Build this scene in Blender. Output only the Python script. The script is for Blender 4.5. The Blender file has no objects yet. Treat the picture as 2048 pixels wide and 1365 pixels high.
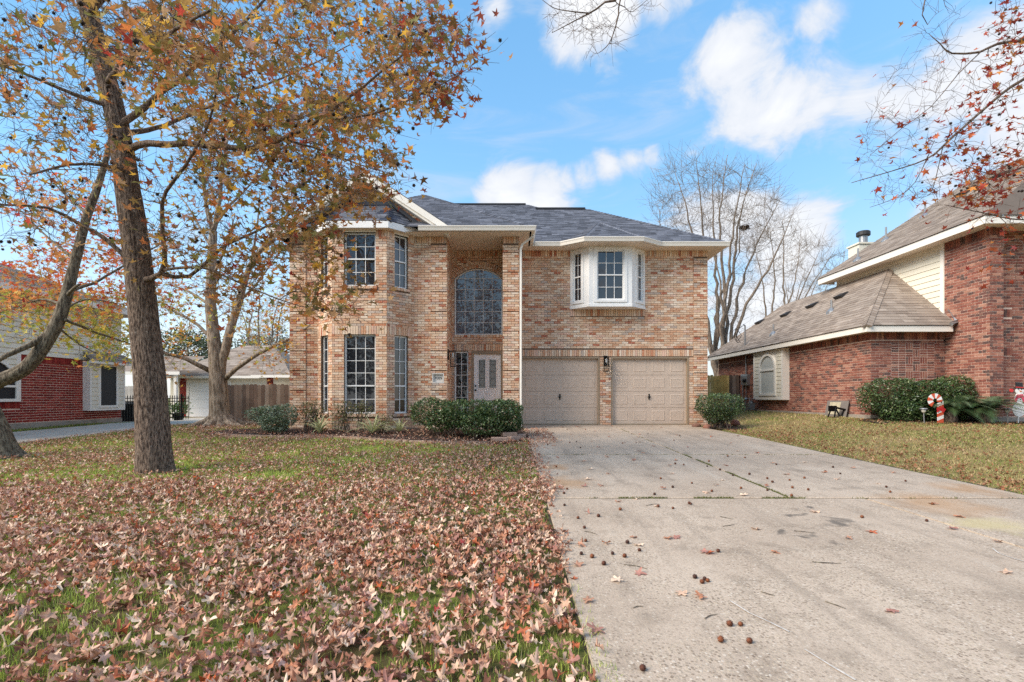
import bpy, math, random
import numpy as np
from mathutils import Matrix, Vector, noise as mnoise

SC = bpy.context.scene
COL = SC.collection
R = math.radians
random.seed(7)
rng = np.random.default_rng(7)

# ------------------------------------------------------------------ camera
F, CX, HY, HC = 1000.0, 1024.0, 795.0, 0.873      # focal length (px), centre, horizon row, eye height
cam = bpy.data.cameras.new('camera')
cam.sensor_width = 36.0
cam.lens = F / 2048.0 * 36.0
cam.shift_y = (HY - 682.5) / 2048.0
cam.clip_start, cam.clip_end = 0.05, 3000.0
camo = bpy.data.objects.new('camera', cam)
camo.location = (0, 0, HC)
camo.rotation_euler = (R(90), 0, 0)
COL.objects.link(camo)
SC.camera = camo

# ------------------------------------------------------------------ light
SUN_ROT, SUN_EL = 118.0, 38.0
sun = bpy.data.lights.new('sun', 'SUN')
sun.energy, sun.angle, sun.color = 2.0, R(40), (1.0, 0.91, 0.80)
suno = bpy.data.objects.new('sun', sun)
sd = Vector((-math.sin(R(SUN_ROT)) * math.cos(R(SUN_EL)), math.cos(R(SUN_ROT)) * math.cos(R(SUN_EL)), math.sin(R(SUN_EL))))
suno.rotation_euler = sd.to_track_quat('Z', 'Y').to_euler()
COL.objects.link(suno)
SC.view_settings.view_transform = 'Standard'
SC.view_settings.look = 'None'
SC.view_settings.exposure = 1.57
SC.view_settings.gamma = 1.0
SC.cycles.use_denoising = False


def pix(x, y, Y):
    """a point at depth Y on the line of sight of photo pixel (x, y)"""
    return Vector(((x - CX) / F * Y, Y, HC + (HY - y) / F * Y))


def build_world():
    w = bpy.data.worlds.new('World')
    SC.world = w
    w.use_nodes = True
    nt = w.node_tree
    N, L = nt.nodes, nt.links
    N.clear()
    def nd(t, **k):
        n = N.new(t)
        for a, b in k.items():
            setattr(n, a, b)
        return n
    def math_(op, a, b=None, c=None, clamp=False):
        n = nd('ShaderNodeMath', operation=op, use_clamp=clamp)
        for i, v in enumerate((a, b, c)):
            if v is None:
                continue
            if isinstance(v, (int, float)):
                n.inputs[i].default_value = v
            else:
                L.new(v, n.inputs[i])
        return n.outputs[0]
    sky = nd('ShaderNodeTexSky', sky_type='NISHITA')
    sky.sun_disc = False
    sky.sun_elevation, sky.sun_rotation = R(SUN_EL), R(SUN_ROT)
    sky.air_density, sky.dust_density, sky.ozone_density = 1.0, 0.4, 1.0
    sky.altitude = 100
    tc = nd('ShaderNodeTexCoord')
    d = tc.outputs['Generated']
    def fbm(scale, detail, rough, dist, off):
        mp = nd('ShaderNodeMapping')
        mp.inputs['Location'].default_value = off
        mp.inputs['Scale'].default_value = (1, 1, 1.6)
        L.new(d, mp.inputs['Vector'])
        n = nd('ShaderNodeTexNoise')
        n.inputs['Scale'].default_value = scale
        n.inputs['Detail'].default_value = detail
        n.inputs['Roughness'].default_value = rough
        n.inputs['Distortion'].default_value = dist
        L.new(mp.outputs[0], n.inputs['Vector'])
        return n.outputs['Fac']
    n1 = fbm(4.2, 10.0, 0.55, 0.35, (3.1, 1.7, 0.4))
    n2 = fbm(7.5, 12.0, 0.60, 0.6, (0.3, 5.7, 2.4))
    acc = None
    blobs = [(1470, 120, 100, .26), (1500, 190, 120, .30), (1590, 225, 130, .32), (1400, 185, 60, .20), (1700, 235, 110, .28), (1790, 215, 120, .28), (1880, 180, 130, .30), (1970, 150, 150, .32), (2090, 200, 170, .3),
             (1640, 45, 60, .24), (1010, 375, 95, .34), (1085, 380, 70, .28), (1130, 358, 45, .22), (1172, 346, 46, .24), (1215, 332, 48, .26), (1258, 316, 44, .24), (1298, 306, 34, .2), (930, 375, 60, .22),
             (1400, 470, 95, .34), (1490, 440, 110, .36), (1580, 480, 110, .34), (1400, 285, 45, .16),
             (985, 20, 70, .26), (1190, 5, 120, .36), (1330, -10, 90, .28), (1900, 400, 90, .25),
             (560, 600, 200, .20), (400, 650, 220, .16), (1500, 640, 160, .26)]
    for (x, y, r, s) in blobs:
        v = Vector(((x - CX) / F, 1.0, (HY - y) / F))
        rad = r / F / v.length * 1.6
        v.normalize()
        vm = nd('ShaderNodeVectorMath', operation='DISTANCE')
        L.new(d, vm.inputs[0])
        vm.inputs[1].default_value = v
        m = nd('ShaderNodeMapRange', interpolation_type='SMOOTHSTEP')
        L.new(vm.outputs['Value'], m.inputs[0])
        m.inputs[1].default_value = rad * 1.15
        m.inputs[2].default_value = 0.0
        m.inputs[3].default_value = 0.0
        m.inputs[4].default_value = s * 1.15
        acc = m.outputs[0] if acc is None else math_('MAXIMUM', acc, m.outputs[0])
    base = math_('ADD', math_('MULTIPLY', n1, 0.44), math_('MULTIPLY', n2, 0.52))
    sep = nd('ShaderNodeSeparateXYZ')
    L.new(d, sep.inputs[0])
    # unseen cumulus goes on behind, with cover added there to whiten the fill light
    back = nd('ShaderNodeMapRange', interpolation_type='SMOOTHSTEP')
    L.new(sep.outputs['Y'], back.inputs[0])
    back.inputs[1].default_value, back.inputs[2].default_value = 0.45, -0.1
    back.inputs[3].default_value, back.inputs[4].default_value = 0.0, 0.12
    acc = math_('MAXIMUM', acc, back.outputs[0])
    cov = math_('ADD', base, acc)
    dens = nd('ShaderNodeMapRange', interpolation_type='SMOOTHSTEP')
    L.new(cov, dens.inputs[0])
    dens.inputs[1].default_value, dens.inputs[2].default_value = 0.62, 0.785
    up = nd('ShaderNodeMapRange')
    L.new(sep.outputs['Z'], up.inputs[0])
    up.inputs[1].default_value, up.inputs[2].default_value = -0.02, 0.06
    fac = math_('MULTIPLY', dens.outputs[0], up.outputs[0], clamp=True)
    fac = math_('MULTIPLY', fac, 0.95)
    mp3 = nd('ShaderNodeMapping')
    mp3.inputs['Rotation'].default_value = (0.2, 0.45, 0.3)
    mp3.inputs['Scale'].default_value = (1.2, 1.2, 7.0)
    L.new(d, mp3.inputs['Vector'])
    n3 = nd('ShaderNodeTexNoise')
    n3.inputs['Scale'].default_value, n3.inputs['Detail'].default_value, n3.inputs['Roughness'].default_value, n3.inputs['Distortion'].default_value = 2.4, 9.0, 0.62, 0.8
    L.new(mp3.outputs[0], n3.inputs['Vector'])
    ci = nd('ShaderNodeMapRange', interpolation_type='SMOOTHSTEP')
    L.new(n3.outputs['Fac'], ci.inputs[0])
    ci.inputs[1].default_value, ci.inputs[2].default_value, ci.inputs[4].default_value = 0.50, 0.80, 0.42
    fac = math_('MAXIMUM', fac, ci.outputs[0])
    hz = nd('ShaderNodeMapRange', interpolation_type='SMOOTHSTEP')
    L.new(sep.outputs['Z'], hz.inputs[0])
    hz.inputs[1].default_value, hz.inputs[2].default_value = 0.36, -0.06
    hz.inputs[3].default_value, hz.inputs[4].default_value = 0.0, 0.8
    fac = math_('MAXIMUM', fac, hz.outputs[0])
    ramp = nd('ShaderNodeValToRGB')
    L.new(cov, ramp.inputs[0])
    e = ramp.color_ramp.elements
    e[0].position, e[0].color = 0.68, (2.0, 2.14, 2.42, 1)
    e[1].position, e[1].color = 0.90, (2.85, 2.85, 2.87, 1)
    hs = nd('ShaderNodeHueSaturation')
    hs.inputs['Saturation'].default_value = 1.85
    hs.inputs['Hue'].default_value = 0.496
    hs.inputs['Value'].default_value = 1.55
    gm = nd('ShaderNodeGamma')
    gm.inputs['Gamma'].default_value = 0.5
    L.new(sky.outputs[0], gm.inputs['Color'])
    L.new(gm.outputs[0], hs.inputs['Color'])
    mix = nd('ShaderNodeMix', data_type='RGBA')
    L.new(fac, mix.inputs['Factor'])
    L.new(hs.outputs[0], mix.inputs['A'])
    L.new(ramp.outputs[0], mix.inputs['B'])
    bg = nd('ShaderNodeBackground')
    bg.inputs['Strength'].default_value = 0.125
    L.new(mix.outputs['Result'], bg.inputs['Color'])
    out = nd('ShaderNodeOutputWorld')
    L.new(bg.outputs[0], out.inputs[0])
build_world()

# ------------------------------------------------------------------ helpers
def S(r, g, b):
    f = lambda c: (c / 255 / 12.92) if c <= 10 else ((c / 255 + 0.055) / 1.055) ** 2.4
    return (f(r), f(g), f(b))


def tag(o, label=None, cat=None, group=None, kind=None):
    if label: o['label'] = label
    if cat: o['category'] = cat
    if group: o['group'] = group
    if kind: o['kind'] = kind
    return o


def empty(name, loc, label, cat, group=None):
    o = bpy.data.objects.new(name, None)
    o.location = loc
    o.empty_display_size = 0.2
    COL.objects.link(o)
    return tag(o, label, cat, group)


def link(o, parent=None):
    COL.objects.link(o)
    if parent is not None:
        o.parent = parent
        if parent.type == 'EMPTY':
            o.matrix_parent_inverse = Matrix.Translation(-Vector(parent.location))
    return o


def smoothmesh(me):
    me.polygons.foreach_set('use_smooth', np.ones(len(me.polygons), dtype=bool))


def setcol(me, cols):
    c = np.asarray(cols, dtype=np.float32)
    if c.shape[1] == 3:
        c = np.concatenate([c, np.ones((len(c), 1), np.float32)], 1)
    at = me.attributes.new('Col', 'FLOAT_COLOR', 'POINT')
    at.data.foreach_set('color', c.ravel())


def mesh_from(name, V, Fc, mat, cols=None, smooth=False):
    me = bpy.data.meshes.new(name)
    me.from_pydata([tuple(v) for v in V], [], Fc)
    if cols is not None:
        setcol(me, cols)
    if mat: me.materials.append(mat)
    if smooth: smoothmesh(me)
    me.update()
    return me


def np_mesh(name, V, T, mat, cols=None, smooth=False):
    me = bpy.data.meshes.new(name)
    V = np.ascontiguousarray(V, dtype=np.float32); T = np.ascontiguousarray(T, dtype=np.int32)
    me.vertices.add(len(V)); me.vertices.foreach_set('co', V.ravel())
    me.loops.add(T.size); me.loops.foreach_set('vertex_index', T.ravel())
    me.polygons.add(len(T))
    me.polygons.foreach_set('loop_start', np.arange(0, T.size, 3, dtype=np.int32))
    if cols is not None: setcol(me, cols)
    me.materials.append(mat)
    if smooth: smoothmesh(me)
    me.update(calc_edges=True)
    return me


def add(name, me, parent=None):
    return link(bpy.data.objects.new(name, me), parent)


class MB:
    def __init__(s):
        s.V, s.F, s.C = [], [], []
    def poly(s, pts, col=None):
        b = len(s.V); s.V += [tuple(p) for p in pts]; s.F.append(list(range(b, b + len(pts))))
        s.C += [col or (1, 1, 1)] * len(pts)
    def prism(s, bot, top, col=None, caps=True):
        b = len(s.V); n = len(bot)
        s.V += [tuple(p) for p in bot] + [tuple(p) for p in top]; s.C += [col or (1, 1, 1)] * (2 * n)
        for i in range(n):
            j = (i + 1) % n
            s.F.append([b + i, b + j, b + n + j, b + n + i])
        if caps:
            s.F.append([b + i for i in reversed(range(n))]); s.F.append([b + n + i for i in range(n)])
    def box(s, a, b, M=None, col=None):
        (x0, y0, z0), (x1, y1, z1) = a, b
        q = [(x0, y0), (x1, y0), (x1, y1), (x0, y1)]
        bot = [Vector((x, y, z0)) for x, y in q]; top = [Vector((x, y, z1)) for x, y in q]
        if M is not None:
            bot = [M @ p for p in bot]; top = [M @ p for p in top]
        s.prism(bot, top, col)
        return s
    def tube(s, pts, rad, n=6, col=None, cap=True):
        pts = [Vector(p) for p in pts]
        if isinstance(rad, (int, float)): rad = [rad] * len(pts)
        b = len(s.V); m = len(pts)
        ref = Vector((0.31, 0.17, 0.93)).normalized()
        for i, p in enumerate(pts):
            t = (pts[min(i + 1, m - 1)] - pts[max(i - 1, 0)])
            t = t.normalized() if t.length > 1e-9 else Vector((0, 0, 1))
            a = t.cross(ref)
            if a.length < 0.08: a = t.cross(Vector((1, 0, 0)))
            a.normalize(); c = t.cross(a)
            for k in range(n):
                w = 2 * math.pi * k / n
                s.V.append(tuple(p + (a * math.cos(w) + c * math.sin(w)) * rad[i]))
                s.C.append(col or (1, 1, 1))
        for i in range(m - 1):
            for k in range(n):
                k2 = (k + 1) % n
                s.F.append([b + i * n + k, b + i * n + k2, b + (i + 1) * n + k2, b + (i + 1) * n + k])
        if cap:
            s.F.append([b + k for k in reversed(range(n))]); s.F.append([b + (m - 1) * n + k for k in range(n)])
        return s
    def lathe(s, c, prof, n=16, col=None, axis=None):
        b = len(s.V); c = Vector(c)
        for (r, z) in prof:
            for k in range(n):
                w = 2 * math.pi * k / n
                p = Vector((r * math.cos(w), r * math.sin(w), z))
                if axis is not None: p = axis @ p
                s.V.append(tuple(c + p)); s.C.append(col or (1, 1, 1))
        for i in range(len(prof) - 1):
            for k in range(n):
                k2 = (k + 1) % n
                s.F.append([b + i * n + k, b + i * n + k2, b + (i + 1) * n + k2, b + (i + 1) * n + k])
        s.F.append([b + k for k in reversed(range(n))]); s.F.append([b + (len(prof) - 1) * n + k for k in range(n)])
        return s
    def build(s, name, mat, parent=None, smooth=False, col=False):
        return add(name, mesh_from(name, s.V, s.F, mat, s.C if col else None, smooth), parent)


def frame(O, u, v=(0, 0, 1)):
    """local x along u, local y along v, local z outward (u x v)"""
    u = Vector(u).normalized(); v = Vector(v).normalized(); n = u.cross(v)
    M = Matrix.Identity(4)
    for i in range(3):
        M[i][0], M[i][1], M[i][2], M[i][3] = u[i], v[i], n[i], O[i]
    return M

# ------------------------------------------------------------------ materials
def newmat(name):
    m = bpy.data.materials.new(name); m.use_nodes = True
    nt = m.node_tree
    return m, nt, nt.nodes, nt.links, nt.nodes['Principled BSDF']


def noise_node(N, L, scale, detail=4, rough=0.55, vec=None, stretch=None):
    n = N.new('ShaderNodeTexNoise')
    n.inputs['Scale'].default_value = scale; n.inputs['Detail'].default_value = detail; n.inputs['Roughness'].default_value = rough
    if vec is None:
        g = N.new('ShaderNodeNewGeometry'); vec = g.outputs['Position']
    if stretch:
        mp = N.new('ShaderNodeMapping'); mp.inputs['Scale'].default_value = stretch
        L.new(vec, mp.inputs['Vector']); vec = mp.outputs[0]
    L.new(vec, n.inputs['Vector'])
    return n.outputs['Fac']


def mapr(N, L, src, a, b, c, d, smooth=False):
    m = N.new('ShaderNodeMapRange')
    if smooth: m.interpolation_type = 'SMOOTHSTEP'
    L.new(src, m.inputs[0])
    for i, v in enumerate((a, b, c, d)): m.inputs[i + 1].default_value = v
    return m.outputs[0]


def mixc(N, L, fac, A, B, mode='MIX'):
    m = N.new('ShaderNodeMix'); m.data_type = 'RGBA'; m.blend_type = mode
    for s, v in (('Factor', fac), ('A', A), ('B', B)):
        if hasattr(v, 'is_output'): L.new(v, m.inputs[s])
        elif s == 'Factor': m.inputs[s].default_value = v
        else: m.inputs[s].default_value = (*v[:3], 1)
    return m.outputs['Result']


def bump(N, L, B, src, strength, dist):
    b = N.new('ShaderNodeBump'); b.inputs['Strength'].default_value = strength; b.inputs['Distance'].default_value = dist
    L.new(src, b.inputs['Height']); L.new(b.outputs[0], B.inputs['Normal'])


def gray(N, L, f):
    c = N.new('ShaderNodeCombineColor')
    for i in range(3): L.new(f, c.inputs[i])
    return c.outputs[0]


def mat_plain(name, col, rough=0.6, var=0.12, scale=6.0, bmp=0.0, metal=0.0, dirt=None, attr=False, fine=None, spec=0.5):
    """paint-like surface: colour with soft large and fine variation, optional dirt colour and bump"""
    m, nt, N, L, B = newmat(name)
    if attr:
        a = N.new('ShaderNodeAttribute'); a.attribute_name = 'Col'; base = a.outputs['Color']
    else:
        base = (*col, 1)
    f1 = noise_node(N, L, scale, 5)
    c = mixc(N, L, 1.0, base, gray(N, L, mapr(N, L, f1, 0.3, 0.7, 1 - var, 1 + var)), 'MULTIPLY')
    if fine:
        f2 = noise_node(N, L, fine[0], 3)
        c = mixc(N, L, 1.0, c, gray(N, L, mapr(N, L, f2, 0.3, 0.7, 1 - fine[1], 1 + fine[1])), 'MULTIPLY')
        if bmp: bump(N, L, B, f2, bmp, 0.01)
    elif bmp: bump(N, L, B, f1, bmp, 0.01)
    if dirt:
        f3 = noise_node(N, L, dirt[1], 6, 0.65)
        c = mixc(N, L, mapr(N, L, f3, 0.52, 0.75, 0, dirt[2], True), c, dirt[0])
    L.new(c, B.inputs['Base Color'])
    B.inputs['Roughness'].default_value = rough; B.inputs['Metallic'].default_value = metal
    B.inputs['Specular IOR Level'].default_value = spec
    return m


def mat_brick(name, wash, washamt, sc=26.0, drift=None):
    """brick face: per-brick colour from the mesh, a patchy mineral wash, sand grain"""
    m, nt, N, L, B = newmat(name)
    a = N.new('ShaderNodeAttribute'); a.attribute_name = 'Col'
    f1 = noise_node(N, L, sc, 5, 0.62)
    c = mixc(N, L, mapr(N, L, f1, 0.47, 0.66, 0, washamt, True), a.outputs['Color'], wash)
    if drift:
        f4 = noise_node(N, L, 2.6, 5, 0.6, stretch=(1, 1, 3.2))
        c = mixc(N, L, mapr(N, L, f4, 0.46, 0.68, 0, drift[1], True), c, drift[0])
        f5 = noise_node(N, L, 44, 4, 0.6)
        c = mixc(N, L, mapr(N, L, f5, 0.54, 0.68, 0, .6, True), c, drift[2])
    f2 = noise_node(N, L, 90, 4, 0.7)
    c = mixc(N, L, 1.0, c, gray(N, L, mapr(N, L, f2, 0.25, 0.75, 0.72, 1.25)), 'MULTIPLY')
    f3 = noise_node(N, L, 1.1, 4)
    c = mixc(N, L, 1.0, c, gray(N, L, mapr(N, L, f3, 0.3, 0.7, 0.9, 1.08)), 'MULTIPLY')
    L.new(c, B.inputs['Base Color'])
    B.inputs['Roughness'].default_value = 0.9; B.inputs['Specular IOR Level'].default_value = 0.2
    bump(N, L, B, f2, 0.5, 0.006)
    return m


def mat_leaf(name, trans=0.35, rough=0.5, spec=0.3, var=0.25, scale=60):
    m, nt, N, L, B = newmat(name)
    a = N.new('ShaderNodeAttribute'); a.attribute_name = 'Col'
    f = noise_node(N, L, scale, 3)
    c = mixc(N, L, 1.0, a.outputs['Color'], gray(N, L, mapr(N, L, f, 0.3, 0.7, 1 - var, 1 + var)), 'MULTIPLY')
    L.new(c, B.inputs['Base Color'])
    B.inputs['Roughness'].default_value = rough; B.inputs['Specular IOR Level'].default_value = spec
    t = N.new('ShaderNodeBsdfTranslucent'); L.new(c, t.inputs[0])
    mx = N.new('ShaderNodeMixShader'); mx.inputs[0].default_value = trans
    L.new(B.outputs[0], mx.inputs[1]); L.new(t.outputs[0], mx.inputs[2])
    L.new(mx.outputs[0], N['Material Output'].inputs[0])
    return m


def mat_glass(name, col, ior=1.9, rough=0.015):
    m, nt, N, L, B = newmat(name)
    B.inputs['Base Color'].default_value = (*col, 1)
    B.inputs['Roughness'].default_value = rough
    B.inputs['IOR'].default_value = ior
    f = noise_node(N, L, 2.2, 2)
    bump(N, L, B, f, 0.06, 0.02)
    return m


def mat_bark(name, dark, light, moss=None, stretch=(9, 9, 1.6), lichen=0.35, bstr=0.6):
    m, nt, N, L, B = newmat(name)
    a = N.new('ShaderNodeAttribute'); a.attribute_name = 'Col'
    f1 = noise_node(N, L, 3.0, 6, 0.65, stretch=stretch)
    f2 = noise_node(N, L, 22, 4, 0.6)
    c = mixc(N, L, mapr(N, L, f1, 0.36, 0.64, 0, 1, True), dark, light)
    c = mixc(N, L, 1.0, c, a.outputs['Color'], 'MULTIPLY')
    if moss:
        c = mixc(N, L, mapr(N, L, f2, 0.60, 0.72, 0, lichen, True), c, moss)
    L.new(c, B.inputs['Base Color'])
    B.inputs['Roughness'].default_value = 0.92; B.inputs['Specular IOR Level'].default_value = 0.15
    bump(N, L, B, f1, bstr, 0.03)
    return m

# ------------------------------------------------------------------ pieces laid on planes (bricks, shingles)
def clip(poly, planes):
    for (a, b, c) in planes:             # keep a*x + b*y <= c
        out = []
        for i, p in enumerate(poly):
            q = poly[(i + 1) % len(poly)]
            dp, dq = a * p[0] + b * p[1] - c, a * q[0] + b * q[1] - c
            if dp <= 1e-9: out.append(p)
            if (dp < -1e-9 and dq > 1e-9) or (dp > 1e-9 and dq < -1e-9):
                t = dp / (dp - dq); out.append((p[0] + (q[0] - p[0]) * t, p[1] + (q[1] - p[1]) * t))
        poly = out
        if len(poly) < 3: return []
    return poly


def planes_of(poly):
    ar = sum(poly[i][0] * poly[(i + 1) % len(poly)][1] - poly[(i + 1) % len(poly)][0] * poly[i][1] for i in range(len(poly)))
    if ar < 0: poly = poly[::-1]
    out = []
    for i, p in enumerate(poly):
        q = poly[(i + 1) % len(poly)]
        a, b = q[1] - p[1], -(q[0] - p[0])
        out.append((a, b, a * p[0] + b * p[1]))
    return out


class Pieces:
    def __init__(s): s.items = []
    def put(s, M, poly, h0, h1, base, ci, pal, key=None):
        s.items.append((M, poly, h0, h1, base, ci, pal, key))
    @staticmethod
    def geo(poly, h0, h1, base):
        v0 = min(p[1] for p in poly); v1 = max(p[1] for p in poly); dv = max(v1 - v0, 1e-6)
        top = [Vector((p[0], p[1], h0 + (h1 - h0) * (p[1] - v0) / dv)) for p in poly]
        bot = [Vector((p[0], p[1], base)) for p in poly]
        return bot, top
    def build(s, parent, name, stuff, mat, nobj=300, zmin=-9, jit=0.10, ok=None):
        cand = []
        eye = Vector((0, 0, HC))
        for i, it in enumerate(s.items):
            if it[7] is None: continue
            c = it[0] @ Vector((it[1][0][0], it[1][0][1], 0))
            n = it[0].to_3x3() @ Vector((0, 0, 1))
            d = eye - c
            if c.z < zmin or n.dot(d) <= 0.03 * d.length: continue
            x = CX + F * c.x / c.y if c.y > 0.1 else -1e4
            if not (0 < x < 2048): continue
            if ok and not ok(x, HY - F * (c.z - HC) / c.y, c): continue
            cand.append((d.length / max(n.dot(d) / d.length, .2) ** .5, i))
        cand.sort()
        chosen = {i for _, i in cand[:nobj]}
        cache = {}
        mb = MB()
        for i, (M, poly, h0, h1, base, ci, pal, key) in enumerate(s.items):
            if i in chosen:
                k = (key, ci)
                ox, oy = poly[0]
                if k not in cache:
                    bot, top = s.geo([(p[0] - ox, p[1] - oy) for p in poly], h0, h1, base)
                    b = MB(); b.prism(bot, top, pal[ci], True)
                    cache[k] = mesh_from(name, b.V, b.F, mat, b.C)
                o = bpy.data.objects.new(name, cache[k])
                link(o, parent)
                o.matrix_basis = M @ Matrix.Translation((ox, oy, 0))
            else:
                bot, top = s.geo(poly, h0, h1, base)
                f = 1 + random.uniform(-jit, jit)
                mb.prism([M @ p for p in bot], [M @ p for p in top], tuple(x * f for x in pal[ci]), False)
                nb = len(poly); b0 = len(mb.V) - 2 * nb
                mb.F.append([b0 + nb + q for q in range(nb)])
        if mb.V:
            o = mb.build(stuff, mat, parent, col=True)
            o['kind'] = 'stuff'


def pick(w):
    return random.choices(range(len(w)), w)[0]


def brick_field(ps, M, u0, u1, v0, v1, holes, pal, w, course=0.0713, blen=0.205, gap=0.010, proud=0.008, base=0.0, phase=0.0, cl=None):
    j0 = int(math.floor(v0 / course)); j1 = int(math.ceil(v1 / course))
    for j in range(j0, j1):
        a, b = max(v0, j * course + gap / 2), min(v1, (j + 1) * course - gap / 2)
        if b - a < 0.02: continue
        iv = [(u0, u1)]
        for (x0, x1, y0, y1) in holes:
            if min(b, y1) - max(a, y0) > 0.25 * (b - a):
                iv = [r for (p, q) in iv for r in ((p, min(q, x0)), (max(p, x1), q)) if r[1] - r[0] > 1e-4]
        off = phase + (blen / 2 if j % 2 else 0)
        for (p, q) in iv:
            k = math.floor((p - off) / blen)
            x = off + k * blen
            while x < q:
                c, d = max(p + gap / 4, x + gap / 2), min(q - gap / 4, x + blen - gap / 2)
                if d - c > 0.007:
                    pr = proud + random.uniform(-0.0025, 0.003)
                    poly = [(c, a), (d, a), (d, b), (c, b)]
                    full = abs((d - c) - (blen - gap)) < 1e-6 and abs((b - a) - (course - gap)) < 1e-6
                    if cl:
                        pc = clip(poly, cl)
                        full = full and len(pc) == 4 and all(abs(m[0] - n[0]) + abs(m[1] - n[1]) < 1e-9 for m, n in zip(pc, poly))
                        poly = pc
                    if len(poly) >= 3:
                        if full: pr = proud + random.choice((-0.002, 0, 0.002))
                        ps.put(M, poly, pr, pr, base, pick(w), pal, ('b', round(blen, 3), round(pr, 4), base) if full else None)
                x += blen


def soldier(ps, M, u0, u1, v0, v1, pal, w, wid=0.0713, gap=0.010, proud=0.010, base=0.0):
    n = max(1, round((u1 - u0) / wid)); wd = (u1 - u0) / n
    for i in range(n):
        pr = proud + random.uniform(-0.002, 0.003)
        c, d = u0 + i * wd + gap / 2, u0 + (i + 1) * wd - gap / 2
        ps.put(M, [(c, v0 + gap / 2), (d, v0 + gap / 2), (d, v1 - gap / 2), (c, v1 - gap / 2)], pr, pr, base, pick(w), pal, None)


def wall_back(mb, M, u0, u1, v0, v1, holes, depth=0.0, reveal=0.12, col=None):
    us = sorted({u0, u1, *[x for h in holes for x in h[:2] if u0 < x < u1]})
    vs = sorted({v0, v1, *[x for h in holes for x in h[2:4] if v0 < x < v1]})
    for i in range(len(us) - 1):
        for j in range(len(vs) - 1):
            cu, cv = (us[i] + us[i + 1]) / 2, (vs[j] + vs[j + 1]) / 2
            if any(h[0] < cu < h[1] and h[2] < cv < h[3] for h in holes): continue
            mb.poly([M @ Vector(p) for p in ((us[i], vs[j], depth), (us[i + 1], vs[j], depth), (us[i + 1], vs[j + 1], depth), (us[i], vs[j + 1], depth))], col)
    for (a, b, c, d) in [h[:4] for h in holes]:
        a, b, c, d = max(a, u0), min(b, u1), max(c, v0), min(d, v1)
        if b <= a or d <= c: continue
        e = depth - reveal
        for q in (((a, c, depth), (a, d, depth), (a, d, e), (a, c, e)), ((b, c, depth), (b, c, e), (b, d, e), (b, d, depth)),
                  ((a, d, depth), (b, d, depth), (b, d, e), (a, d, e)), ((a, c, depth), (a, c, e), (b, c, e), (b, c, depth))):
            mb.poly([M @ Vector(p) for p in q], col)


def roof_facet(ps, back, pts, pal, w, expo=0.142, thick=0.011, widths=(0.17, 0.24, 0.31, 0.38)):
    """shingle tabs over a convex roof facet; the first two points are the eave, left to right from outside"""
    pts = [Vector(p) for p in pts]
    u = (pts[1] - pts[0]).normalized()
    n = None
    for q in pts[2:]:
        n = u.cross(q - pts[0])
        if n.length > 1e-3: break
    n.normalize()
    if n.z < 0: n = -n
    v = n.cross(u)
    M = frame(pts[0], u, v)
    loc = [((p - pts[0]).dot(u), (p - pts[0]).dot(v)) for p in pts]
    cl = planes_of(loc)
    back.poly([p + n * 0.0 for p in pts])
    v1 = max(p[1] for p in loc); ua = min(p[0] for p in loc); ub = max(p[0] for p in loc)
    j = 0
    while j * expo < v1:
        x = ua - random.uniform(0, 0.3)
        while x < ub:
            wd = random.choice(widths)
            poly = [(x + 0.002, j * expo), (x + wd - 0.002, j * expo), (x + wd - 0.002, (j + 1) * expo), (x + 0.002, (j + 1) * expo)]
            pc = clip(poly, cl)
            if len(pc) >= 3:
                full = len(pc) == 4 and all(abs(m[0] - q[0]) + abs(m[1] - q[1]) < 1e-9 for m, q in zip(pc, poly))
                t = thick + random.choice((0, 0, 0.006))
                ps.put(M, pc, t, 0.004, -0.002, pick(w), pal, ('s', wd, t) if full else None)
            x += wd
        j += 1


def caps(ps, p, q, pal, w, width=0.26, step=0.15, lift=0.018):
    p, q = Vector(p), Vector(q); d = q - p; Ln = d.length; d.normalize()
    side = d.cross(Vector((0, 0, 1))).normalized()
    n = int(Ln / step)
    for sgn in (-1, 1):
        nn = (Vector((0, 0, 1)) * 0.92 + side * sgn * 0.39).normalized()
        s2 = nn.cross(d).normalized()
        M = frame(p, s2 if s2.cross(d).dot(nn) > 0 else -s2, d)
        lo, hi = (0, width / 2) if (M.to_3x3() @ Vector((1, 0, 0))).dot(side * sgn) > 0 else (-width / 2, 0)
        for i in range(n):
            ps.put(M, [(lo, i * step), (hi, i * step), (hi, i * step + step * 1.02), (lo, i * step + step * 1.02)], lift + 0.012, lift, -0.01, pick(w), pal, None)


# ------------------------------------------------------------------ scattered templates
def rand_rot(n, tilt=None):
    """random rotations; tilt limits the angle of the local z from vertical"""
    az = rng.uniform(0, 2 * np.pi, n); sp = rng.uniform(0, 2 * np.pi, n)
    th = np.arccos(rng.uniform(-1, 1, n)) if tilt is None else np.abs(rng.normal(0, tilt, n))
    def rz(a):
        m = np.zeros((n, 3, 3)); m[:, 0, 0] = np.cos(a); m[:, 0, 1] = -np.sin(a); m[:, 1, 0] = np.sin(a); m[:, 1, 1] = np.cos(a); m[:, 2, 2] = 1
        return m
    rx = np.zeros((n, 3, 3)); rx[:, 0, 0] = 1; rx[:, 1, 1] = np.cos(th); rx[:, 1, 2] = -np.sin(th); rx[:, 2, 1] = np.sin(th); rx[:, 2, 2] = np.cos(th)
    return rz(az) @ rx @ rz(sp)


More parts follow.
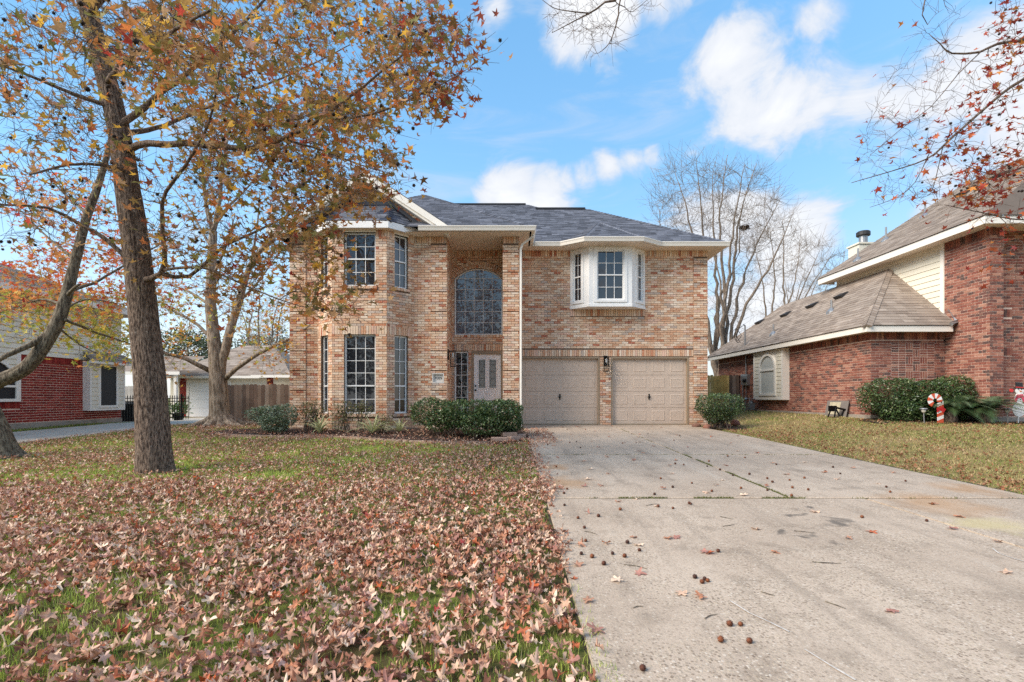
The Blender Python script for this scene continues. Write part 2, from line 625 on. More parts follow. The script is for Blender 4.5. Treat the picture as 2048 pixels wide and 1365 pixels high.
def scatter(temps, pos, rot, scale, col):
    """temps: list of (V, T); each instance takes one at random"""
    pos = np.asarray(pos, float); n = len(pos)
    which = rng.integers(0, len(temps), n)
    Vs, Ts, Cs = [], [], []; base = 0
    for k, (TV, TT) in enumerate(temps):
        ix = np.nonzero(which == k)[0]
        if len(ix) == 0: continue
        V = np.einsum('nij,vj->nvi', rot[ix], TV) * scale[ix][:, None, None] + pos[ix][:, None, :]
        nv = len(TV)
        T = TT[None] + (np.arange(len(ix)) * nv)[:, None, None] + base
        Vs.append(V.reshape(-1, 3)); Ts.append(T.reshape(-1, 3)); Cs.append(np.repeat(col[ix], nv, 0)); base += nv * len(ix)
    return np.concatenate(Vs), np.concatenate(Ts), np.concatenate(Cs)


def star_leaf(seed, curl=0.25, fine=False, torn=0.0):
    """five-pointed sweetgum leaf lying in xy, stalk towards -y, unit radius"""
    r_ = random.Random(seed)
    tips = [(90, 1.0), (24, .93), (-42, .68), (222, .68), (156, .93)]
    out = []
    order = [(-90, .16), (-42, .66), (-12, .36), (24, .93), (57, .40), (90, 1.0), (123, .40), (156, .93), (192, .36), (222, .66)]
    bend = r_.uniform(-.5, .5) * curl * 2; fold = r_.uniform(0, 1) * curl * 1.6; tw = r_.uniform(-1, 1) * curl
    lob = [r_.uniform(-1, 1) * curl for _ in order]
    order = [(a + r_.uniform(-9, 9) * torn, r * (1 - torn * r_.random() ** 2 * .75)) for a, r in order]
    def z(x, y, k, r): return bend * y * y + fold * abs(x) + tw * x * y + lob[k] * r * r
    V = [(0, 0, 0)]; T = []
    if not fine:
        for k, (a, r) in enumerate(order):
            r *= r_.uniform(.92, 1.08); x, y = r * math.cos(R(a)), r * math.sin(R(a))
            V.append((x, y, z(x, y, k, r)))
        for k in range(10): T.append((0, 1 + k, 1 + (k + 1) % 10))
    else:
        pts = []
        for k, (a, r) in enumerate(order):
            a2, r2 = order[(k + 1) % 10]
            if a2 < a: a2 += 360
            r *= r_.uniform(.93, 1.07)
            pts.append((a, r, k)); 
            t = .30 if r > r2 else .70
            pts.append((a + (a2 - a) * t, (r + (r2 - r) * t) * 1.10, k))
        m = len(pts)
        for sc_ in (.52, 1.0):
            for (a, r, k) in pts:
                rr = r * sc_; x, y = rr * math.cos(R(a)), rr * math.sin(R(a))
                V.append((x, y, z(x, y, k, rr) + r_.uniform(-.02, .02)))
        for k in range(m):
            k2 = (k + 1) % m
            T += [(0, 1 + k, 1 + k2), (1 + k, 1 + m + k, 1 + m + k2), (1 + k, 1 + m + k2, 1 + k2)]
    # stalk
    b = len(V)
    V += [(-.02, -.1, 0), (.02, -.1, 0), (r_.uniform(-.1, .1), -.95, r_.uniform(-.1, .25))]
    T.append((b, b + 1, b + 2))
    return np.array(V, float), np.array(T, int)


def oval_leaf(w=.45):
    V = np.array([(0, -1, 0), (-w, -.2, .10), (0, -.1, 0), (w, -.2, .10), (-w * .8, .45, .08), (w * .8, .45, .08), (0, 1, -.12)], float)
    T = np.array([(0, 2, 1), (0, 3, 2), (1, 2, 4), (2, 3, 5), (2, 6, 4), (2, 5, 6)], int)
    return V, T


def spiky_ball(sub=1, spike=.28):
    import bmesh
    bm = bmesh.new(); bmesh.ops.create_icosphere(bm, subdivisions=sub, radius=1)
    fs = list(bm.faces)
    for f in fs:
        c = f.calc_center_median().normalized() * (1 + spike)
        bmesh.ops.poke(bm, faces=[f])
    n0 = len(bm.verts)
    bm.verts.ensure_lookup_table()
    V = [v.co.copy() for v in bm.verts]
    for v in bm.verts:
        if len(v.link_faces) == 3: v.co = v.co.normalized() * (1 + spike)
        else: v.co = v.co.normalized() * .8
    bmesh.ops.triangulate(bm, faces=bm.faces)
    bm.verts.index_update()
    V = np.array([v.co[:] for v in bm.verts]); T = np.array([[v.index for v in f.verts] for f in bm.faces])
    bm.free()
    return V, T


def palette_cols(pal, w, n, jit=0.15):
    p = np.array(pal); w = np.array(w, float); w /= w.sum()
    c = p[rng.choice(len(p), n, p=w)]
    return c * (1 + rng.uniform(-jit, jit, (n, 1)))
# ------------------------------------------------------------------ ground
def sstep(t):
    t = np.clip(t, 0, 1); return t * t * (3 - 2 * t)

def zg(x, y):
    x = np.asarray(x, float); y = np.asarray(y, float)
    z = 0.025 * (np.minimum(y, 15.87) - 15.87)
    z = z + 0.33 * sstep((x - 5.9) / 4.2)
    z = z - 0.02 * np.clip(y - 16, 0, 13) * (x < -6.5)
    return z

def G(x, y): return float(zg(x, y))

def gpix(x, y):
    """ground point of the front plane under photo pixel (x, y)"""
    Y = 1270.0 / (y - 770.0)
    X = (x - CX) / F * Y
    return Vector((X, Y, G(X, Y)))

PAL = {}
M_concrete, nt, N, L, B = newmat('aggregate_concrete')
def _conc():
    g = N.new('ShaderNodeNewGeometry'); P = g.outputs['Position']
    big = noise_node(N, L, 0.55, 6, 0.62); mid = noise_node(N, L, 3.2, 5, 0.6)
    c = mixc(N, L, mapr(N, L, big, 0.35, 0.68, 0, 1, True), S(188, 169, 149), S(168, 149, 130))
    c = mixc(N, L, mapr(N, L, mid, 0.5, 0.72, 0, .7, True), c, S(138, 122, 106))
    st = noise_node(N, L, 1.0, 6, .65, stretch=(3.4, .35, 1))
    c = mixc(N, L, mapr(N, L, st, .5, .72, 0, .55, True), c, S(132, 118, 104))
    c = mixc(N, L, mapr(N, L, st, .30, .46, .4, 0, True), c, S(200, 186, 168))
    vo = N.new('ShaderNodeTexVoronoi'); vo.inputs['Scale'].default_value = 62; L.new(P, vo.inputs['Vector'])
    sp = N.new('ShaderNodeSeparateColor'); L.new(vo.outputs['Color'], sp.inputs[0])
    peb = mapr(N, L, vo.outputs['Distance'], .34, .58, 1, 0, True)
    ramp = N.new('ShaderNodeValToRGB'); L.new(sp.outputs[0], ramp.inputs[0])
    e = ramp.color_ramp.elements
    e[0].position, e[0].color = 0.0, (*S(112, 96, 82), 1)
    e[1].position, e[1].color = 1.0, (*S(206, 192, 175), 1)
    for p_, c_ in ((.2, S(140, 122, 103)), (.5, S(164, 148, 129)), (.78, S(180, 162, 138))):
        q = e.new(p_); q.color = (*c_, 1)
    wear = noise_node(N, L, 1.4, 4)
    pm = N.new('ShaderNodeMath'); pm.operation = 'MULTIPLY'; L.new(peb, pm.inputs[0]); L.new(mapr(N, L, wear, .35, .62, .35, .85, True), pm.inputs[1])
    c = mixc(N, L, pm.outputs[0], c, ramp.outputs[0])
    fine = noise_node(N, L, 160, 3)
    c = mixc(N, L, 1.0, c, gray(N, L, mapr(N, L, fine, .3, .7, .80, 1.18)), 'MULTIPLY')
    nz = N.new('ShaderNodeTexNoise'); nz.inputs['Scale'].default_value = 3.4; nz.inputs['Detail'].default_value = 6; L.new(P, nz.inputs['Vector'])
    va = N.new('ShaderNodeVectorMath'); va.operation = 'MULTIPLY_ADD'; L.new(nz.outputs['Color'], va.inputs[0]); va.inputs[1].default_value = (.9, .9, 0); L.new(P, va.inputs[2])
    def stain(p, r, colr, amt):
        nonlocal c
        d = N.new('ShaderNodeVectorMath'); d.operation = 'DISTANCE'; L.new(va.outputs[0], d.inputs[0]); d.inputs[1].default_value = (p.x + .45, p.y + .45, p.z)
        c = mixc(N, L, mapr(N, L, d.outputs['Value'], r, r * .15, 0, amt, True), c, colr)
    for (x, y, r) in ((1125, 965, .55), (1105, 935, .4), (1870, 1008, .7), (1930, 978, .5)):
        stain(gpix(x, y), r, S(168, 128, 88), .6)
    for (x, y, r) in ((1655, 1047, .26), (1690, 1044, .24), (1640, 1078, .2), (1600, 1030, .16), (1580, 1065, .14), (1650, 1020, .13)):
        stain(gpix(x, y), r * .62, S(80, 74, 68), .75)
    stain(gpix(1990, 1050), .45, S(186, 170, 120), .6)
    L.new(c, B.inputs['Base Color'])
    hm = N.new('ShaderNodeMath'); hm.operation = 'ADD'; L.new(pm.outputs[0], hm.inputs[0]); L.new(fine, hm.inputs[1])
    bump(N, L, B, hm.outputs[0], 0.35, 0.004)
    B.inputs['Roughness'].default_value = 0.88; B.inputs['Specular IOR Level'].default_value = 0.25
_conc()

M_soil, nt, N, L, B = newmat('lawn_soil')
def _soil():
    f = noise_node(N, L, 1.3, 6); f2 = noise_node(N, L, 14, 5)
    g = N.new('ShaderNodeNewGeometry'); sp = N.new('ShaderNodeSeparateXYZ'); L.new(g.outputs['Position'], sp.inputs[0])
    left = mixc(N, L, mapr(N, L, f, .4, .62, 0, 1, True), S(84, 72, 48), S(100, 106, 52))
    right = mixc(N, L, mapr(N, L, f, .4, .62, 0, 1, True), S(146, 122, 86), S(126, 116, 72))
    c = mixc(N, L, mapr(N, L, sp.outputs['X'], 2, 5.5, 0, 1), left, right)
    c = mixc(N, L, 1.0, c, gray(N, L, mapr(N, L, f2, .3, .7, .6, 1.35)), 'MULTIPLY')
    L.new(c, B.inputs['Base Color']); B.inputs['Roughness'].default_value = 1; B.inputs['Specular IOR Level'].default_value = .1
    bump(N, L, B, f2, .6, .03)
_soil()

def axis(lo, hi, step, far):
    a = list(np.arange(lo, hi + 1e-6, step)); d = step; x = hi; y = lo; up, dn = [], []
    while x < far: d *= 1.5; x += d; y -= d; up.append(x); dn.append(y)
    return np.array(dn[::-1] + a + up)

def build_ground():
    xs, ys = axis(-17, 16, .3, 900), axis(-3, 31, .3, 900)
    X, Y = np.meshgrid(xs, ys)
    Z = zg(X, Y) - 0.022
    for i in range(Z.shape[0]):
        for j in range(Z.shape[1]):
            if abs(X[i, j]) < 20 and -4 < Y[i, j] < 32:
                Z[i, j] += 0.008 * mnoise.noise((X[i, j] * 1.7, Y[i, j] * 1.7, 0))
    V = np.stack([X, Y, Z], -1).reshape(-1, 3)
    ny, nx = X.shape
    idx = np.arange(ny * nx).reshape(ny, nx)
    a, b, c, d = idx[:-1, :-1].ravel(), idx[:-1, 1:].ravel(), idx[1:, 1:].ravel(), idx[1:, :-1].ravel()
    T = np.concatenate([np.stack([a, b, c], 1), np.stack([a, c, d], 1)])
    o = add('lawn', np_mesh('lawn', V, T, M_soil, smooth=True))
    tag(o, 'front lawn ground running under the leaves to the horizon', 'lawn', kind='structure')
build_ground()

def slab(name, pts, mat, parent, thick=.1, lift=0.0, bev=.012, zf=None):
    zf = zf or (lambda x, y: G(x, y) if x < 5.95 else 0.025 * (min(y, 15.87) - 15.87))
    cx = sum(p[0] for p in pts) / len(pts); cy = sum(p[1] for p in pts) / len(pts)
    def ring(s, dz):
        out = []
        for (x, y) in pts:
            dx, dy = x - cx, y - cy; l = math.hypot(dx, dy)
            q = ((x - dx / l * s), (y - dy / l * s))
            out.append(Vector((q[0], q[1], zf(*q) + lift + dz)))
        return out
    mb = MB()
    r0, r1, r2 = ring(0, -thick), ring(0, -bev), ring(bev * 1.4, 0)
    mb.prism(r0, r1, caps=False); mb.prism(r1, r2, caps=False); mb.poly(r2)
    return mb.build(name, mat, parent)

def build_driveway():
    root = bpy.data.objects.new('driveway', None); COL.objects.link(root)
    tag(root, 'wide concrete driveway leading to the two garage doors', 'driveway', kind='structure')
    g = .03
    rows = [(-5, 5.62), (5.62, 9.1), (9.1, 12.35), (12.35, 15.86)]
    for i, (a, b) in enumerate(rows):
        cols = [(.36, 3.9), (3.9, 6.5)] if i == 0 else [(.38, 3.13), (3.13, 5.86)]
        for k, (p, q) in enumerate(cols):
            h = .012; pts = [(p + h, a + g), (q - h, a + g), (q - h, b - g), (p + h, b - g)]
            if i == 0 and k == 0: pts = [(.33, a), (4.15 - .016, a), (3.95 - .016, b - g), (.38, b - g)]
            if i == 0 and k == 1: pts = [(4.15 + .016, a), (7.2, a), (5.9, b - g), (3.95 + .016, b - g)]
            if i == 1 and k == 1: pts[1] = (5.92, a + g)
            if i == 3: pts[2 if k else 3] = ((5.62, b - g) if k else (.30, b - g))
            slab('slab', pts, M_concrete, root)
    base = MB(); 
    base.poly([Vector((x, y, .025 * (y - 15.87) - .016)) for x, y in ((.36, -5), (6.3, -5), (5.8, 15.86), (.34, 15.86))])
    base.build('joint_bed', mat_plain('joint_soil', S(62, 54, 38), 1, .3, 8), root)
    mb = MB()
    for pth in ([(1460, 1203), (1500, 1228), (1540, 1246), (1578, 1265)], [(1609, 1300), (1660, 1332), (1711, 1362)], [(1985, 1098), (1998, 1108), (2020, 1116), (2048, 1124)]):
        ps_ = [gpix(*p) for p in pth]
        for a, b in zip(ps_[:-1], ps_[1:]):
            d = (b - a).normalized(); s_ = Vector((-d.y, d.x, 0)) * random.uniform(.004, .008)
            mb.poly([a - s_ + Vector((0, 0, .004)), b - s_ + Vector((0, 0, .004)), b + s_ + Vector((0, 0, .004)), a + s_ + Vector((0, 0, .004))])
    mb.build('chalk_mark', mat_plain('chalk', S(196, 186, 174), .9, .2, 30, fine=(90, .2)), root)
build_driveway()

M_side = mat_plain('side_concrete', S(190, 176, 158), .9, .12, 1.4, fine=(60, .12), dirt=(S(130, 118, 104), 2.2, .5))
def build_side_drive():
    root = bpy.data.objects.new('side_driveway', None); COL.objects.link(root)
    tag(root, 'narrow concrete driveway beside the red brick house', 'driveway', kind='structure')
    for a, b in ((2, 8.5), (8.5, 12.6), (12.6, 16.6), (16.6, 20.6), (20.6, 24.8), (24.8, 29.3)):
        r_ = -10.75 if a < 18 else -9.5
        slab('slab', [(-13.35, a + .01), (r_, a + .01), (r_ if a < 16 else -9.5, b - .01), (-13.35 if b < 20 else -20, b - .01)], M_side, root, lift=.012, zf=lambda x, y: G(min(x, -9), y))
build_side_drive()

# ------------------------------------------------------------------ shared materials
M_brick = mat_brick('tan_brick', S(228, 206, 180), .55, 30, (S(196, 134, 98), .32, S(188, 134, 100)))
M_redbrick = mat_brick('red_brick', S(190, 126, 104), .4, 20)
M_mortar = mat_plain('mortar', S(112, 92, 76), .95, .15, 5, fine=(70, .15))
M_redmortar = mat_plain('red_mortar', S(214, 186, 168), .95, .12, 5, fine=(70, .12))
M_shingle = mat_plain('charcoal_shingle', (1, 1, 1), .95, .10, 3, attr=True, fine=(240, .45), bmp=.5, spec=.2)
M_brownshingle = mat_plain('brown_shingle', (1, 1, 1), .95, .10, 2, attr=True, fine=(200, .35), bmp=.5, spec=.2)
M_trim = mat_plain('cream_trim', S(233, 226, 214), .55, .04, 3, dirt=(S(190, 178, 160), 3, .25))
M_white = mat_plain('white_frame', S(232, 230, 226), .45, .03, 4)
M_soffit = mat_plain('soffit', S(232, 216, 198), .7, .05, 3)
M_garage = mat_plain('taupe_paint', S(198, 176, 156), .6, .05, 2, dirt=(S(140, 122, 102), 5, .3))
M_gframe = mat_plain('taupe_frame', S(150, 130, 106), .6, .06, 3)
M_black = mat_plain('black_metal', S(22, 21, 22), .4, .1, 8, metal=.5)
M_glass = mat_glass('dark_glass', S(40, 41, 46), 1.75)
M_glass2 = mat_glass('hall_glass', S(84, 92, 106), 1.9)
M_leaded = mat_glass('leaded_glass', S(120, 120, 118), 1.9, .18)
M_screen = mat_plain('dark_screen', S(24, 24, 27), .55, .15, 40)
M_door = mat_plain('door_paint', S(240, 236, 232), .45, .03, 3)
M_found = mat_plain('foundation', S(150, 140, 128), .95, .18, 3, fine=(40, .12), dirt=(S(100, 90, 76), 2.5, .5))
M_metal = mat_plain('galvanised', S(150, 150, 150), .4, .12, 12, metal=.6)
M_cream = mat_plain('cream_siding', S(226, 218, 198), .6, .05, 1.5, dirt=(S(186, 172, 146), 3, .25), fine=(50, .04))

TAN = [S(228, 202, 176), S(218, 186, 156), S(210, 168, 136), S(202, 152, 118), S(190, 122, 88), S(172, 94, 70), S(184, 166, 152), S(216, 178, 156), S(232, 212, 190)]
TANW = [20, 24, 22, 14, 7, 3.5, 6, 12, 8]
TAN2 = TAN
RED = [S(140, 90, 76), S(128, 76, 65), S(152, 104, 88), S(102, 71, 65), S(88, 72, 68), S(166, 123, 104), S(116, 83, 74)]
REDW = [24, 22, 20, 12, 9, 12, 8]
DEEP = [S(140, 46, 40), S(126, 38, 34), S(152, 58, 50), S(112, 34, 32)]
DEEPW = [3, 3, 2, 1.5]
CHAR = [S(98, 100, 108), S(90, 92, 99), S(107, 109, 117), S(82, 84, 91), S(114, 116, 124)]
CHARW = [5, 5, 4, 3, 2]
BROWN = [S(148, 134, 121), S(141, 127, 115), S(154, 140, 127), S(134, 120, 108), S(160, 146, 133)]
BROWNW = [5, 5, 4, 3, 2]
NAVY = [S(62, 66, 78), S(54, 58, 70), S(72, 76, 88)]
NAVYW = [3, 3, 2]

def window(parent, M, a0, a1, b0, b1, cols, rows, meet=None, inset=.07, fmat=None, gmat=None, fw=.045, mw=.016, name='window', rows2=None, label=None):
    """a sash window in the plane frame M: frame mesh, one pane object for each light, each bar its own piece.
       rows = rows of lights in the lower sash (or all), rows2 = in the upper sash above the height b0 + meet"""
    fmat = fmat or M_white; gmat = gmat or M_glass
    z1, z0 = -inset, -inset - .06
    mb = MB()
    for (p, q) in (((a0, b0, z0), (a0 + fw, b1, z1)), ((a1 - fw, b0, z0), (a1, b1, z1)), ((a0 + fw, b0, z0), (a1 - fw, b0 + fw, z1)), ((a0 + fw, b1 - fw, z0), (a1 - fw, b1, z1))):
        mb.box(p, q, M)
    w = mb.build(name, fmat, parent)
    if label: w['label'] = label
    A0, A1, B0, B1 = a0 + fw, a1 - fw, b0 + fw, b1 - fw
    secs = [(B0, B1, rows)] if meet is None else [(B0, b0 + meet - fw * .4, rows), (b0 + meet + fw * .4, B1, rows2)]
    if meet is not None:
        MB().box((A0, b0 + meet - fw * .4, z0 + .01), (A1, b0 + meet + fw * .4, z1 + .012), M).build('meeting_rail', fmat, w)
    for (s0, s1, r_) in secs:
        for i in range(1, cols):
            x = A0 + (A1 - A0) * i / cols
            MB().box((x - mw / 2, s0, z0 + .02), (x + mw / 2, s1, z1 - .012), M).build('muntin', fmat, w)
        for j in range(1, r_):
            y = s0 + (s1 - s0) * j / r_
            MB().box((A0, y - mw / 2, z0 + .021), (A1, y + mw / 2, z1 - .013), M).build('muntin', fmat, w)
        for i in range(cols):
            for j in range(r_):
                x0, x1 = A0 + (A1 - A0) * i / cols, A0 + (A1 - A0) * (i + 1) / cols
                y0, y1 = s0 + (s1 - s0) * j / r_, s0 + (s1 - s0) * (j + 1) / r_
                t, t2 = random.uniform(-.002, .002), random.uniform(-.002, .002)
                zz = z0 + .028
                q = [(x0, y0, zz - t - t2), (x1, y0, zz + t - t2), (x1, y1, zz + t + t2), (x0, y1, zz - t + t2)]
                p_ = MB(); p_.prism([M @ (Vector(v) - Vector((0, 0, .005))) for v in q], [M @ Vector(v) for v in q])
                p_.build('pane', gmat, w)
    return w


def lantern(loc, out, label):
    """box lantern on an arm; out is the direction away from the wall"""
    loc = Vector(loc); out = Vector(out)
    M = frame(loc, out.cross(Vector((0, 0, 1))) * -1)
    r_ = empty('wall_lantern', loc, label, 'lantern', 'wall lanterns on the tan brick house')
    MB().box((-.055, -.06, 0), (.055, .26, .02), M).build('back_plate', M_black, r_)
    b = MB(); b.box((-.012, .19, .02), (.012, .215, .16), M); b.build('arm', M_black, r_)
    c = MB()
    for x in (-.075, .065):
        for z in (.06, .20): c.box((x, -.24, z), (x + .01, .2, z + .01), M)
    c.box((-.085, -.255, .05), (.085, -.24, .22), M); c.box((-.085, .2, .05), (.085, .218, .22), M)
    c.build('cage', M_black, r_)
    g = MB().box((-.064, -.238, .071), (.064, .198, .199), M).build('glass', M_lant, r_)
    d = MB(); d.lathe(M @ Vector((0, .07, .135)), [(.012, .1), (.028, .06), (.03, 0), (.016, -.05), (.004, -.06)], 10); d.build('bulb', M_white, r_, True)
M_lant, nt, N, L, B = newmat('lantern_glass')
B.inputs['Base Color'].default_value = (.9, .9, .88, 1); B.inputs['Transmission Weight'].default_value = 1; B.inputs['Roughness'].default_value = .02; B.inputs['IOR'].default_value = 1.1


def gutter_run(mb, pts, drop=.125, out=.11, dirs=None):
    """K-style gutter along a polyline of eave points (z = top); outward is to the right of travel"""
    prof = [(0, 0), (out, 0), (out, -.02), (out * .82, -.055), (out * .62, -drop), (0, -drop)]
    pts = [Vector(p) for p in pts]
    rings = []
    for i, p in enumerate(pts):
        d0 = (pts[i] - pts[i - 1]).normalized() if i else (pts[1] - pts[0]).normalized()
        d1 = (pts[i + 1] - pts[i]).normalized() if i < len(pts) - 1 else d0
        n0 = Vector((d0.y, -d0.x, 0)); n1 = Vector((d1.y, -d1.x, 0)); n = (n0 + n1).normalized(); k = 1 / max(n.dot(n0), .3)
        rings.append([p + n * (a * k) + Vector((0, 0, b)) for a, b in prof])
    for a, b in zip(rings[:-1], rings[1:]):
        for i in range(len(prof)):
            j = (i + 1) % len(prof); mb.poly([a[i], a[j], b[j], b[i]])
    mb.poly(rings[0]); mb.poly(rings[-1][::-1])

# ------------------------------------------------------------------ the tan brick house
H_ = empty('brick_house', (0, 15.87, 0), 'two-storey tan brick house with dark grey roof and two garage doors', 'house')
wall = MB()
ps = Pieces()
SOF = 5.53
def opening_trim(M, a0, a1, b1, sol=True, sill=None, pal=TAN, w=TANW):
    if sol: soldier(ps, M, a0 - .1, a1 + .1, b1, b1 + .2, pal, w)
    if sill is not None: soldier(ps, M, a0 - .06, a1 + .06, sill - .085, sill, pal, w, wid=.105, proud=.04)

def quoin(M, u0, u1, v1, pal=TAN, start=0.0, skip=()):
    v = start
    while v < v1 - .05:
        t = min(v + .57, v1)
        brick_field(ps, M, u0, u1, v, t - .03, [], pal, TANW, proud=.034, base=0, phase=u0)
        v = t

# garage wall (right), plane Y = 15.87
Mg = frame((0, 15.87, 0), (1, 0, 0))
d1, d2 = (.27, 2.79, -.2, 2.17), (3.14, 5.62, -.2, 2.17)
orl = (1.86, 4.20, 3.66, SOF)
wall_back(wall, Mg, .19, 6.2, -.4, SOF + .05, [d1, d2, orl], reveal=.16)
sold = (.19, 5.76, 2.17, 2.38); top_s = (.19, 6.2, SOF - .2, SOF); orlsold = (1.84, 4.22, 3.44, 3.66); qr = (5.76, 6.2, -.4, SOF)
brick_field(ps, Mg, .19, 6.2, -.05, SOF, [d1, d2, orl, sold, top_s, orlsold, qr], TAN, TANW)
soldier(ps, Mg, .19, 5.76, 2.17, 2.38, TAN, TANW)
soldier(ps, Mg, .19, 1.84, SOF - .2, SOF, TAN2, TANW); soldier(ps, Mg, 4.22, 6.2, SOF - .2, SOF, TAN2, TANW)
soldier(ps, Mg, 1.84, 4.22, 3.44, 3.66, TAN2, TANW)
quoin(Mg, 5.76, 6.2, SOF - .2, start=-.05)
# entry back wall
dr = (-1.29, -.28, -.2, 2.35); sl = (-1.825, -1.385, .12, 2.33)
ARC = (-1.825, -.30, 2.857, 4.63, 4.97)
ah = (ARC[0], ARC[1], ARC[2], ARC[4])
wall_back(wall, Mg, -1.9, -.25, -.4, SOF + .05, [dr, sl, ah], reveal=.1)
def arc_x(v):
    """half width of the arched opening at height v"""
    hw, rise = (ARC[1] - ARC[0]) / 2, ARC[4] - ARC[3]
    rad = (hw * hw + rise * rise) / (2 * rise)
    h = v - (ARC[4] - rad)
    return math.sqrt(max(rad * rad - h * h, 0)), rad
ccx = (ARC[0] + ARC[1]) / 2
_, arad = arc_x(4.7)
holes = [dr, sl, (ARC[0], ARC[1], ARC[2] - .09, ARC[3]), (-1.9, -.25, 2.34, 2.56), (-1.9, -.25, SOF - .2, SOF)]
v = ARC[3]
while v < ARC[4] + .24:
    rr = arad + .22; h = v + .036 - (ARC[4] - arad)
    if h < rr:
        hw = min(math.sqrt(rr * rr - h * h), .76)
        holes.append((ccx - hw, ccx + hw, v, v + .0713))
    v += .0713
brick_field(ps, Mg, -1.9, -.25, -.05, SOF, holes, TAN2, TANW)
soldier(ps, Mg, -1.9, -.25, 2.35, 2.56, TAN2, TANW); soldier(ps, Mg, -1.9, -.25, SOF - .2, SOF, TAN2, TANW)
soldier(ps, Mg, ARC[0], ARC[1], ARC[2] - .085, ARC[2], TAN2, TANW, wid=.105, proud=.035)
# arch ring, two rowlock rings
th0 = math.asin(min(.76 / arad, 1))
for (ra, rb) in ((arad, arad + .1), (arad + .108, arad + .215)):
    nb = int(2 * th0 * (ra + .05) / .072)
    for i in range(nb):
        t = -th0 + 2 * th0 * (i + .5) / nb; dt = th0 / nb - .005 / ra
        q = [(ccx + r2 * math.sin(tt), ARC[4] - arad + r2 * math.cos(tt)) for r2, tt in ((ra, t - dt), (ra, t + dt), (rb, t + dt), (rb, t - dt))]
        q = [(min(max(a, -1.89), -.26), b) for a, b in q]
        ps.put(Mg, q[::-1], .012, .012, 0, pick(TANW), TAN2, None)
# fill the backing above the arch curve
n = 14
for i in range(n):
    x0, x1 = ARC[0] + (ARC[1] - ARC[0]) * i / n, ARC[0] + (ARC[1] - ARC[0]) * (i + 1) / n
    yy = lambda x: ARC[4] - arad + math.sqrt(arad ** 2 - (x - ccx) ** 2)
    wall.poly([Mg @ Vector(p) for p in ((x0, yy(x0), .0), (x1, yy(x1), .0), (x1, ARC[4], .0), (x0, ARC[4], .0))])
    wall.poly([Mg @ Vector(p) for p in ((x0, yy(x0), 0), (x0, yy(x0), -.1), (x1, yy(x1), -.1), (x1, yy(x1), 0))])
# pier beside the entry
Mp = frame((-.25, 14.5, 0), (1, 0, 0))
wall_back(wall, Mp, 0, .44, -.4, SOF + .05, [])
v = -.05
while v < SOF - .3:
    t = min(v + .57, SOF - .2); brick_field(ps, Mp, -.02, .46, v, t - .03, [], TAN, TANW, proud=.03, phase=.02); v = t
soldier(ps, Mp, 0, .44, SOF - .2, SOF, TAN2, TANW)
for O, u, W in (((-.25, 15.87, 0), (0, -1, 0), 1.37), ((.19, 14.5, 0), (0, 1, 0), 1.37)):
    Mq = frame(O, u); wall_back(wall, Mq, 0, W, -.4, SOF + .05, []); brick_field(ps, Mq, 0, W, -.05, SOF, [], TAN, TANW)
# left side of the entry recess
Mr = frame((-1.9, 14.5, 0), (0, 1, 0))
wall_back(wall, Mr, 0, 1.37, -.4, SOF + .05, [])
brick_field(ps, Mr, -.02, 1.37, -.05, SOF - .2, [], TAN2, TANW, phase=.05); soldier(ps, Mr, 0, 1.37, SOF - .2, SOF, TAN2, TANW)
# front left wall, plane Y = 14.5
Mf = frame((0, 14.5, 0), (1, 0, 0))
plq = (-2.29, -1.99, 1.30, 1.55)
for a, b, hs in ((-6.44, -5.63, []), (-2.84, -1.9, [plq])):
    wall_back(wall, Mf, a, b, -.4, SOF + .05, hs, reveal=.04)
brick_field(ps, Mf, -5.97, -5.63, -.05, SOF - .2, [], TAN, TANW); soldier(ps, Mf, -6.44, -5.63, SOF - .2, SOF, TAN2, TANW)
brick_field(ps, Mf, -2.84, -2.36, -.05, SOF - .2, [], TAN, TANW, phase=.03); soldier(ps, Mf, -2.84, -1.9, SOF - .2, SOF, TAN2, TANW)
quoin(Mf, -6.44, -5.97, SOF - .2, start=-.05)
v = -.05
while v < SOF - .25:
    t = min(v + .57, SOF - .2)
    brick_field(ps, Mf, -2.36, -1.88, v, t - .03, [(plq[0] - .0, plq[1] + .0, plq[2], plq[3])], TAN, TANW, proud=.034, phase=.04); v = t
# brick gable above the bay
GX, GZ, GS, GH = -4.18, 7.31, .66, 2.5
gp = [(GX - GH + .31, SOF), (GX + GH - .22, SOF), (GX, GZ - .08)]
wall.poly([Mf @ Vector((a, b, 0)) for a, b in gp])
brick_field(ps, Mf, GX - GH, GX + GH, SOF, GZ, [], TAN2, TANW, cl=planes_of(gp))
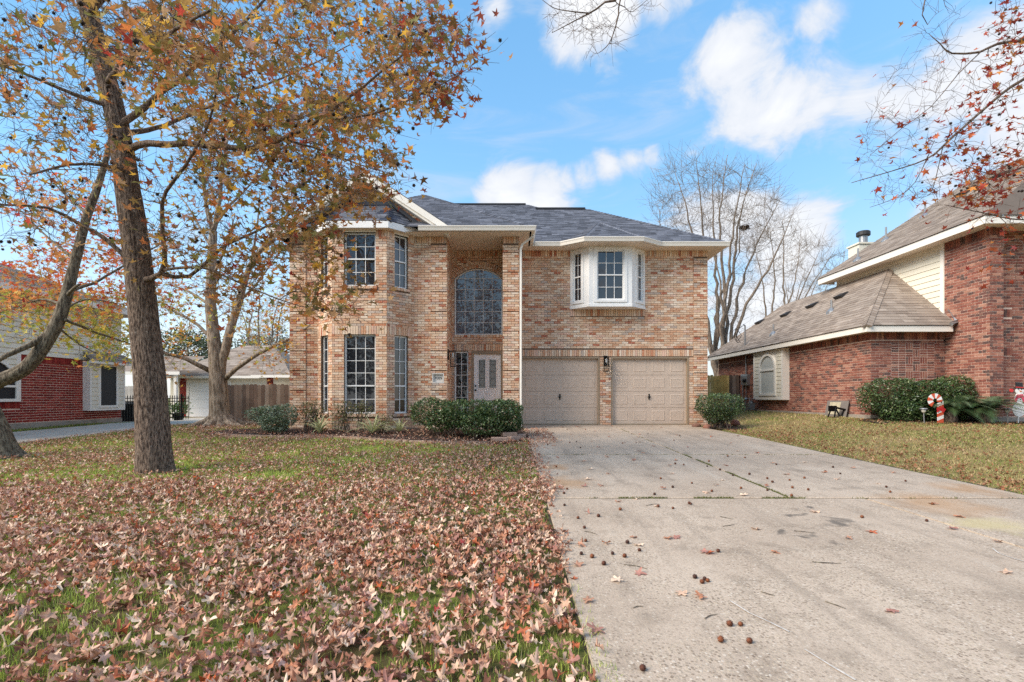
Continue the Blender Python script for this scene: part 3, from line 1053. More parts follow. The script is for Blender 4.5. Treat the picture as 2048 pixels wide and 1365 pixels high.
# bay: three faces
BA, BB, BC, BD = (-5.63, 14.5), (-5.0, 13.9), (-3.475, 13.9), (-2.84, 14.5)
def bayface(p, q, a0, a1, cols, meetL, meetU, lab):
    u = Vector((q[0] - p[0], q[1] - p[1], 0)); W = u.length
    M = frame((p[0], p[1], 0), u)
    lo, hi = (a0, a1, .414, 2.62), (a0, a1, 3.97, 5.46)
    hs = [lo, hi]
    wall_back(wall, M, 0, W, -.4, SOF + .05, hs, reveal=.1)
    brick_field(ps, M, 0, W, -.05, SOF, hs + [(0, W, 2.62, 2.86), (a0 - .06, a1 + .06, .33, .414), (a0 - .06, a1 + .06, 3.885, 3.97), (0, W, SOF - .2, SOF)], TAN, TANW, phase=.07)
    soldier(ps, M, 0, W, 2.62, 2.86, TAN, TANW)
    soldier(ps, M, 0, a0, SOF - .2, SOF, TAN2, TANW); soldier(ps, M, a1, W, SOF - .2, SOF, TAN2, TANW)
    for s in (.414, 3.97): soldier(ps, M, a0 - .05, a1 + .05, s - .085, s, TAN, TANW, wid=.105, proud=.04)
    window(H_, M, a0, a1, .414, 2.62, cols, 2, .78, rows2=4)
    window(H_, M, a0, a1, 3.97, 5.46, cols, 2, .76, rows2=2)
    MB().box((a0 - .02, 5.46, -.1), (a1 + .02, SOF, .03), M).build('head_trim', M_trim, H_)
bayface(BA, BB, .21, .64, 2, .8, .7, 'left')
bayface(BB, BC, .33, 1.21, 3, .8, .7, 'front')
bayface(BC, BD, .235, .665, 2, .8, .7, 'right')
# closed sides and back, plain backing with brick courses on the left and right flanks
for O, u, W in (((-6.44, 27, 0), (0, -1, 0), 12.5), ((6.2, 15.87, 0), (0, 1, 0), 11.13), ((6.2, 27, 0), (-1, 0, 0), 12.64)):
    Mq = frame(O, u); wall_back(wall, Mq, 0, W, -.4, SOF + .05, [])
    if u[0] == 0:
        e0, e1 = (W - 2.5, W) if u[1] < 0 else (0, 2.5)
        brick_field(ps, Mq, e0, e1, -.05, SOF, [], TAN, TANW)
wo = wall.build('wall', M_mortar, H_)
ps.build(wo, 'brick', 'brickwork', M_brick, 300, zmin=1.0, ok=lambda x, y, c: x > 770 and not (1040 > x and y > 790))
# front slab / foundation and porch floor
fd = MB(); fd.box((-6.42, 14.52, -.6), (6.18, 27, -.06)); fd.box((-1.9, 14.2, -.5), (-.25, 15.87, .02)); fd.build('foundation', M_found, H_)

# windows of entry
aw = MB()
n = 16; ring = []
yy = lambda x, o=0: ARC[4] - arad + math.sqrt(max((arad - o) ** 2 - (x - ccx) ** 2, 0))
outer = [(ARC[0], ARC[2])] + [(ARC[0] + (ARC[1] - ARC[0]) * i / n, yy(ARC[0] + (ARC[1] - ARC[0]) * i / n)) for i in range(n + 1)] + [(ARC[1], ARC[2])]
inner = [(ARC[0] + .04, ARC[2] + .04)] + [(ARC[0] + .04 + (ARC[1] - ARC[0] - .08) * i / n, yy(ARC[0] + .04 + (ARC[1] - ARC[0] - .08) * i / n, .04)) for i in range(n + 1)] + [(ARC[1] - .04, ARC[2] + .04)]
for i in range(len(outer)):
    j = (i + 1) % len(outer)
    q = [outer[i], outer[j], inner[j], inner[i]]
    aw.prism([Mg @ Vector((a, b, -.11)) for a, b in q], [Mg @ Vector((a, b, -.06)) for a, b in q])
awo = aw.build('arched_window', M_white, H_)
A0, A1, B0 = ARC[0] + .04, ARC[1] - .04, ARC[2] + .04
for i in range(1, 5):
    x = A0 + (A1 - A0) * i / 5
    MB().box((x - .007, B0, -.085), (x + .007, yy(x, .04), -.068), Mg).build('muntin', M_white, awo)
rowz = [B0 + .352 * k for k in range(6)]
for z in rowz[1:]:
    hw = min(A1 - ccx, math.sqrt(max((arad - .04) ** 2 - (z - (ARC[4] - arad)) ** 2, 0)))
    MB().box((ccx - hw, z - .007, -.086), (ccx + hw, z + .007, -.069), Mg).build('muntin', M_white, awo)
for i in range(5):
    for j in range(6):
        x0, x1 = A0 + (A1 - A0) * i / 5, A0 + (A1 - A0) * (i + 1) / 5; y0 = rowz[j]
        if j < 5: q = [(x0, y0), (x1, y0), (x1, rowz[j + 1]), (x0, rowz[j + 1])]
        else: q = [(x0, y0), (x1, y0), (x1, max(yy(x1, .035), y0 + .01)), ((x0 + x1) / 2, yy((x0 + x1) / 2, .035)), (x0, max(yy(x0, .035), y0 + .01))]
        t = [random.uniform(-.0025, .0025) for _ in range(2)]
        f = lambda a, b: -.088 + t[0] * (a - x0) / .28 + t[1] * (b - y0) / .35
        p_ = MB(); p_.prism([Mg @ Vector((a, b, f(a, b) - .004)) for a, b in q], [Mg @ Vector((a, b, f(a, b))) for a, b in q]); p_.build('pane', M_glass2, awo)
window(H_, Mg, sl[0], sl[1], sl[2], sl[3], 2, 6, None, name='sidelight', inset=.05)
# front door
df = MB()
df.box((-1.29, -.1, -.10), (-1.215, 2.35, .0), Mg); df.box((-.355, -.1, -.10), (-.28, 2.35, .0), Mg); df.box((-1.215, 2.245, -.10), (-.355, 2.35, .0), Mg)
df.build('door_frame', M_gframe, H_)
dd = MB().box((-1.213, .02, -.09), (-.357, 2.243, -.045), Mg).build('front_door', M_door, H_)
dd['label'] = 'pale panelled front door with two leaded glass lights'
for (a, b) in ((-1.06, -.85), (-.72, -.51)):
    fr_ = MB()
    for p, q in (((a - .03, 1.14, -.046), (a, 2.10, -.03)), ((b, 1.14, -.046), (b + .03, 2.10, -.03)), ((a, 1.14, -.046), (b, 1.17, -.03)), ((a, 2.07, -.046), (b, 2.10, -.03))): fr_.box(p, q, Mg)
    fr_.build('light_frame', M_door, dd)
    MB().box((a, 1.17, -.05), (b, 2.07, -.040), Mg).build('pane', M_leaded, dd)
    lead = MB(); c_ = (a + b) / 2
    for s in (-1, 1):
        for k in range(4):
            z = 1.25 + .22 * k
            lead.tube([Mg @ Vector((c_ + s * (.015 + .075 * math.sin(math.pi * t / 8)), z + .2 * t / 8, -.038)) for t in range(9)], .002, 4)
        lead.tube([Mg @ Vector((c_ + s * .09, 1.18, -.038)), Mg @ Vector((c_ + s * .09, 2.06, -.038))], .003, 4)
    for z in (1.25, 1.47, 1.69, 1.91, 2.02): lead.tube([Mg @ Vector((a + .01, z, -.038)), Mg @ Vector((b - .01, z, -.038))], .003, 4)
    lead.build('leading', M_black, dd)
    pn = MB(); pn.prism([Mg @ Vector((x, y, -.046)) for x, y in ((a - .01, .18), (b + .01, .18), (b + .01, 1.02), (a - .01, 1.02))], [Mg @ Vector((x, y, -.032)) for x, y in ((a + .03, .22), (b - .03, .22), (b - .03, .98), (a + .03, .98))])
    pn.build('panel', M_door, dd)
    ri = MB()
    for p, q in (((a - .04, .14, -.046), (a - .02, 1.06, -.034)), ((b + .02, .14, -.046), (b + .04, 1.06, -.034)), ((a - .02, 1.04, -.046), (b + .02, 1.06, -.034)), ((a - .02, .14, -.046), (b + .02, .16, -.034))): ri.box(p, q, Mg)
    ri.build('panel_moulding', M_door, dd)
for z, r_ in ((1.235, .028), (1.10, .034)):
    k = MB(); k.lathe(Mg @ Vector((-1.155, z, -.045)), [(r_, 0), (r_, .012), (r_ * .5, .02), (r_ * .9, .045), (r_ * .7, .065)], 12, axis=Mg.to_3x3()); k.build('knob', M_black, dd, True)
# house number plaque, set into the wall
pl = MB(); pl.box((-2.29, 1.30, -.045), (-1.99, 1.55, -.02), Mf)
for p, q in (((-2.31, 1.28, -.02), (-2.28, 1.57, .035)), ((-2.0, 1.28, -.02), (-1.97, 1.57, .035)), ((-2.28, 1.28, -.02), (-2.0, 1.31, .035)), ((-2.28, 1.54, -.02), (-2.0, 1.57, .035))): pl.box(p, q, Mf)
plo = pl.build('number_plaque', mat_plain('cast_stone', S(206, 200, 192), .8, .06, 20), H_)
plo['label'] = 'pale stone house number plaque reading 7089'
fc = bpy.data.curves.new('number', 'FONT'); fc.body = '7089'; fc.size = .11; fc.extrude = .003; fc.align_x = 'CENTER'; fc.align_y = 'CENTER'
_t = bpy.data.objects.new('tmp_text', fc); COL.objects.link(_t)
nm = bpy.data.meshes.new_from_object(_t.evaluated_get(bpy.context.evaluated_depsgraph_get())); bpy.data.objects.remove(_t)
nm.materials.clear(); nm.materials.append(mat_plain('number_grey', S(96, 92, 88), .7))
fo = bpy.data.objects.new('house_number', nm); link(fo, plo)
fo.matrix_basis = Mf @ Matrix.Translation((-2.14, 1.425, -.016))
# garage doors
for k, (a, b) in enumerate(((.27, 2.79), (3.14, 5.62))):
    fr_ = MB()
    fr_.box((a, -.05, -.14), (a + .055, 2.17, -.01), Mg); fr_.box((b - .055, -.05, -.14), (b, 2.17, -.01), Mg); fr_.box((a + .055, 2.105, -.14), (b - .055, 2.17, -.01), Mg)
    fr_.build('garage_frame', M_gframe, H_)
    A, Bq = a + .055, b - .055
    gd = MB().box((A, -.02, -.16), (Bq, 2.105, -.13), Mg).build('garage_door', M_garage, H_)
    gd['label'] = ('taupe panelled garage door beside the entry', 'taupe panelled garage door at the right end of the house')[k]
    MB().box((A, -.02, -.128), (Bq, .03, -.105), Mg).build('bottom_seal', M_gframe, gd)
    for r_ in range(4):
        z0, z1 = .02 + r_ * .521, .02 + (r_ + 1) * .521
        sec = MB(); sec.box((A, z0 + .004, -.13), (Bq, z1 - .004, -.112), Mg); sc_ = sec.build('section', M_garage, gd)
        cw = (Bq - A) / 4
        for c_ in range(4):
            x0, x1 = A + cw * c_ + .085, A + cw * (c_ + 1) - .085; y0, y1 = z0 + .10, z1 - .09
            rc = MB()
            i0 = [(x0, y0), (x1, y0), (x1, y1), (x0, y1)]; i1 = [(x0 + .03, y0 + .03), (x1 - .03, y0 + .03), (x1 - .03, y1 - .03), (x0 + .03, y1 - .03)]
            i2 = [(x0 + .05, y0 + .05), (x1 - .05, y0 + .05), (x1 - .05, y1 - .05), (x0 + .05, y1 - .05)]
            v3 = lambda q, z: [Mg @ Vector((x, y, z)) for x, y in q]
            rc.prism(v3(i0, -.1115), v3(i1, -.102), caps=False); rc.prism(v3(i1, -.102), v3(i2, -.107), caps=False); rc.poly(v3(i2, -.107))
            rc.build('panel', M_garage, gd)
    hx = (A + Bq) / 2
    h = MB(); h.box((hx - .018, .80, -.112), (hx + .018, .98, -.10), Mg); h.tube([Mg @ Vector((hx, .95, -.10)), Mg @ Vector((hx, .95, -.06)), Mg @ Vector((hx, .85, -.055)), Mg @ Vector((hx, .80, -.095))], .012, 6)
    h.box((hx - .05, .875, -.10), (hx + .05, .895, -.085), Mg)
    h.build('handle', M_black, gd)
kp = MB().box((.285, 1.52, -.01), (.325, 1.68, .03), Mg).build('keypad', M_black, H_)

# oriel window of the right wing
O1, O2, O3, O4 = (1.84, 15.87), (2.37, 15.37), (3.69, 15.37), (4.22, 15.87)
ob = MB()
def oface(p, q, a0, a1, cols):
    u = Vector((q[0] - p[0], q[1] - p[1], 0)); W = u.length; M = frame((p[0], p[1], 0), u)
    hole = (a0, a1, 3.87, 5.41)
    wall_back(ob, M, 0, W, 3.66, SOF + .1, [hole], reveal=.06)
    window(H_, M, a0, a1, 3.87, 5.41, cols, 2, .77, rows2=2, inset=.03)
    tr = MB()
    for a, b in (((a0 - .09, 3.80, 0), (a0, 5.49, .022)), ((a1, 3.80, 0), (a1 + .09, 5.49, .022)), ((a0, 5.41, 0), (a1, 5.49, .022)), ((a0, 3.80, 0), (a1, 3.87, .03))): tr.box((max(a[0], .0), a[1], a[2]), (min(b[0], W), b[1], b[2]), M)
    tr.box((.0, 3.66, 0), (W, 3.735, .02), M)
    tr.build('window_trim', M_white, H_)
oface(O1, O2, .12, .44, 2); oface(O2, O3, .24, 1.08, 3); oface(O3, O4, .29, .61, 2)
ob.poly([Vector((*p, 3.66)) for p in (O1, O4, O3, O2)]); ob.build('oriel', M_white, H_)

# roofs
rs, rb = Pieces(), MB()
SL, EZ = .645, 5.66
def hip(x0, x1, y0, y1, z, ridge_axis, r0, r1, s=SL, faces='FRBL'):
    """hip roof over the eave rectangle; ridge between r0 and r1 along its axis"""
    if ridge_axis == 'y':
        c = (x0 + x1) / 2; h = z + s * (x1 - x0) / 2; a, b = (c, r0, h), (c, r1, h)
        fs = {'F': [(x0, y0, z), (x1, y0, z), a], 'R': [(x1, y0, z), (x1, y1, z), b, a], 'B': [(x1, y1, z), (x0, y1, z), b], 'L': [(x0, y1, z), (x0, y0, z), a, b]}
        hips = [((x0, y0, z), a), ((x1, y0, z), a), (a, b)]
    else:
        c = (y0 + y1) / 2; h = z + s * (y1 - y0) / 2; a, b = (r0, c, h), (r1, c, h)
        fs = {'F': [(x0, y0, z), (x1, y0, z), b, a], 'R': [(x1, y0, z), (x1, y1, z), b], 'B': [(x1, y1, z), (x0, y1, z), a, b], 'L': [(x0, y1, z), (x0, y0, z), a]}
        hips = [((x0, y0, z), a), ((x1, y0, z), b), (a, b)]
    for k in 'FRBL':
        if k in faces: roof_facet(rs, rb, fs[k], CHAR, CHARW)
        else: rb.poly(fs[k])
    return hips
hA = hip(-6.9, .57, 14.03, 27.5, EZ, 'y', 17.77, 23.8, faces='FR')
hB = hip(-1.2, 6.67, 15.40, 23.04, EZ - .02, 'x', -1.0, 2.85, faces='FR')
hC = hip(-6.9, 6.36, 16.26, 27.74, EZ - .02, 'x', -3.0, .62, faces='FR')
caps(rs, *hA[1], CHAR, CHARW); caps(rs, *hB[1], CHAR, CHARW); caps(rs, *hC[1], CHAR, CHARW)
# gable roof over the bay
gy0, gy1 = 14.15, 16.75
gl, gr_, gt = (GX - GH, EZ), (GX + GH, EZ), (GX, EZ + GS * GH)
roof_facet(rs, rb, [(gr_[0], gy0, gr_[1]), (gr_[0], gy1, gr_[1]), (gt[0], gy1, gt[1]), (gt[0], gy0, gt[1])], CHAR, CHARW)
roof_facet(rs, rb, [(gl[0], gy1, gl[1]), (gl[0], gy0, gl[1]), (gt[0], gy0, gt[1]), (gt[0], gy1, gt[1])], CHAR, CHARW)
# bay roof
br = [(-5.90, 14.49), (-5.09, 13.68), (-3.385, 13.68), (-2.575, 14.49)]
tz = 6.45
tl, tr_ = (-4.95, 14.49, tz), (-3.53, 14.49, tz)
BZ = 5.71
roof_facet(rs, rb, [(*br[1], BZ), (*br[2], BZ), tr_, tl], NAVY, NAVYW)
roof_facet(rs, rb, [(*br[2], BZ), (*br[3], BZ), tr_], NAVY, NAVYW)
roof_facet(rs, rb, [(*br[0], BZ), (*br[1], BZ), tl], NAVY, NAVYW)
caps(rs, (*br[2], BZ), tr_, NAVY, NAVYW, .2); caps(rs, (*br[1], BZ), tl, NAVY, NAVYW, .2)
# oriel roof
oe = [(1.50, 15.42), (2.17, 14.92), (3.89, 14.92), (4.56, 15.42)]; ap = (3.03, 17.35, 6.93); OZ = EZ - .02
for a, b in zip(oe[:-1], oe[1:]): roof_facet(rs, rb, [(*a, OZ), (*b, OZ), ap], CHAR, CHARW)
LCAP = [S(124, 126, 134), S(114, 116, 124)]
caps(rs, (*oe[1], OZ), ap, LCAP, [1, 1], .24); caps(rs, (*oe[2], OZ), ap, LCAP, [1, 1], .24)
ro = rb.build('roof', mat_plain('roof_deck', S(60, 60, 64), .95, .1, 3), H_)
rs.build(ro, 'shingle', 'shingles', M_shingle, 300)
rv = MB(); rv.box((-2.9, 21.88, 9.3), (.6, 22.12, 9.37)); rv.box((.9, 19.1, 8.07), (2.8, 19.34, 8.13)); rv.build('ridge_vent', mat_plain('ridge_vent', S(40, 42, 48), .9), ro)
fl = MB()
for p, q in (((-4.95, 14.47, tz), (-2.6, 14.47, BZ + .02)), ): pass
fl.prism([Vector(p) for p in ((-4.95, 14.44, tz - .02), (-3.53, 14.44, tz - .02), (-3.53, 14.44, tz + .1), (-4.95, 14.44, tz + .1))], [Vector(p) for p in ((-4.95, 14.47, tz - .02), (-3.53, 14.47, tz - .02), (-3.53, 14.47, tz + .1), (-4.95, 14.47, tz + .1))])
for s, e in ((tr_, (br[3][0] + .03, 14.46, BZ)), (tl, (br[0][0] - .03, 14.46, BZ))):
    s, e = Vector(s), Vector(e); s.y = e.y = 14.44; up = Vector((0, 0, .12)); th = Vector((0, .03, 0))
    fl.prism([s, e, e + up, s + up], [s + th, e + th, e + up + th, s + up + th])
fl.build('flashing', mat_plain('flashing', S(52, 56, 66), .6, .1, 5), ro)
# soffits, fascia, gutters
so = MB()
so.poly([(-6.85, 14.05, SOF), (.55, 14.05, SOF), (.55, 15.9, SOF), (-6.85, 15.9, SOF)])
so.poly([(.5, 15.42, SOF - .002), (6.65, 15.42, SOF - .002), (6.65, 27, SOF - .002), (6.2, 27, SOF - .002), (6.2, 15.9, SOF - .002), (.5, 15.9, SOF - .002)])
so.poly([Vector((x, y, SOF - .004)) for x, y in ((1.56, 15.44), (2.2, 14.96), (3.86, 14.96), (4.5, 15.44), (4.4, 15.9), (1.6, 15.9))])
so.poly([Vector((x, y, SOF - .01)) for x, y in ((-5.87, 14.5), (-5.08, 13.71), (-3.4, 13.71), (-2.6, 14.5))])
so.poly([(-6.85, 14.05, SOF), (-6.85, 27, SOF), (-6.44, 27, SOF), (-6.44, 14.05, SOF)])
so.build('soffit', M_soffit, H_)
fa = MB()
fa.box((.5, 14.03, SOF - .0), (.57, 15.42, EZ)); fa.box((-2.0, 14.03, SOF), (.5, 14.07, EZ)); fa.box((6.63, 15.42, SOF), (6.67, 27, EZ - .02)); fa.box((4.5, 15.40, SOF), (6.63, 15.44, EZ - .02)); fa.box((.57, 15.40, SOF), (1.55, 15.44, EZ - .02))
for a, b in zip(oe[:-1], oe[1:]):
    a, b = Vector((*a, 0)), Vector((*b, 0)); M = frame((a.x, a.y, 0), b - a); fa.box((0, SOF - .004, -.04), ((b - a).length, OZ, 0), M)
fa.build('fascia', M_trim, H_)
bf = MB()
for a, b in zip(br[:-1], br[1:]):
    a, b = Vector((*a, 0)), Vector((*b, 0)); M = frame((a.x, a.y, 0), b - a); bf.box((0, SOF - .015, -.03), ((b - a).length, BZ - .01, .0), M)
bf.build('bay_fascia', M_white, H_)
gu = MB(); gutter_run(gu, [(-2.62, 14.03, EZ), (.57, 14.03, EZ), (.57, 15.40, EZ)]); gu.build('gutter', M_trim, H_)
gu = MB(); gutter_run(gu, [(.70, 15.40, EZ - .02), (oe[0][0], 15.40, EZ - .02), (oe[1][0], 14.92, OZ), (oe[2][0], 14.92, OZ), (oe[3][0], 15.40, EZ - .02), (6.67, 15.40, EZ - .02)]); gu.build('gutter', M_trim, H_)
gu = MB(); gutter_run(gu, [(-6.9, 14.15, EZ - .03), (-5.95, 14.15, EZ - .03)]); gu.build('gutter', M_trim, H_)
ds = MB(); ds.tube([(.60, 14.25, EZ - .12), (.60, 14.25, EZ - .2), (.30, 14.42, EZ - .38), (.255, 14.44, EZ - .5), (.255, 14.44, .1), (.255, 14.30, .02)], .038, 4); ds.build('downspout', M_trim, H_)
# rake boards of the gable
for s in (-1, 1):
    rk = MB()
    e = Vector((GX + s * (GH - .12), gy0, EZ + .12 * GS)); t = Vector((GX, gy0, EZ + GS * GH))
    for (dz, hh, y0, y1) in ((-.02, .20, gy0 - .02, gy0 + .02), (-.20, .10, gy0 + .02, 14.46)):
        rk.prism([e + Vector((0, y0 - gy0, dz - hh)), t + Vector((0, y0 - gy0, dz - hh)), t + Vector((0, y0 - gy0, dz)), e + Vector((0, y0 - gy0, dz))],
                 [e + Vector((0, y1 - gy0, dz - hh)), t + Vector((0, y1 - gy0, dz - hh)), t + Vector((0, y1 - gy0, dz)), e + Vector((0, y1 - gy0, dz))])
    rk.build('rake_board', M_trim, H_)
bx = MB(); bx.box((-6.9, 14.02, EZ - .17), (-6.35, 14.5, EZ - .03)); bx.build('eave_return', M_trim, H_)
lantern((-1.87, 14.68, 2.02), (1, 0, 0), 'black box lantern on the side wall of the entry recess')
lantern((2.965, 15.85, 1.93), (0, -1, 0), 'black box lantern on the brick pillar between the garage doors')
# ------------------------------------------------------------------ red brick house on the right
RH = empty('red_house', (12.1, 14, .2), 'dark red brick house with brown shingle roofs and cream siding', 'house')
CO, BL = .0745, .212
rw, rp = MB(), Pieces()
FB = .38
def rbrick(M, u0, u1, v0, v1, holes=(), pal=RED, w=REDW, **k): brick_field(rp, M, u0, u1, v0, v1, list(holes), pal, w, course=CO, blen=BL, gap=.013, **k)
Ms = frame((10.05, 24.3, 0), (0, -1, 0))                       # long side wall of the low wing
bump_ = (4.0, 6.2, .78, 2.62)
wall_back(rw, Ms, 0, 10.3, -.4, 2.75, [bump_], reveal=.1)
rbrick(Ms, 0, 10.308, FB, 2.48, [bump_]); soldier(rp, Ms, 0, 4.0, 2.48, 2.69, RED, REDW); soldier(rp, Ms, 6.2, 10.3, 2.48, 2.69, RED, REDW)
Mw = frame((0, 14.0, 0), (1, 0, 0))                            # front of the low wing, with a basket-weave panel
wall_back(rw, Mw, 10.05, 12.12, -.4, 2.75, [])
pan = (10.62, 11.82, FB + CO * 3, 2.48 - .0)
rbrick(Mw, 10.042, 12.12, FB, 2.48, [pan], pal=RED); soldier(rp, Mw, 10.05, 12.12, 2.48, 2.69, RED, REDW)
q = .2; nx = 6; nz = int((pan[3] - pan[2]) / q)
for i in range(nx):
    for j in range(nz):
        x0, z0 = pan[0] + i * q, pan[2] + j * q
        vert = (i in (2, 3, 4) and (i + j) % 2 == 0)
        for k in range(3):
            a = (x0 + .009, z0 + k * q / 3 + .009, x0 + q - .009, z0 + (k + 1) * q / 3 - .009) if not vert else (x0 + k * q / 3 + .009, z0 + .009, x0 + (k + 1) * q / 3 - .009, z0 + q - .009)
            rp.put(Mw, [(a[0], a[1]), (a[2], a[1]), (a[2], a[3]), (a[0], a[3])], .008, .008, 0, pick(REDW), RED, None)
zt = pan[2] + nz * q
rbrick(Mw, pan[0], pan[1], zt, 2.48)
M2 = frame((12.12, 18.6, 0), (0, -1, 0))                       # side of the two-storey part
wall_back(rw, M2, 0, 5.92, -.4, 5.3, [])
rbrick(M2, 4.6, 5.928, FB, 4.98); soldier(rp, M2, 4.6, 5.92, 4.98, 5.19, RED, REDW)
M3 = frame((0, 12.68, 0), (1, 0, 0))
wall_back(rw, M3, 12.12, 12.46, -.4, 5.3, []); rbrick(M3, 12.112, 12.46, FB, 4.98, pal=RED); soldier(rp, M3, 12.12, 12.46, 4.98, 5.19, RED, REDW)
M4 = frame((0, 12.98, 0), (1, 0, 0))
wall_back(rw, M4, 12.46, 17, -.4, 5.3, [])
dk = RED
rbrick(M4, 12.46, 17.0, FB, 5.19, [(12.56, 12.98, 1.95, 2.16), (12.56, 12.98, 2.95, 3.16)], pal=dk)
for z in (1.95, 2.95): soldier(rp, M4, 12.56, 12.98, z, z + .21, dk, REDW)
rw.poly([(12.46, 12.68, -.4), (12.46, 12.98, -.4), (12.46, 12.98, 5.3), (12.46, 12.68, 5.3)])
for O, u, W, h in (((17, 12.98, 0), (0, 1, 0), 11.3, 5.3), ((17, 24.3, 0), (-1, 0, 0), 6.95, 2.75), ((17, 18.6, 0), (-1, 0, 0), 4.88, 5.3)):
    wall_back(rw, frame(O, u), 0, W, -.4, h, [])
rwo = rw.build('wall', M_redmortar, RH)
rp.build(rwo, 'brick', 'brickwork', M_redbrick, 300, zmin=.5, ok=lambda x, y, c: not (1700 < x < 1920 and y > 745))
fd = MB(); fd.box((10.0, 13.95, -.4), (12.2, 24.3, FB - .01)); fd.box((12.07, 12.63, -.4), (16.9, 14.2, FB - .012)); fd.build('foundation', M_found, RH)
for yy_, zz_ in ((18.0, .27), (17.1, .25)):
    MB().box((9.97, yy_ - .22, zz_ - .05), (9.999, yy_ + .22, zz_ + .04)).build('crawl_vent', M_black, RH)
# lap siding above the low roof, board by board
for j in range(15):
    z0 = 2.75 + j * .165
    b = MB(); b.prism([M2 @ Vector(p) for p in ((0, z0, .002), (4.48, z0, .002), (4.48, z0 + .165, .002), (0, z0 + .165, .002))], [M2 @ Vector(p) for p in ((0, z0, .026), (4.48, z0, .026), (4.48, z0 + .163, .008), (0, z0 + .163, .008))])
    b.build('siding_board', M_cream, RH)
MB().box((4.48, 2.4, 0), (4.60, 5.2, .035), M2).build('corner_board', M_trim, RH); MB().box((-.02, 2.75, 0), (.0, 5.2, .03), M2).build('corner_board', M_trim, RH)
# fascia and soffit
fz = MB()
fz.box((11.60, 12.26, 5.14), (11.64, 18.95, 5.33)); fz.box((11.64, 12.26, 5.14), (17, 12.30, 5.33)); fz.box((11.64, 18.91, 5.14), (12.2, 18.95, 5.33))
fz.build('fascia', M_trim, RH)
f2 = MB(); f2.box((9.65, 13.6, 2.66), (9.69, 24.7, 2.82)); f2.box((9.69, 13.6, 2.66), (12.0, 13.64, 2.82)); f2.build('fascia', M_trim, RH)
sf = MB(); sf.poly([(11.62, 12.28, 5.19), (12.14, 12.28, 5.19), (12.14, 18.93, 5.19), (11.62, 18.93, 5.19)]); sf.poly([(12.14, 12.28, 5.188), (17, 12.28, 5.188), (17, 13, 5.188), (12.14, 13, 5.188)])
sf.poly([(9.67, 13.62, 2.69), (10.07, 13.62, 2.69), (10.07, 24.7, 2.69), (9.67, 24.7, 2.69)]); sf.poly([(10.07, 13.62, 2.688), (12.1, 13.62, 2.688), (12.1, 14.02, 2.688), (10.07, 14.02, 2.688)]); sf.build('soffit', M_soffit, RH)
# roofs
ms, mbk = Pieces(), MB()
S1, S2 = .87, .65
L0 = 2.83; U0 = 5.34
roof_facet(ms, mbk, [(9.62, 24.75, L0), (9.62, 13.57, L0), (12.11, 16.06, L0 + S1 * 2.49), (12.11, 22.26, L0 + S1 * 2.49)], BROWN, BROWNW, widths=(.2, .3, .4))
roof_facet(ms, mbk, [(9.62, 13.57, L0), (12.02, 13.57, L0), (12.11, 13.66, L0 + S1 * .09), (12.11, 16.06, L0 + S1 * 2.49)], BROWN, BROWNW, widths=(.2, .3, .4))
mbk.poly([(12.11, 22.26, 5.0), (14.6, 24.75, L0), (9.62, 24.75, L0)]); mbk.poly([(12.11, 22.26, 5.0), (12.11, 18, 5.0), (17, 18, 3.2), (14.6, 24.75, L0)])
rz = U0 + S2 * 5.43
roof_facet(ms, mbk, [(11.57, 18.98, U0), (11.57, 12.23, U0), (17, 14.6, rz), (17, 18.98, rz)], BROWN, BROWNW, widths=(.2, .3, .4))
mbk.poly([(11.57, 12.23, U0), (22.4, 12.23, U0), (17, 14.6, rz)]); mbk.poly([(22.4, 12.23, U0), (22.4, 18.98, U0), (17, 18.98, rz), (17, 14.6, rz)]); mbk.poly([(11.57, 18.98, U0 - .01), (17, 18.98, rz - .01), (22.4, 18.98, U0 - .01)])
caps(ms, (9.62, 13.57, L0), (12.11, 16.06, L0 + S1 * 2.49), BROWN, BROWNW); caps(ms, (9.62, 24.75, L0), (12.11, 22.26, L0 + S1 * 2.49), BROWN, BROWNW)
mro = mbk.build('roof', mat_plain('brown_deck', S(100, 88, 78), .95, .1, 3), RH)
ms.build(mro, 'shingle', 'shingles', M_brownshingle, 300)
MB().tube([(11.9, 13.55, 2.85), (12.14, 13.62, 2.95), (12.16, 13.9, 3.3)], .07, 4).build('flashing', M_metal, mro)
def on_lower(x, y):
    a, b = (x - CX) / F, (HY - y) / F; Y = (HC - L0 + S1 * 9.62) / (S1 * a - b); return Vector((a * Y, Y, HC + b * Y))
def on_upper(x, y):
    a, b = (x - CX) / F, (HY - y) / F; Y = (HC - U0 + S2 * 11.57) / (S2 * a - b); return Vector((a * Y, Y, HC + b * Y))
M_vent = mat_plain('vent_black', S(44, 42, 42), .6, .1, 6)
for fn, sl_, pts in ((on_lower, S1, ((1684, 593), (1626, 612), (1573, 630), (1521, 645))), (on_upper, S2, ((1930, 388), (2003, 352)))):
    for (x, y) in pts:
        p = fn(x, y); M = frame(p, (0, -1, 0), Vector((1, 0, sl_)))
        v_ = MB(); v_.prism([M @ Vector(q) for q in ((-.2, -.14, .01), (.2, -.14, .01), (.2, .16, .01), (-.2, .16, .01))], [M @ Vector(q) for q in ((-.2, -.16, .13), (.2, -.16, .13), (.18, .14, .05), (-.18, .14, .05))])
        v_.build('roof_vent', M_vent, mro)
for fn, pts in ((on_lower, ((1663, 622, .3), (1547, 668, .33))), (on_upper, ((1716, 520, .35), (1772, 480, .4), (1850, 432, .4)))):
    for (x, y, h) in pts:
        p = fn(x, y); v_ = MB(); v_.lathe(p - Vector((0, 0, .15)), [(.16, 0), (.15, .12), (.05, .24), (.03, .25), (.03, .2 + h), (.028, .2 + h)], 10); v_.build('vent_pipe', M_metal, mro)
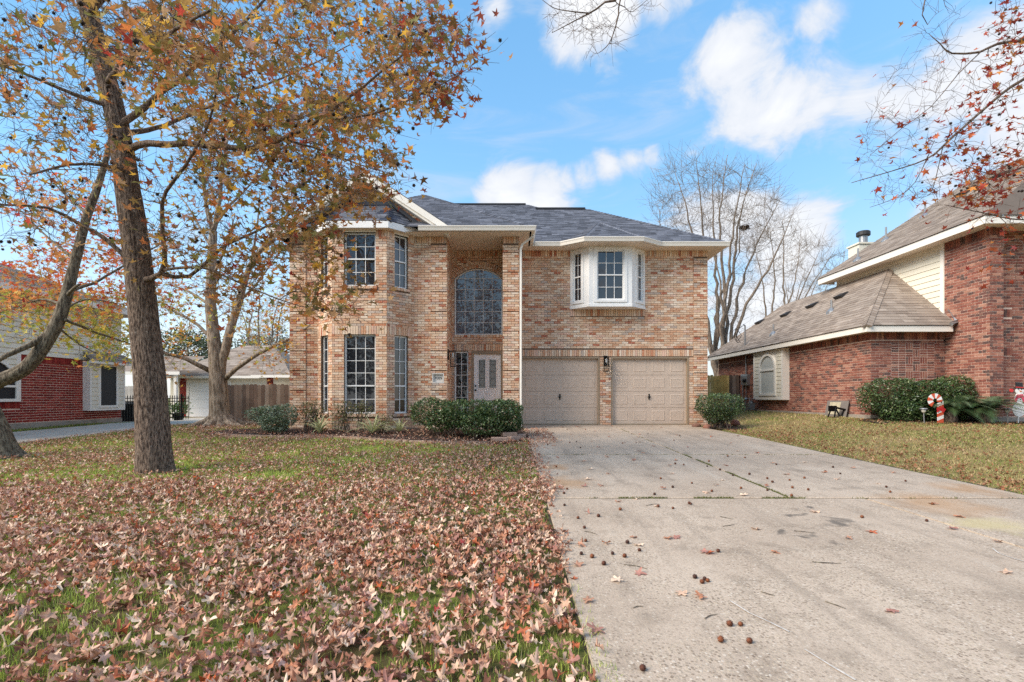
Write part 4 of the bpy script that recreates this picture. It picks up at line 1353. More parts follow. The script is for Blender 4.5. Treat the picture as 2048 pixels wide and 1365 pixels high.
ch = MB(); ch.box((15.0, 21.6, 2.5), (15.75, 22.3, 7.5)); cho = ch.build('chimney', M_cream, RH)
c2 = MB(); c2.box((14.95, 21.55, 7.5), (15.8, 22.35, 7.57)); c2.build('chimney_cap', M_cream, cho)
c3 = MB(); c3.lathe((15.42, 21.95, 7.57), [(.17, 0), (.17, .42), (.15, .42)], 14); c3.build('flue', M_metal, cho)
c4 = MB(); c4.lathe((15.42, 21.95, 7.85), [(.26, .1), (.27, .12), (.27, .26), (.22, .3), (.1, .31)], 14); c4.build('flue_hood', M_vent, cho)
# boxed-out arched window
bo = MB(); X0, X1 = 9.82, 10.05; bo.box((X0, 18.1, .78), (X1 + .05, 20.3, 2.66)); bwo = bo.build('window_box', M_trim, RH)
Mb = frame((X0, 20.3, 0), (0, -1, 0))
for j in range(12):
    z0 = .92 + j * .145
    for (a, b) in ((.1, .52), (1.72, 2.1)):
        if z0 + .143 < 2.66:
            bb = MB(); bb.prism([Mb @ Vector(p) for p in ((a, z0, .001), (b, z0, .001), (b, z0 + .143, .001), (a, z0 + .143, .001))], [Mb @ Vector(p) for p in ((a, z0, .02), (b, z0, .02), (b, z0 + .14, .006), (a, z0 + .14, .006))]); bb.build('siding_board', M_cream, bwo)
tb = MB(); tb.box((0, .78, .0), (.1, 2.66, .025), Mb); tb.box((2.1, .78, .0), (2.2, 2.66, .025), Mb); tb.box((.1, .78, .0), (2.1, .91, .025), Mb); tb.build('corner_trim', M_trim, bwo)
def arch_ring(M, cx_, hw, b0, spring, th, z0, z1, n=20):
    mb = MB(); o = [(cx_ - hw, b0)] + [(cx_ - hw * math.cos(math.pi * i / n), spring + hw * math.sin(math.pi * i / n)) for i in range(n + 1)] + [(cx_ + hw, b0)]
    h2 = hw - th
    i_ = [(cx_ - h2, b0 + th)] + [(cx_ - h2 * math.cos(math.pi * i / n), spring + h2 * math.sin(math.pi * i / n)) for i in range(n + 1)] + [(cx_ + h2, b0 + th)]
    for k in range(len(o)):
        j = (k + 1) % len(o); q = [o[k], o[j], i_[j], i_[k]]
        mb.prism([M @ Vector((*p, z0)) for p in q], [M @ Vector((*p, z1)) for p in q])
    return mb, i_
mb_, inn = arch_ring(Mb, 1.12, .62, .93, 1.93, .09, .0, .06)
aw2 = mb_.build('arched_window', M_trim, bwo)
pn = MB(); pn.poly([Mb @ Vector((a, b, .012)) for a, b in inn]); pn.build('pane', mat_glass('curtained_glass', S(196, 198, 192), 1.5), bwo)
MB().box((.59, 1.88, .012), (1.65, 1.95, .05), Mb).build('transom_bar', M_trim, bwo)
# electric and gas meters
em = empty('electric_meter', (10.05, 21.4, 1.4), 'grey electric meter boxes with conduit on the red brick wall', 'meter')
MB().box((9.93, 21.45, 1.40), (10.04, 21.72, 1.86)).build('breaker_box', M_metal, em)
MB().box((9.91, 21.08, 1.38), (10.04, 21.42, 1.84)).build('meter_box', M_metal, em)
g_ = MB(); g_.lathe((9.91, 21.25, 1.58), [(.085, 0), (.085, .06), (.06, .1)], 14, axis=frame((0, 0, 0), (0, -1, 0)).to_3x3()); g_.build('meter_dial', M_black, em, True)
g_ = MB(); g_.tube([(9.97, 21.3, 1.84), (9.97, 21.3, 2.66)], .03, 8); g_.tube([(9.97, 21.3, 1.4), (9.97, 21.3, .3)], .02, 8); g_.tube([(9.97, 21.6, 1.4), (9.97, 21.6, .3)], .02, 8); g_.build('conduit', M_metal, em)
pm = on_lower(1490, 692)
g_ = MB(); g_.tube([pm - Vector((0, 0, .2)), pm + Vector((0, 0, .85)), pm + Vector((-.08, 0, .9))], .035, 8); g_.build('service_mast', M_metal, RH)
cbp = [pm + Vector((-.1 - .25 * abs(math.sin(t * .9)) - .012 * t, .0, .55 + .28 * math.cos(t * 1.3) - .02 * t)) for t in np.linspace(0, 9, 60)]
MB().tube(cbp, .012, 5).build('service_cable', M_black, RH)
gm = empty('gas_meter', (9.8, 20.6, .3), 'grey gas meter with pipes low beside the arched window', 'gas meter')
g_ = MB(); g_.box((9.68, 20.35, .38), (9.9, 20.62, .64)); g_.lathe((9.79, 20.49, .64), [(.1, 0), (.1, .06), (.03, .08)], 12); g_.build('meter_body', M_metal, gm)
g_ = MB(); g_.tube([(9.79, 20.42, .62), (9.79, 20.42, .8), (9.79, 20.15, .8), (9.95, 20.0, .95), (10.04, 20.0, .95)], .022, 8); g_.tube([(9.79, 20.58, .62), (9.79, 20.6, .82), (9.79, 21.0, .78), (9.79, 21.0, .2)], .022, 8); g_.lathe((9.79, 20.9, .76), [(.09, 0), (.11, .04), (.05, .1)], 10); g_.build('pipework', M_metal, gm)

# ------------------------------------------------------------------ wooden fences
def fence(name, A, Bp, ztop, zbot, label, cols, w, wid=.14, step=.148, group=None, mat=None, post=True):
    A, Bp = Vector((*A, 0)), Vector((*Bp, 0)); d = Bp - A; Ln = d.length; M = frame((A.x, A.y, 0), d)
    root = empty(name, (A.x, A.y, zbot), label, 'fence')
    i = 0; x = 0.0
    while x < Ln - .02:
        ww = min(wid, Ln - x); c = random.choices(cols, w)[0]; f = random.uniform(.85, 1.12); c = tuple(k * f for k in c)
        t = ztop + random.uniform(-.025, .02); dz = random.uniform(-.006, .006)
        mb = MB(); pr = [(x, zbot), (x + ww, zbot), (x + ww, t - .03), (x + ww - .03, t), (x + .03, t), (x, t - .03)]
        mb.prism([M @ Vector((a, b, dz)) for a, b in pr], [M @ Vector((a, b, dz + .018)) for a, b in pr], c)
        mb.build('picket', mat, root, col=True); x += step
    for z in (zbot + .25, ztop - .3):
        MB().box((0, z, -.045), (Ln, z + .085, -.008), M, cols[0]).build('rail', mat, root, col=True)
    return root
M_wood = mat_plain('weathered_wood', (1, 1, 1), .9, .2, 3, attr=True, fine=(50, .25), bmp=.4, spec=.15)
nt = M_wood.node_tree
OLDW = [S(128, 108, 94), S(112, 92, 80), S(142, 124, 110), S(98, 82, 72)]
fence('wooden_fence', (-10.95, 19.2), (-6.5, 19.2), 1.37, -.15, 'weathered brown picket fence between the forked tree and the tan house', OLDW, [3, 3, 2, 1], mat=M_wood)
fence('wooden_fence', (6.2, 22.0), (9.55, 22.0), 1.84, -.05, 'new yellow picket fence beside the tan house wall', [S(206, 170, 100), S(192, 156, 90), S(216, 182, 114)], [3, 2, 2], mat=M_wood)
fence('wooden_fence', (9.56, 22.03), (10.03, 22.03), 1.84, -.05, 'old grey-brown picket fence panel against the red brick wall', OLDW, [3, 3, 2, 1], mat=M_wood)
fence('wooden_fence', (-21, 25.0), (-18.5, 25.0), 1.45, -.3, 'pale grey board fence far behind the iron gate', [S(176, 170, 162), S(160, 152, 144)], [2, 1], mat=M_wood)

# ------------------------------------------------------------------ red brick house on the left
LH = empty('red_house', (-14, 15, .1), 'red brick house with cream siding at the left edge', 'house')
lw, lp = MB(), Pieces()
Ml = frame((-14.0, 9.0, 0), (0, 1, 0))                          # u = Y - 9, facing +X
WE = 8.9
pnl = (0, 5.22, .75, 4.0); bx_ = (7.3, 8.75, .43, 2.05)
wall_back(lw, Ml, 0, WE, -.5, 3.95, [bx_], reveal=.1)
brick_field(lp, Ml, 0, WE, .14, 1.90, [(0, 5.22, .55, 4), (7.3, 8.85, .43, 2.2)], DEEP, DEEPW, course=CO, blen=BL, gap=.016)
soldier(lp, Ml, 5.22, 7.3, 1.90, 2.10, DEEP, DEEPW); soldier(lp, Ml, 0, 5.22, .55, .75, DEEP, DEEPW)
for O, u, W in (((-22, 9, 0), (1, 0, 0), 8), ((-14, 17.9, 0), (-1, 0, 0), 8)): wall_back(lw, frame(O, u), 0, W, -.5, 3.95, [])
lwo = lw.build('wall', M_redmortar, LH)
M_deep = mat_brick('deep_red_brick', S(170, 80, 66), .35, 20)
lp.build(lwo, 'brick', 'brickwork', M_deep, 300, zmin=.05)
fd = MB(); fd.box((-21.9, 9.05, -.5), (-13.97, 17.92, .135)); fd.build('foundation', M_found, LH)
for j in range(12):
    z0 = 2.10 + j * .155
    b = MB(); b.prism([Ml @ Vector(p) for p in ((3.0, z0, .002), (WE, z0, .002), (WE, z0 + .155, .002), (3.0, z0 + .155, .002))], [Ml @ Vector(p) for p in ((3.0, z0, .03), (WE, z0, .03), (WE, z0 + .153, .008), (3.0, z0 + .153, .008))]); b.build('siding_board', M_cream, LH)
for j in range(9):
    z0 = .75 + j * .15
    b = MB(); b.prism([Ml @ Vector(p) for p in ((3.0, z0, .002), (5.1, z0, .002), (5.1, z0 + .15, .002), (3.0, z0 + .15, .002))], [Ml @ Vector(p) for p in ((3.0, z0, .03), (5.1, z0, .03), (5.1, z0 + .148, .008), (3.0, z0 + .148, .008))]); b.build('siding_board', M_cream, LH)
MB().box((5.1, .75, 0), (5.22, 2.1, .04), Ml).build('corner_board', M_trim, LH)
mb_, inn = arch_ring(Ml, 4.35, .78, .75, 1.18, .08, .03, .08)
awo = mb_.build('arched_window', M_trim, LH)
pn = MB(); pn.poly([Ml @ Vector((a, b, .04)) for a, b in inn]); pn.build('screen', M_screen, awo)
MB().box((3.65, 1.15, .04), (5.05, 1.21, .07), Ml).build('transom_bar', M_trim, awo)
lb = MB(); lb.box((-14.02, 16.3, .43), (-13.78, 17.78, 2.03)); lbo = lb.build('window_box', M_trim, LH)
Mx = frame((-13.78, 16.3, 0), (0, 1, 0))
for j in range(11):
    z0 = .5 + j * .14
    for (a, b) in ((.07, .34), (1.16, 1.41)):
        if z0 + .14 < 2.03:
            bb = MB(); bb.prism([Mx @ Vector(p) for p in ((a, z0, .001), (b, z0, .001), (b, z0 + .138, .001), (a, z0 + .138, .001))], [Mx @ Vector(p) for p in ((a, z0, .018), (b, z0, .018), (b, z0 + .135, .006), (a, z0 + .135, .006))]); bb.build('siding_board', M_cream, lbo)
tb = MB()
for p, q in (((.34, .52, 0), (.42, 1.99, .04)), ((1.08, .52, 0), (1.16, 1.99, .04)), ((.42, .52, 0), (1.08, .60, .04)), ((.42, 1.92, 0), (1.08, 1.99, .04)), ((0, .43, 0), (.07, 2.03, .025)), ((1.41, .43, 0), (1.48, 2.03, .025)), ((.07, .43, 0), (1.41, .50, .022))): tb.box(p, q, Mx)
tb.build('window_trim', M_trim, lbo)
MB().box((.42, .60, .005), (1.08, 1.92, .02), Mx).build('screen', M_screen, lbo)
ls, lbk = Pieces(), MB()
roof_facet(ls, lbk, [(-13.55, 16.1, 2.06), (-13.55, 18.2, 2.06), (-13.98, 18.0, 2.38), (-13.98, 16.3, 2.38)], BROWN, BROWNW)
roof_facet(ls, lbk, [(-13.55, 8.5, 3.95), (-13.55, 18.35, 3.95), (-18.5, 14.9, 6.0), (-18.5, 12, 6.0)], BROWN, BROWNW, widths=(.25, .35, .45))
lbk.poly([(-13.55, 18.35, 3.95), (-23, 18.35, 3.95), (-18.5, 14.9, 6.0)])
lro = lbk.build('roof', mat_plain('left_deck', S(96, 86, 78), .95), LH); ls.build(lro, 'shingle', 'shingles', M_brownshingle, 300)
fz = MB(); fz.box((-13.6, 8.5, 3.78), (-13.55, 18.35, 3.95)); fz.box((-13.62, 16.1, 1.98), (-13.55, 18.2, 2.06)); fz.box((-23, 18.3, 3.78), (-13.6, 18.35, 3.95)); fz.build('fascia', M_trim, LH)
# iron gate
ig = empty('iron_gate', (-14.1, 18.2, 0), 'black iron picket gate between the red brick house and its garage', 'gate')
ga, gb = Vector((-14.15, 18.15, 0)), Vector((-13.05, 20.2, 0)); gd_ = gb - ga; gL = gd_.length; Mi = frame((ga.x, ga.y, 0), gd_)
z0 = -.02
k = 0
while k * .085 < gL:
    x = k * .085; big = k % 12 == 0
    m_ = MB(); r_ = .028 if big else .009
    m_.box((x - r_, z0, -r_), (x + r_, z0 + (1.02 if big else .94), r_), Mi)
    if not big: m_.prism([Mi @ Vector((x + a, z0 + .9, b)) for a, b in ((-.016, -.016), (.016, -.016), (.016, .016), (-.016, .016))], [Mi @ Vector((x + a * .1, z0 + .99, b * .1)) for a, b in ((-.016, -.016), (.016, -.016), (.016, .016), (-.016, .016))])
    m_.build('post' if big else 'picket', M_black, ig); k += 1
for z in (.1, .72, .84): MB().box((0, z0 + z, -.014), (gL, z0 + z + .03, .014), Mi).build('rail', M_black, ig)
# detached garage behind
DG = empty('detached_garage', (-17, 29, -.26), 'cream detached garage with white door behind the iron gate', 'garage')
Md = frame((0, 29, 0), (1, 0, 0))
dw = MB(); dw.box((-19.8, 29.0, -.5), (-12.4, 34, 2.06)); dwo = dw.build('wall', M_cream, DG)
dp = Pieces()
for a, b in ((-19.25, -18.85), (-14.2, -13.85)): brick_field(dp, Md, a, b, -.26, 2.0, [], DEEP, DEEPW, course=CO, blen=BL, gap=.012, proud=.03)
dp.build(dwo, 'brick', 'brickwork', M_deep, 0)
gdo = MB().box((-18.7, -.26, .0), (-16.4, 1.72, .03), Md).build('garage_door', mat_plain('white_door', S(226, 222, 214), .5, .04, 2), DG)
for r_ in range(4): MB().box((-18.68, -.24 + r_ * .49, .03), (-16.42, .23 + r_ * .49, .045), Md).build('section', M_white, gdo)
tr2 = MB()
for p, q in (((-18.85, -.26, .0), (-18.7, 1.86, .06)), ((-16.4, -.26, 0), (-16.25, 1.86, .06)), ((-18.7, 1.72, 0), (-16.4, 1.86, .06))): tr2.box(p, q, Md)
tr2.build('door_trim', M_trim, DG)
MB().box((-19.8, -.26, .001), (-19.3, 1.75, .02), Md).build('side_door', M_cream, DG)
qs, qb = Pieces(), MB()
roof_facet(qs, qb, [(-20.1, 28.55, 2.1), (-12.1, 28.55, 2.1), (-15.2, 31.6, 4.15), (-17.0, 31.6, 4.15)], BROWN, BROWNW, expo=.2, widths=(.3, .45, .6))
roof_facet(qs, qb, [(-12.1, 28.55, 2.1), (-12.1, 34.6, 2.1), (-15.2, 31.6, 4.15)], BROWN, BROWNW, expo=.2, widths=(.3, .45, .6))
qb.poly([(-20.1, 34.6, 2.1), (-20.1, 28.55, 2.1), (-17, 31.6, 4.15)])
roof_facet(qs, qb, [(-14.4, 27.6, 2.1), (-12.2, 27.6, 2.1), (-13.3, 29.2, 2.95)], BROWN, BROWNW, expo=.2); roof_facet(qs, qb, [(-12.2, 27.6, 2.1), (-12.2, 29.5, 2.1), (-13.3, 29.6, 2.95), (-13.3, 29.2, 2.95)], BROWN, BROWNW, expo=.2)
qo = qb.build('roof', mat_plain('garage_deck', S(96, 86, 78), .95), DG); qs.build(qo, 'shingle', 'shingles', M_brownshingle, 0)
fz = MB(); fz.box((-20.1, 28.5, 1.96), (-14.4, 28.55, 2.1)); fz.box((-14.4, 27.55, 1.96), (-12.1, 27.6, 2.1)); fz.build('fascia', M_trim, DG)
# covered walk between house and garage
BW = empty('covered_walk', (-18.5, 26.5, -.2), 'low shingled walkway roof on white posts left of the garage door', 'walkway')
ws, wb = Pieces(), MB()
roof_facet(ws, wb, [(-21, 26.2, 2.22), (-17.4, 26.2, 2.22), (-17.4, 28.4, 3.2), (-21, 28.4, 3.2)], BROWN, BROWNW, expo=.2, widths=(.3, .45, .6))
wbo = wb.build('roof', mat_plain('walk_deck', S(96, 86, 78), .95), BW); ws.build(wbo, 'shingle', 'shingles', M_brownshingle, 0)
MB().box((-21, 26.16, 2.05), (-17.4, 26.2, 2.22)).build('beam', M_trim, BW)
for x in (-20.6, -17.7): MB().box((x - .07, 26.25, -.3), (x + .07, 26.39, 2.06)).build('post', M_trim, BW)
# ------------------------------------------------------------------ trees
def smooth_path(pts, rad, step):
    """Catmull-Rom through pts (Vectors) with radii, resampled"""
    P, Q = [], []
    n = len(pts)
    for i in range(n - 1):
        p0, p1, p2, p3 = pts[max(i - 1, 0)], pts[i], pts[i + 1], pts[min(i + 2, n - 1)]
        m = max(2, int((p2 - p1).length / step))
        for k in range(m):
            t = k / m
            P.append(0.5 * ((2 * p1) + (p2 - p0) * t + (2 * p0 - 5 * p1 + 4 * p2 - p3) * t * t + (3 * p1 - p0 - 3 * p2 + p3) * t ** 3))
            Q.append(rad[i] + (rad[i + 1] - rad[i]) * t)
    P.append(pts[-1]); Q.append(rad[-1])
    return P, Q


def px_limb(lst, r0, r1):
    """[(x, y, depth), ...] photo pixels with a depth -> points and tapering radii"""
    pts = [pix(*p) for p in lst]; n = len(pts)
    return pts, [r0 + (r1 - r0) * (i / (n - 1)) ** .8 for i in range(n)]


class Tree:
    def __init__(s, seed):
        s.r = random.Random(seed); s.nodes = []; s.nr = []; s.twig = MB(); s.tips = []; s.limbs = []
    def limb(s, pts, rad, step=.18, sides=8, wob=.015):
        P, Q = smooth_path(pts, rad, step)
        P = [P[0]] + [p + Vector((s.r.gauss(0, wob), s.r.gauss(0, wob), s.r.gauss(0, wob))) * min(1, q * 12) for p, q in zip(P[1:], Q[1:])]
        s.nodes += [tuple(p) for p in P]; s.nr += Q
        s.limbs.append((P, Q, sides))
        return P, Q
    def reach(s, targets, up=0.0, curve=.12, sag=0.0, rmax=.02, rk=.006, maxlen=4.0, twiglets=3, tl=(.12, .38), back=.35, side=3, tip=.0025, spread=.9):
        """grow a twig from the nearest wood to each target, nearest targets first"""
        N = np.array(s.nodes); 
        d0 = [float(np.min(np.linalg.norm(N - np.array(t), axis=1))) for t in targets]
        cap = len(N) + len(targets) * 7
        A = np.zeros((cap, 3)); A[:len(N)] = N; cnt = len(N); rr = list(s.nr)
        for i in np.argsort(d0):
            t = Vector(targets[i]); ta = np.array(t)
            df = A[:cnt] - ta
            dist = np.sqrt((df * df).sum(1)) + up * np.maximum(df[:, 2], -.2)
            k = int(np.argmin(dist)); st = Vector(A[k]); Ln = (t - st).length
            if Ln < .05 or Ln > maxlen: continue
            ax = (t - st).normalized(); a = Vector((s.r.gauss(0, 1), s.r.gauss(0, 1), s.r.gauss(0, .6))); a = (a - ax * a.dot(ax))
            a = a.normalized() * Ln * curve * s.r.uniform(.3, 1.3) if a.length > 1e-6 else Vector()
            m = 5 if Ln > .5 else 4
            pts = []
            for q in range(m + 1):
                f = q / m
                p = st + (t - st) * f + a * math.sin(math.pi * f) + Vector((0, 0, sag * Ln * f * (1 - f)))
                if 0 < q: p += Vector((s.r.gauss(0, .012), s.r.gauss(0, .012), s.r.gauss(0, .012))) * min(1, Ln * 2)
                pts.append(p)
            r0 = min(rr[k] * .8, rmax, tip + rk * Ln + .002)
            rad = [r0 + (tip - r0) * (q / m) for q in range(m + 1)]
            s.twig.tube(pts, rad, 4 if r0 < .012 else 6, cap=False)
            for p, q in zip(pts[1:], rad[1:]):
                if cnt < cap: A[cnt] = p; cnt += 1; rr.append(q)
            s.tips.append((pts[-1], (pts[-1] - pts[-2]).normalized(), 1.0))
            if Ln > .4: s.tips.append((pts[-2], (pts[-1] - pts[-2]).normalized(), .6))
            for _ in range(twiglets):
                f = s.r.uniform(back, 1.0); q = min(int(f * m), m - 1); p = pts[q] + (pts[q + 1] - pts[q]) * (f * m - q)
                dr = (ax * .6 + Vector((s.r.gauss(0, spread), s.r.gauss(0, spread), s.r.gauss(0, spread * .8) + up * .5))).normalized()
                l = s.r.uniform(*tl); md = p + dr * l * .5 + Vector((s.r.gauss(0, .03), s.r.gauss(0, .03), s.r.gauss(0, .03))) * l * 2
                e = p + dr * l + Vector((0, 0, up * l * .15))
                s.twig.tube([p, md, e], [max(tip, rad[q] * .6), tip, tip * .7], side, cap=False)
                s.tips.append((e, dr, .9))
        s.nodes = [tuple(x) for x in A[:cnt]]; s.nr = rr
    def wood(s, parent, mat, trunk_n=1, tone=(1, 1, 1)):
        for i, (P, Q, sides) in enumerate(s.limbs):
            mb = MB(); mb.tube(P, Q, sides, tone)
            mb.build('trunk' if i < trunk_n else 'branch', mat, parent, True, True)
        o = mb = s.twig
        if mb.V:
            o = mb.build('twig_mass', mat, parent, col=True); o['kind'] = 'stuff'
    def leaves(s, parent, mat, temps, per, size, pal, w, tilt=None, off=.07, name='crown', prob=None, jit=.2, keep=0, colfn=None):
        pos = []
        for (p, d, k) in s.tips:
            pr = prob(p) if prob else 1.0
            n_ = s.r.random() * 2 * per * k * pr
            for _ in range(int(n_ + s.r.random())):
                pos.append(tuple(p + d * s.r.uniform(-.16, .05) + Vector((s.r.gauss(0, off), s.r.gauss(0, off), s.r.gauss(0, off) - off * .5))))
        pos = np.array(pos); n_ = len(pos)
        rot = rand_rot(n_, tilt); sc = rng.uniform(size[0], size[1], n_)
        col = palette_cols(pal, w, n_, jit)
        if colfn is not None: col = colfn(pos, col)
        far = np.argsort(pos[:, 1]) if keep else np.arange(n_)
        a = far[:keep]; b = far[keep:]
        V, T, C = scatter(temps, pos[b], rot[b], sc[b], col[b])
        o = add(name, np_mesh(name, V, T, mat, C), parent); o['kind'] = 'stuff'
        if keep:
            cache = {}
            P_ = np.array(pal); w_ = np.array(w, float); w_ /= w_.sum()
            for i in a:
                k = (int(rng.integers(0, len(temps))), int(rng.choice(len(P_), p=w_)))
                if k not in cache: cache[k] = np_mesh('leaf', temps[k[0]][0], temps[k[0]][1], mat, np.repeat(P_[k[1]][None], len(temps[k[0]][0]), 0))
                lo = bpy.data.objects.new('leaf', cache[k]); link(lo, o)
                m = Matrix([list(r_ * sc[i]) + [p_] for r_, p_ in zip(rot[i], pos[i])] + [[0, 0, 0, 1]]); lo.matrix_basis = m
        return o
    def balls(s, parent, mat, n_, size, col, drop=.06):
        idx = [s.r.randrange(len(s.tips)) for _ in range(n_)]
        pos = np.array([tuple(s.tips[i][0] + Vector((s.r.gauss(0, .04), s.r.gauss(0, .04), -s.r.uniform(.02, drop)))) for i in idx])
        V, T, C = scatter([BALL], pos, rand_rot(n_), rng.uniform(size[0], size[1], n_), palette_cols([col], [1], n_, .25))
        o = add('seed_balls', np_mesh('seed_balls', V, T, mat, C), parent); o['kind'] = 'stuff'


BALL = spiky_ball(1, .3)
STARS = [star_leaf(i, .28) for i in range(8)]
STARS_FINE = [star_leaf(40 + i, (.5, .8, 1.1)[i % 3], True, (.15, .5, .9)[i // 6]) for i in range(18)]
OVAL = [oval_leaf(.45), oval_leaf(.38)]
M_bark = mat_bark('sweetgum_bark', S(60, 48, 41), S(142, 122, 106), S(182, 172, 158), (20, 20, 4.2), .5, .7)
M_bark2 = mat_bark('pale_bark', S(104, 90, 76), S(166, 150, 132), S(188, 180, 162), (6, 6, 1.4), .4, .5)
M_bark4 = mat_bark('mossy_bark', S(72, 62, 52), S(136, 124, 106), S(150, 150, 124), (10, 10, 2.6), .5, .6)
M_bark3 = mat_bark('bare_bark', S(92, 80, 70), S(150, 134, 118), None, (8, 8, 1.2), 0, .4)
M_leaf = mat_leaf('autumn_leaf', .42, .55, .25)
M_leafg = mat_leaf('evergreen_leaf', .15, .27, .5)
M_ball = mat_plain('gumball', (1, 1, 1), .9, .2, 60, attr=True)

def ell(lst, r_):
    out = []
    for (cx_, cy_, rx, ry, n_, d0, d1) in lst:
        for _ in range(n_):
            while True:
                a, b = r_.uniform(-1, 1), r_.uniform(-1, 1)
                if a * a + b * b < 1: break
            out.append(tuple(pix(cx_ + a * rx, cy_ + b * ry, r_.uniform(d0, d1))))
    return out

def trunk_mesh(parent, pts, rad, mat, nu=72, step=.03, ridge=.016, flare=.5, toes=5, seed=0, zfoot=None, fh=.35, toe_amp=.35):
    """trunk with furrowed bark and a root flare"""
    P, Q = smooth_path(pts, rad, step)
    V, C, T = [], [], []
    z0 = P[0].z
    ph = [random.Random(seed).uniform(0, 6.28) for _ in range(3)]
    for i, (p, r_) in enumerate(zip(P, Q)):
        h = p.z - z0
        fl = max(0, 1 - h / fh) ** 2
        t = (P[min(i + 1, len(P) - 1)] - P[max(i - 1, 0)]).normalized()
        a = t.cross(Vector((0, 1, 0))).normalized(); b = a.cross(t)
        for k in range(nu):
            w = 2 * math.pi * k / nu
            cs, sn = math.cos(w), math.sin(w)
            n1 = mnoise.noise((cs * 5.5 + seed, sn * 5.5, h * 2.1)); n2 = mnoise.noise((cs * 11, sn * 11 + seed, h * 4.6))
            rd = 1 - abs(n1) * 2
            ridg = rd * .75 + n2 * .5
            low = mnoise.noise((cs * 1.2, sn * 1.2 + seed, h * .7)) * .05
            rr = r_ * (1 + low + fl * (flare + toe_amp * math.sin(toes * w + ph[0]) + .2 * math.sin(2 * w + ph[1]))) + ridge * ridg
            q = p + (a * cs + b * sn) * rr
            V.append(tuple(q)); f = .72 + .36 * min(1, max(0, ridg + .35)); C.append((f, f, f))
    m = len(P)
    idx = np.arange(m * nu).reshape(m, nu); r2 = np.roll(idx, -1, 1)
    A, Bq, Cq, D = idx[:-1].ravel(), r2[:-1].ravel(), r2[1:].ravel(), idx[1:].ravel()
    T = np.concatenate([np.stack([A, Bq, Cq], 1), np.stack([A, Cq, D], 1)])
    return add('trunk', np_mesh('trunk', np.array(V), T, mat, np.array(C), True), parent), P, Q

AUT = [S(178, 142, 84), S(204, 138, 84), S(194, 152, 108), S(232, 184, 78), S(170, 98, 70), S(138, 132, 76), S(186, 146, 126), S(214, 130, 74), S(194, 80, 66), S(162, 126, 78)]
AUTW = [25, 13, 15, 11, 6, 24, 8, 6, 1.2, 15]

# --- the big sweetgum in front
T1 = empty('sweetgum_tree', (-5.18, 7.26, G(-5.18, 7.26)), 'large sweetgum with dark furrowed trunk and orange-brown leaves, standing on the lawn', 'tree', 'sweetgum trees')
t = Tree(1)
D1 = 7.26
tp = [(311, 955, .315), (308, 900, .292), (303, 820, .268), (298, 740, .255), (289, 650, .238), (280, 560, .225), (268, 460, .215), (252, 350, .195), (237, 260, .175), (216, 170, .16), (192, 80, .145), (168, -10, .135), (140, -110, .12), (105, -230, .10), (80, -380, .07), (70, -520, .03)]
_, P, Q = trunk_mesh(T1, [pix(x, y, D1) for x, y, r_ in tp], [r_ * .74 for _, _, r_ in tp], M_bark, 110, .024, .012, .05, 4, 3, fh=.4, toe_amp=.03)
t.nodes += [tuple(p) for p in P[::6]]; t.nr += Q[::6]
L1 = [([(248, 300, 7.2), (300, 288, 7.0), (390, 290, 6.8), (500, 297, 6.6), (570, 276, 6.5), (640, 238, 6.4), (730, 170, 6.3), (830, 90, 6.2)], .075, .012),
      ([(285, 560, 7.2), (322, 548, 7.1), (329, 500, 7.0), (325, 435, 6.9), (332, 385, 6.8), (372, 330, 6.6), (420, 240, 6.4), (440, 130, 6.2)], .06, .014),
      ([(262, 530, 7.2), (215, 480, 7.1), (165, 452, 7.0), (95, 416, 6.8), (10, 410, 6.6), (-90, 395, 6.4)], .05, .012),
      ([(325, 548, 7.1), (380, 552, 7.3), (450, 492, 7.6), (530, 455, 7.9), (610, 410, 8.2), (690, 330, 8.4)], .045, .01),
      ([(330, 540, 7.0), (400, 535, 6.8), (470, 562, 6.6), (560, 600, 6.4), (650, 625, 6.3)], .03, .006),
      ([(225, 215, 7.2), (150, 190, 7.0), (80, 160, 6.8), (0, 130, 6.6), (-100, 90, 6.4)], .05, .012),
      ([(236, 258, 7.2), (330, 180, 7.4), (430, 100, 7.7), (520, 10, 8.0), (600, -100, 8.3)], .07, .015),
      ([(215, 165, 7.2), (250, 120, 6.2), (300, 90, 5.2), (350, 60, 4.4), (420, 20, 3.9)], .05, .012),
      ([(240, 270, 7.25), (330, 250, 8.2), (450, 200, 9.2), (580, 150, 10.0), (700, 90, 10.6)], .06, .012),
      ([(180, 30, 7.2), (260, -60, 6.8), (380, -130, 6.4), (540, -170, 6.2), (700, -160, 6.1)], .07, .015),
      ([(250, 340, 7.2), (200, 330, 6.4), (140, 330, 5.6), (60, 350, 5.0)], .04, .01),
      ([(150, -80, 7.2), (80, -150, 6.6), (-60, -220, 6.0)], .05, .012),
      ([(560, 278, 6.5), (640, 300, 6.6), (720, 330, 6.8), (790, 350, 7.0)], .025, .006),
      ([(640, 238, 6.4), (740, 230, 6.3), (840, 190, 6.2), (920, 150, 6.2)], .025, .006)]
for l, a, b in L1: t.limb(*px_limb(l, a * .72, b * .8))
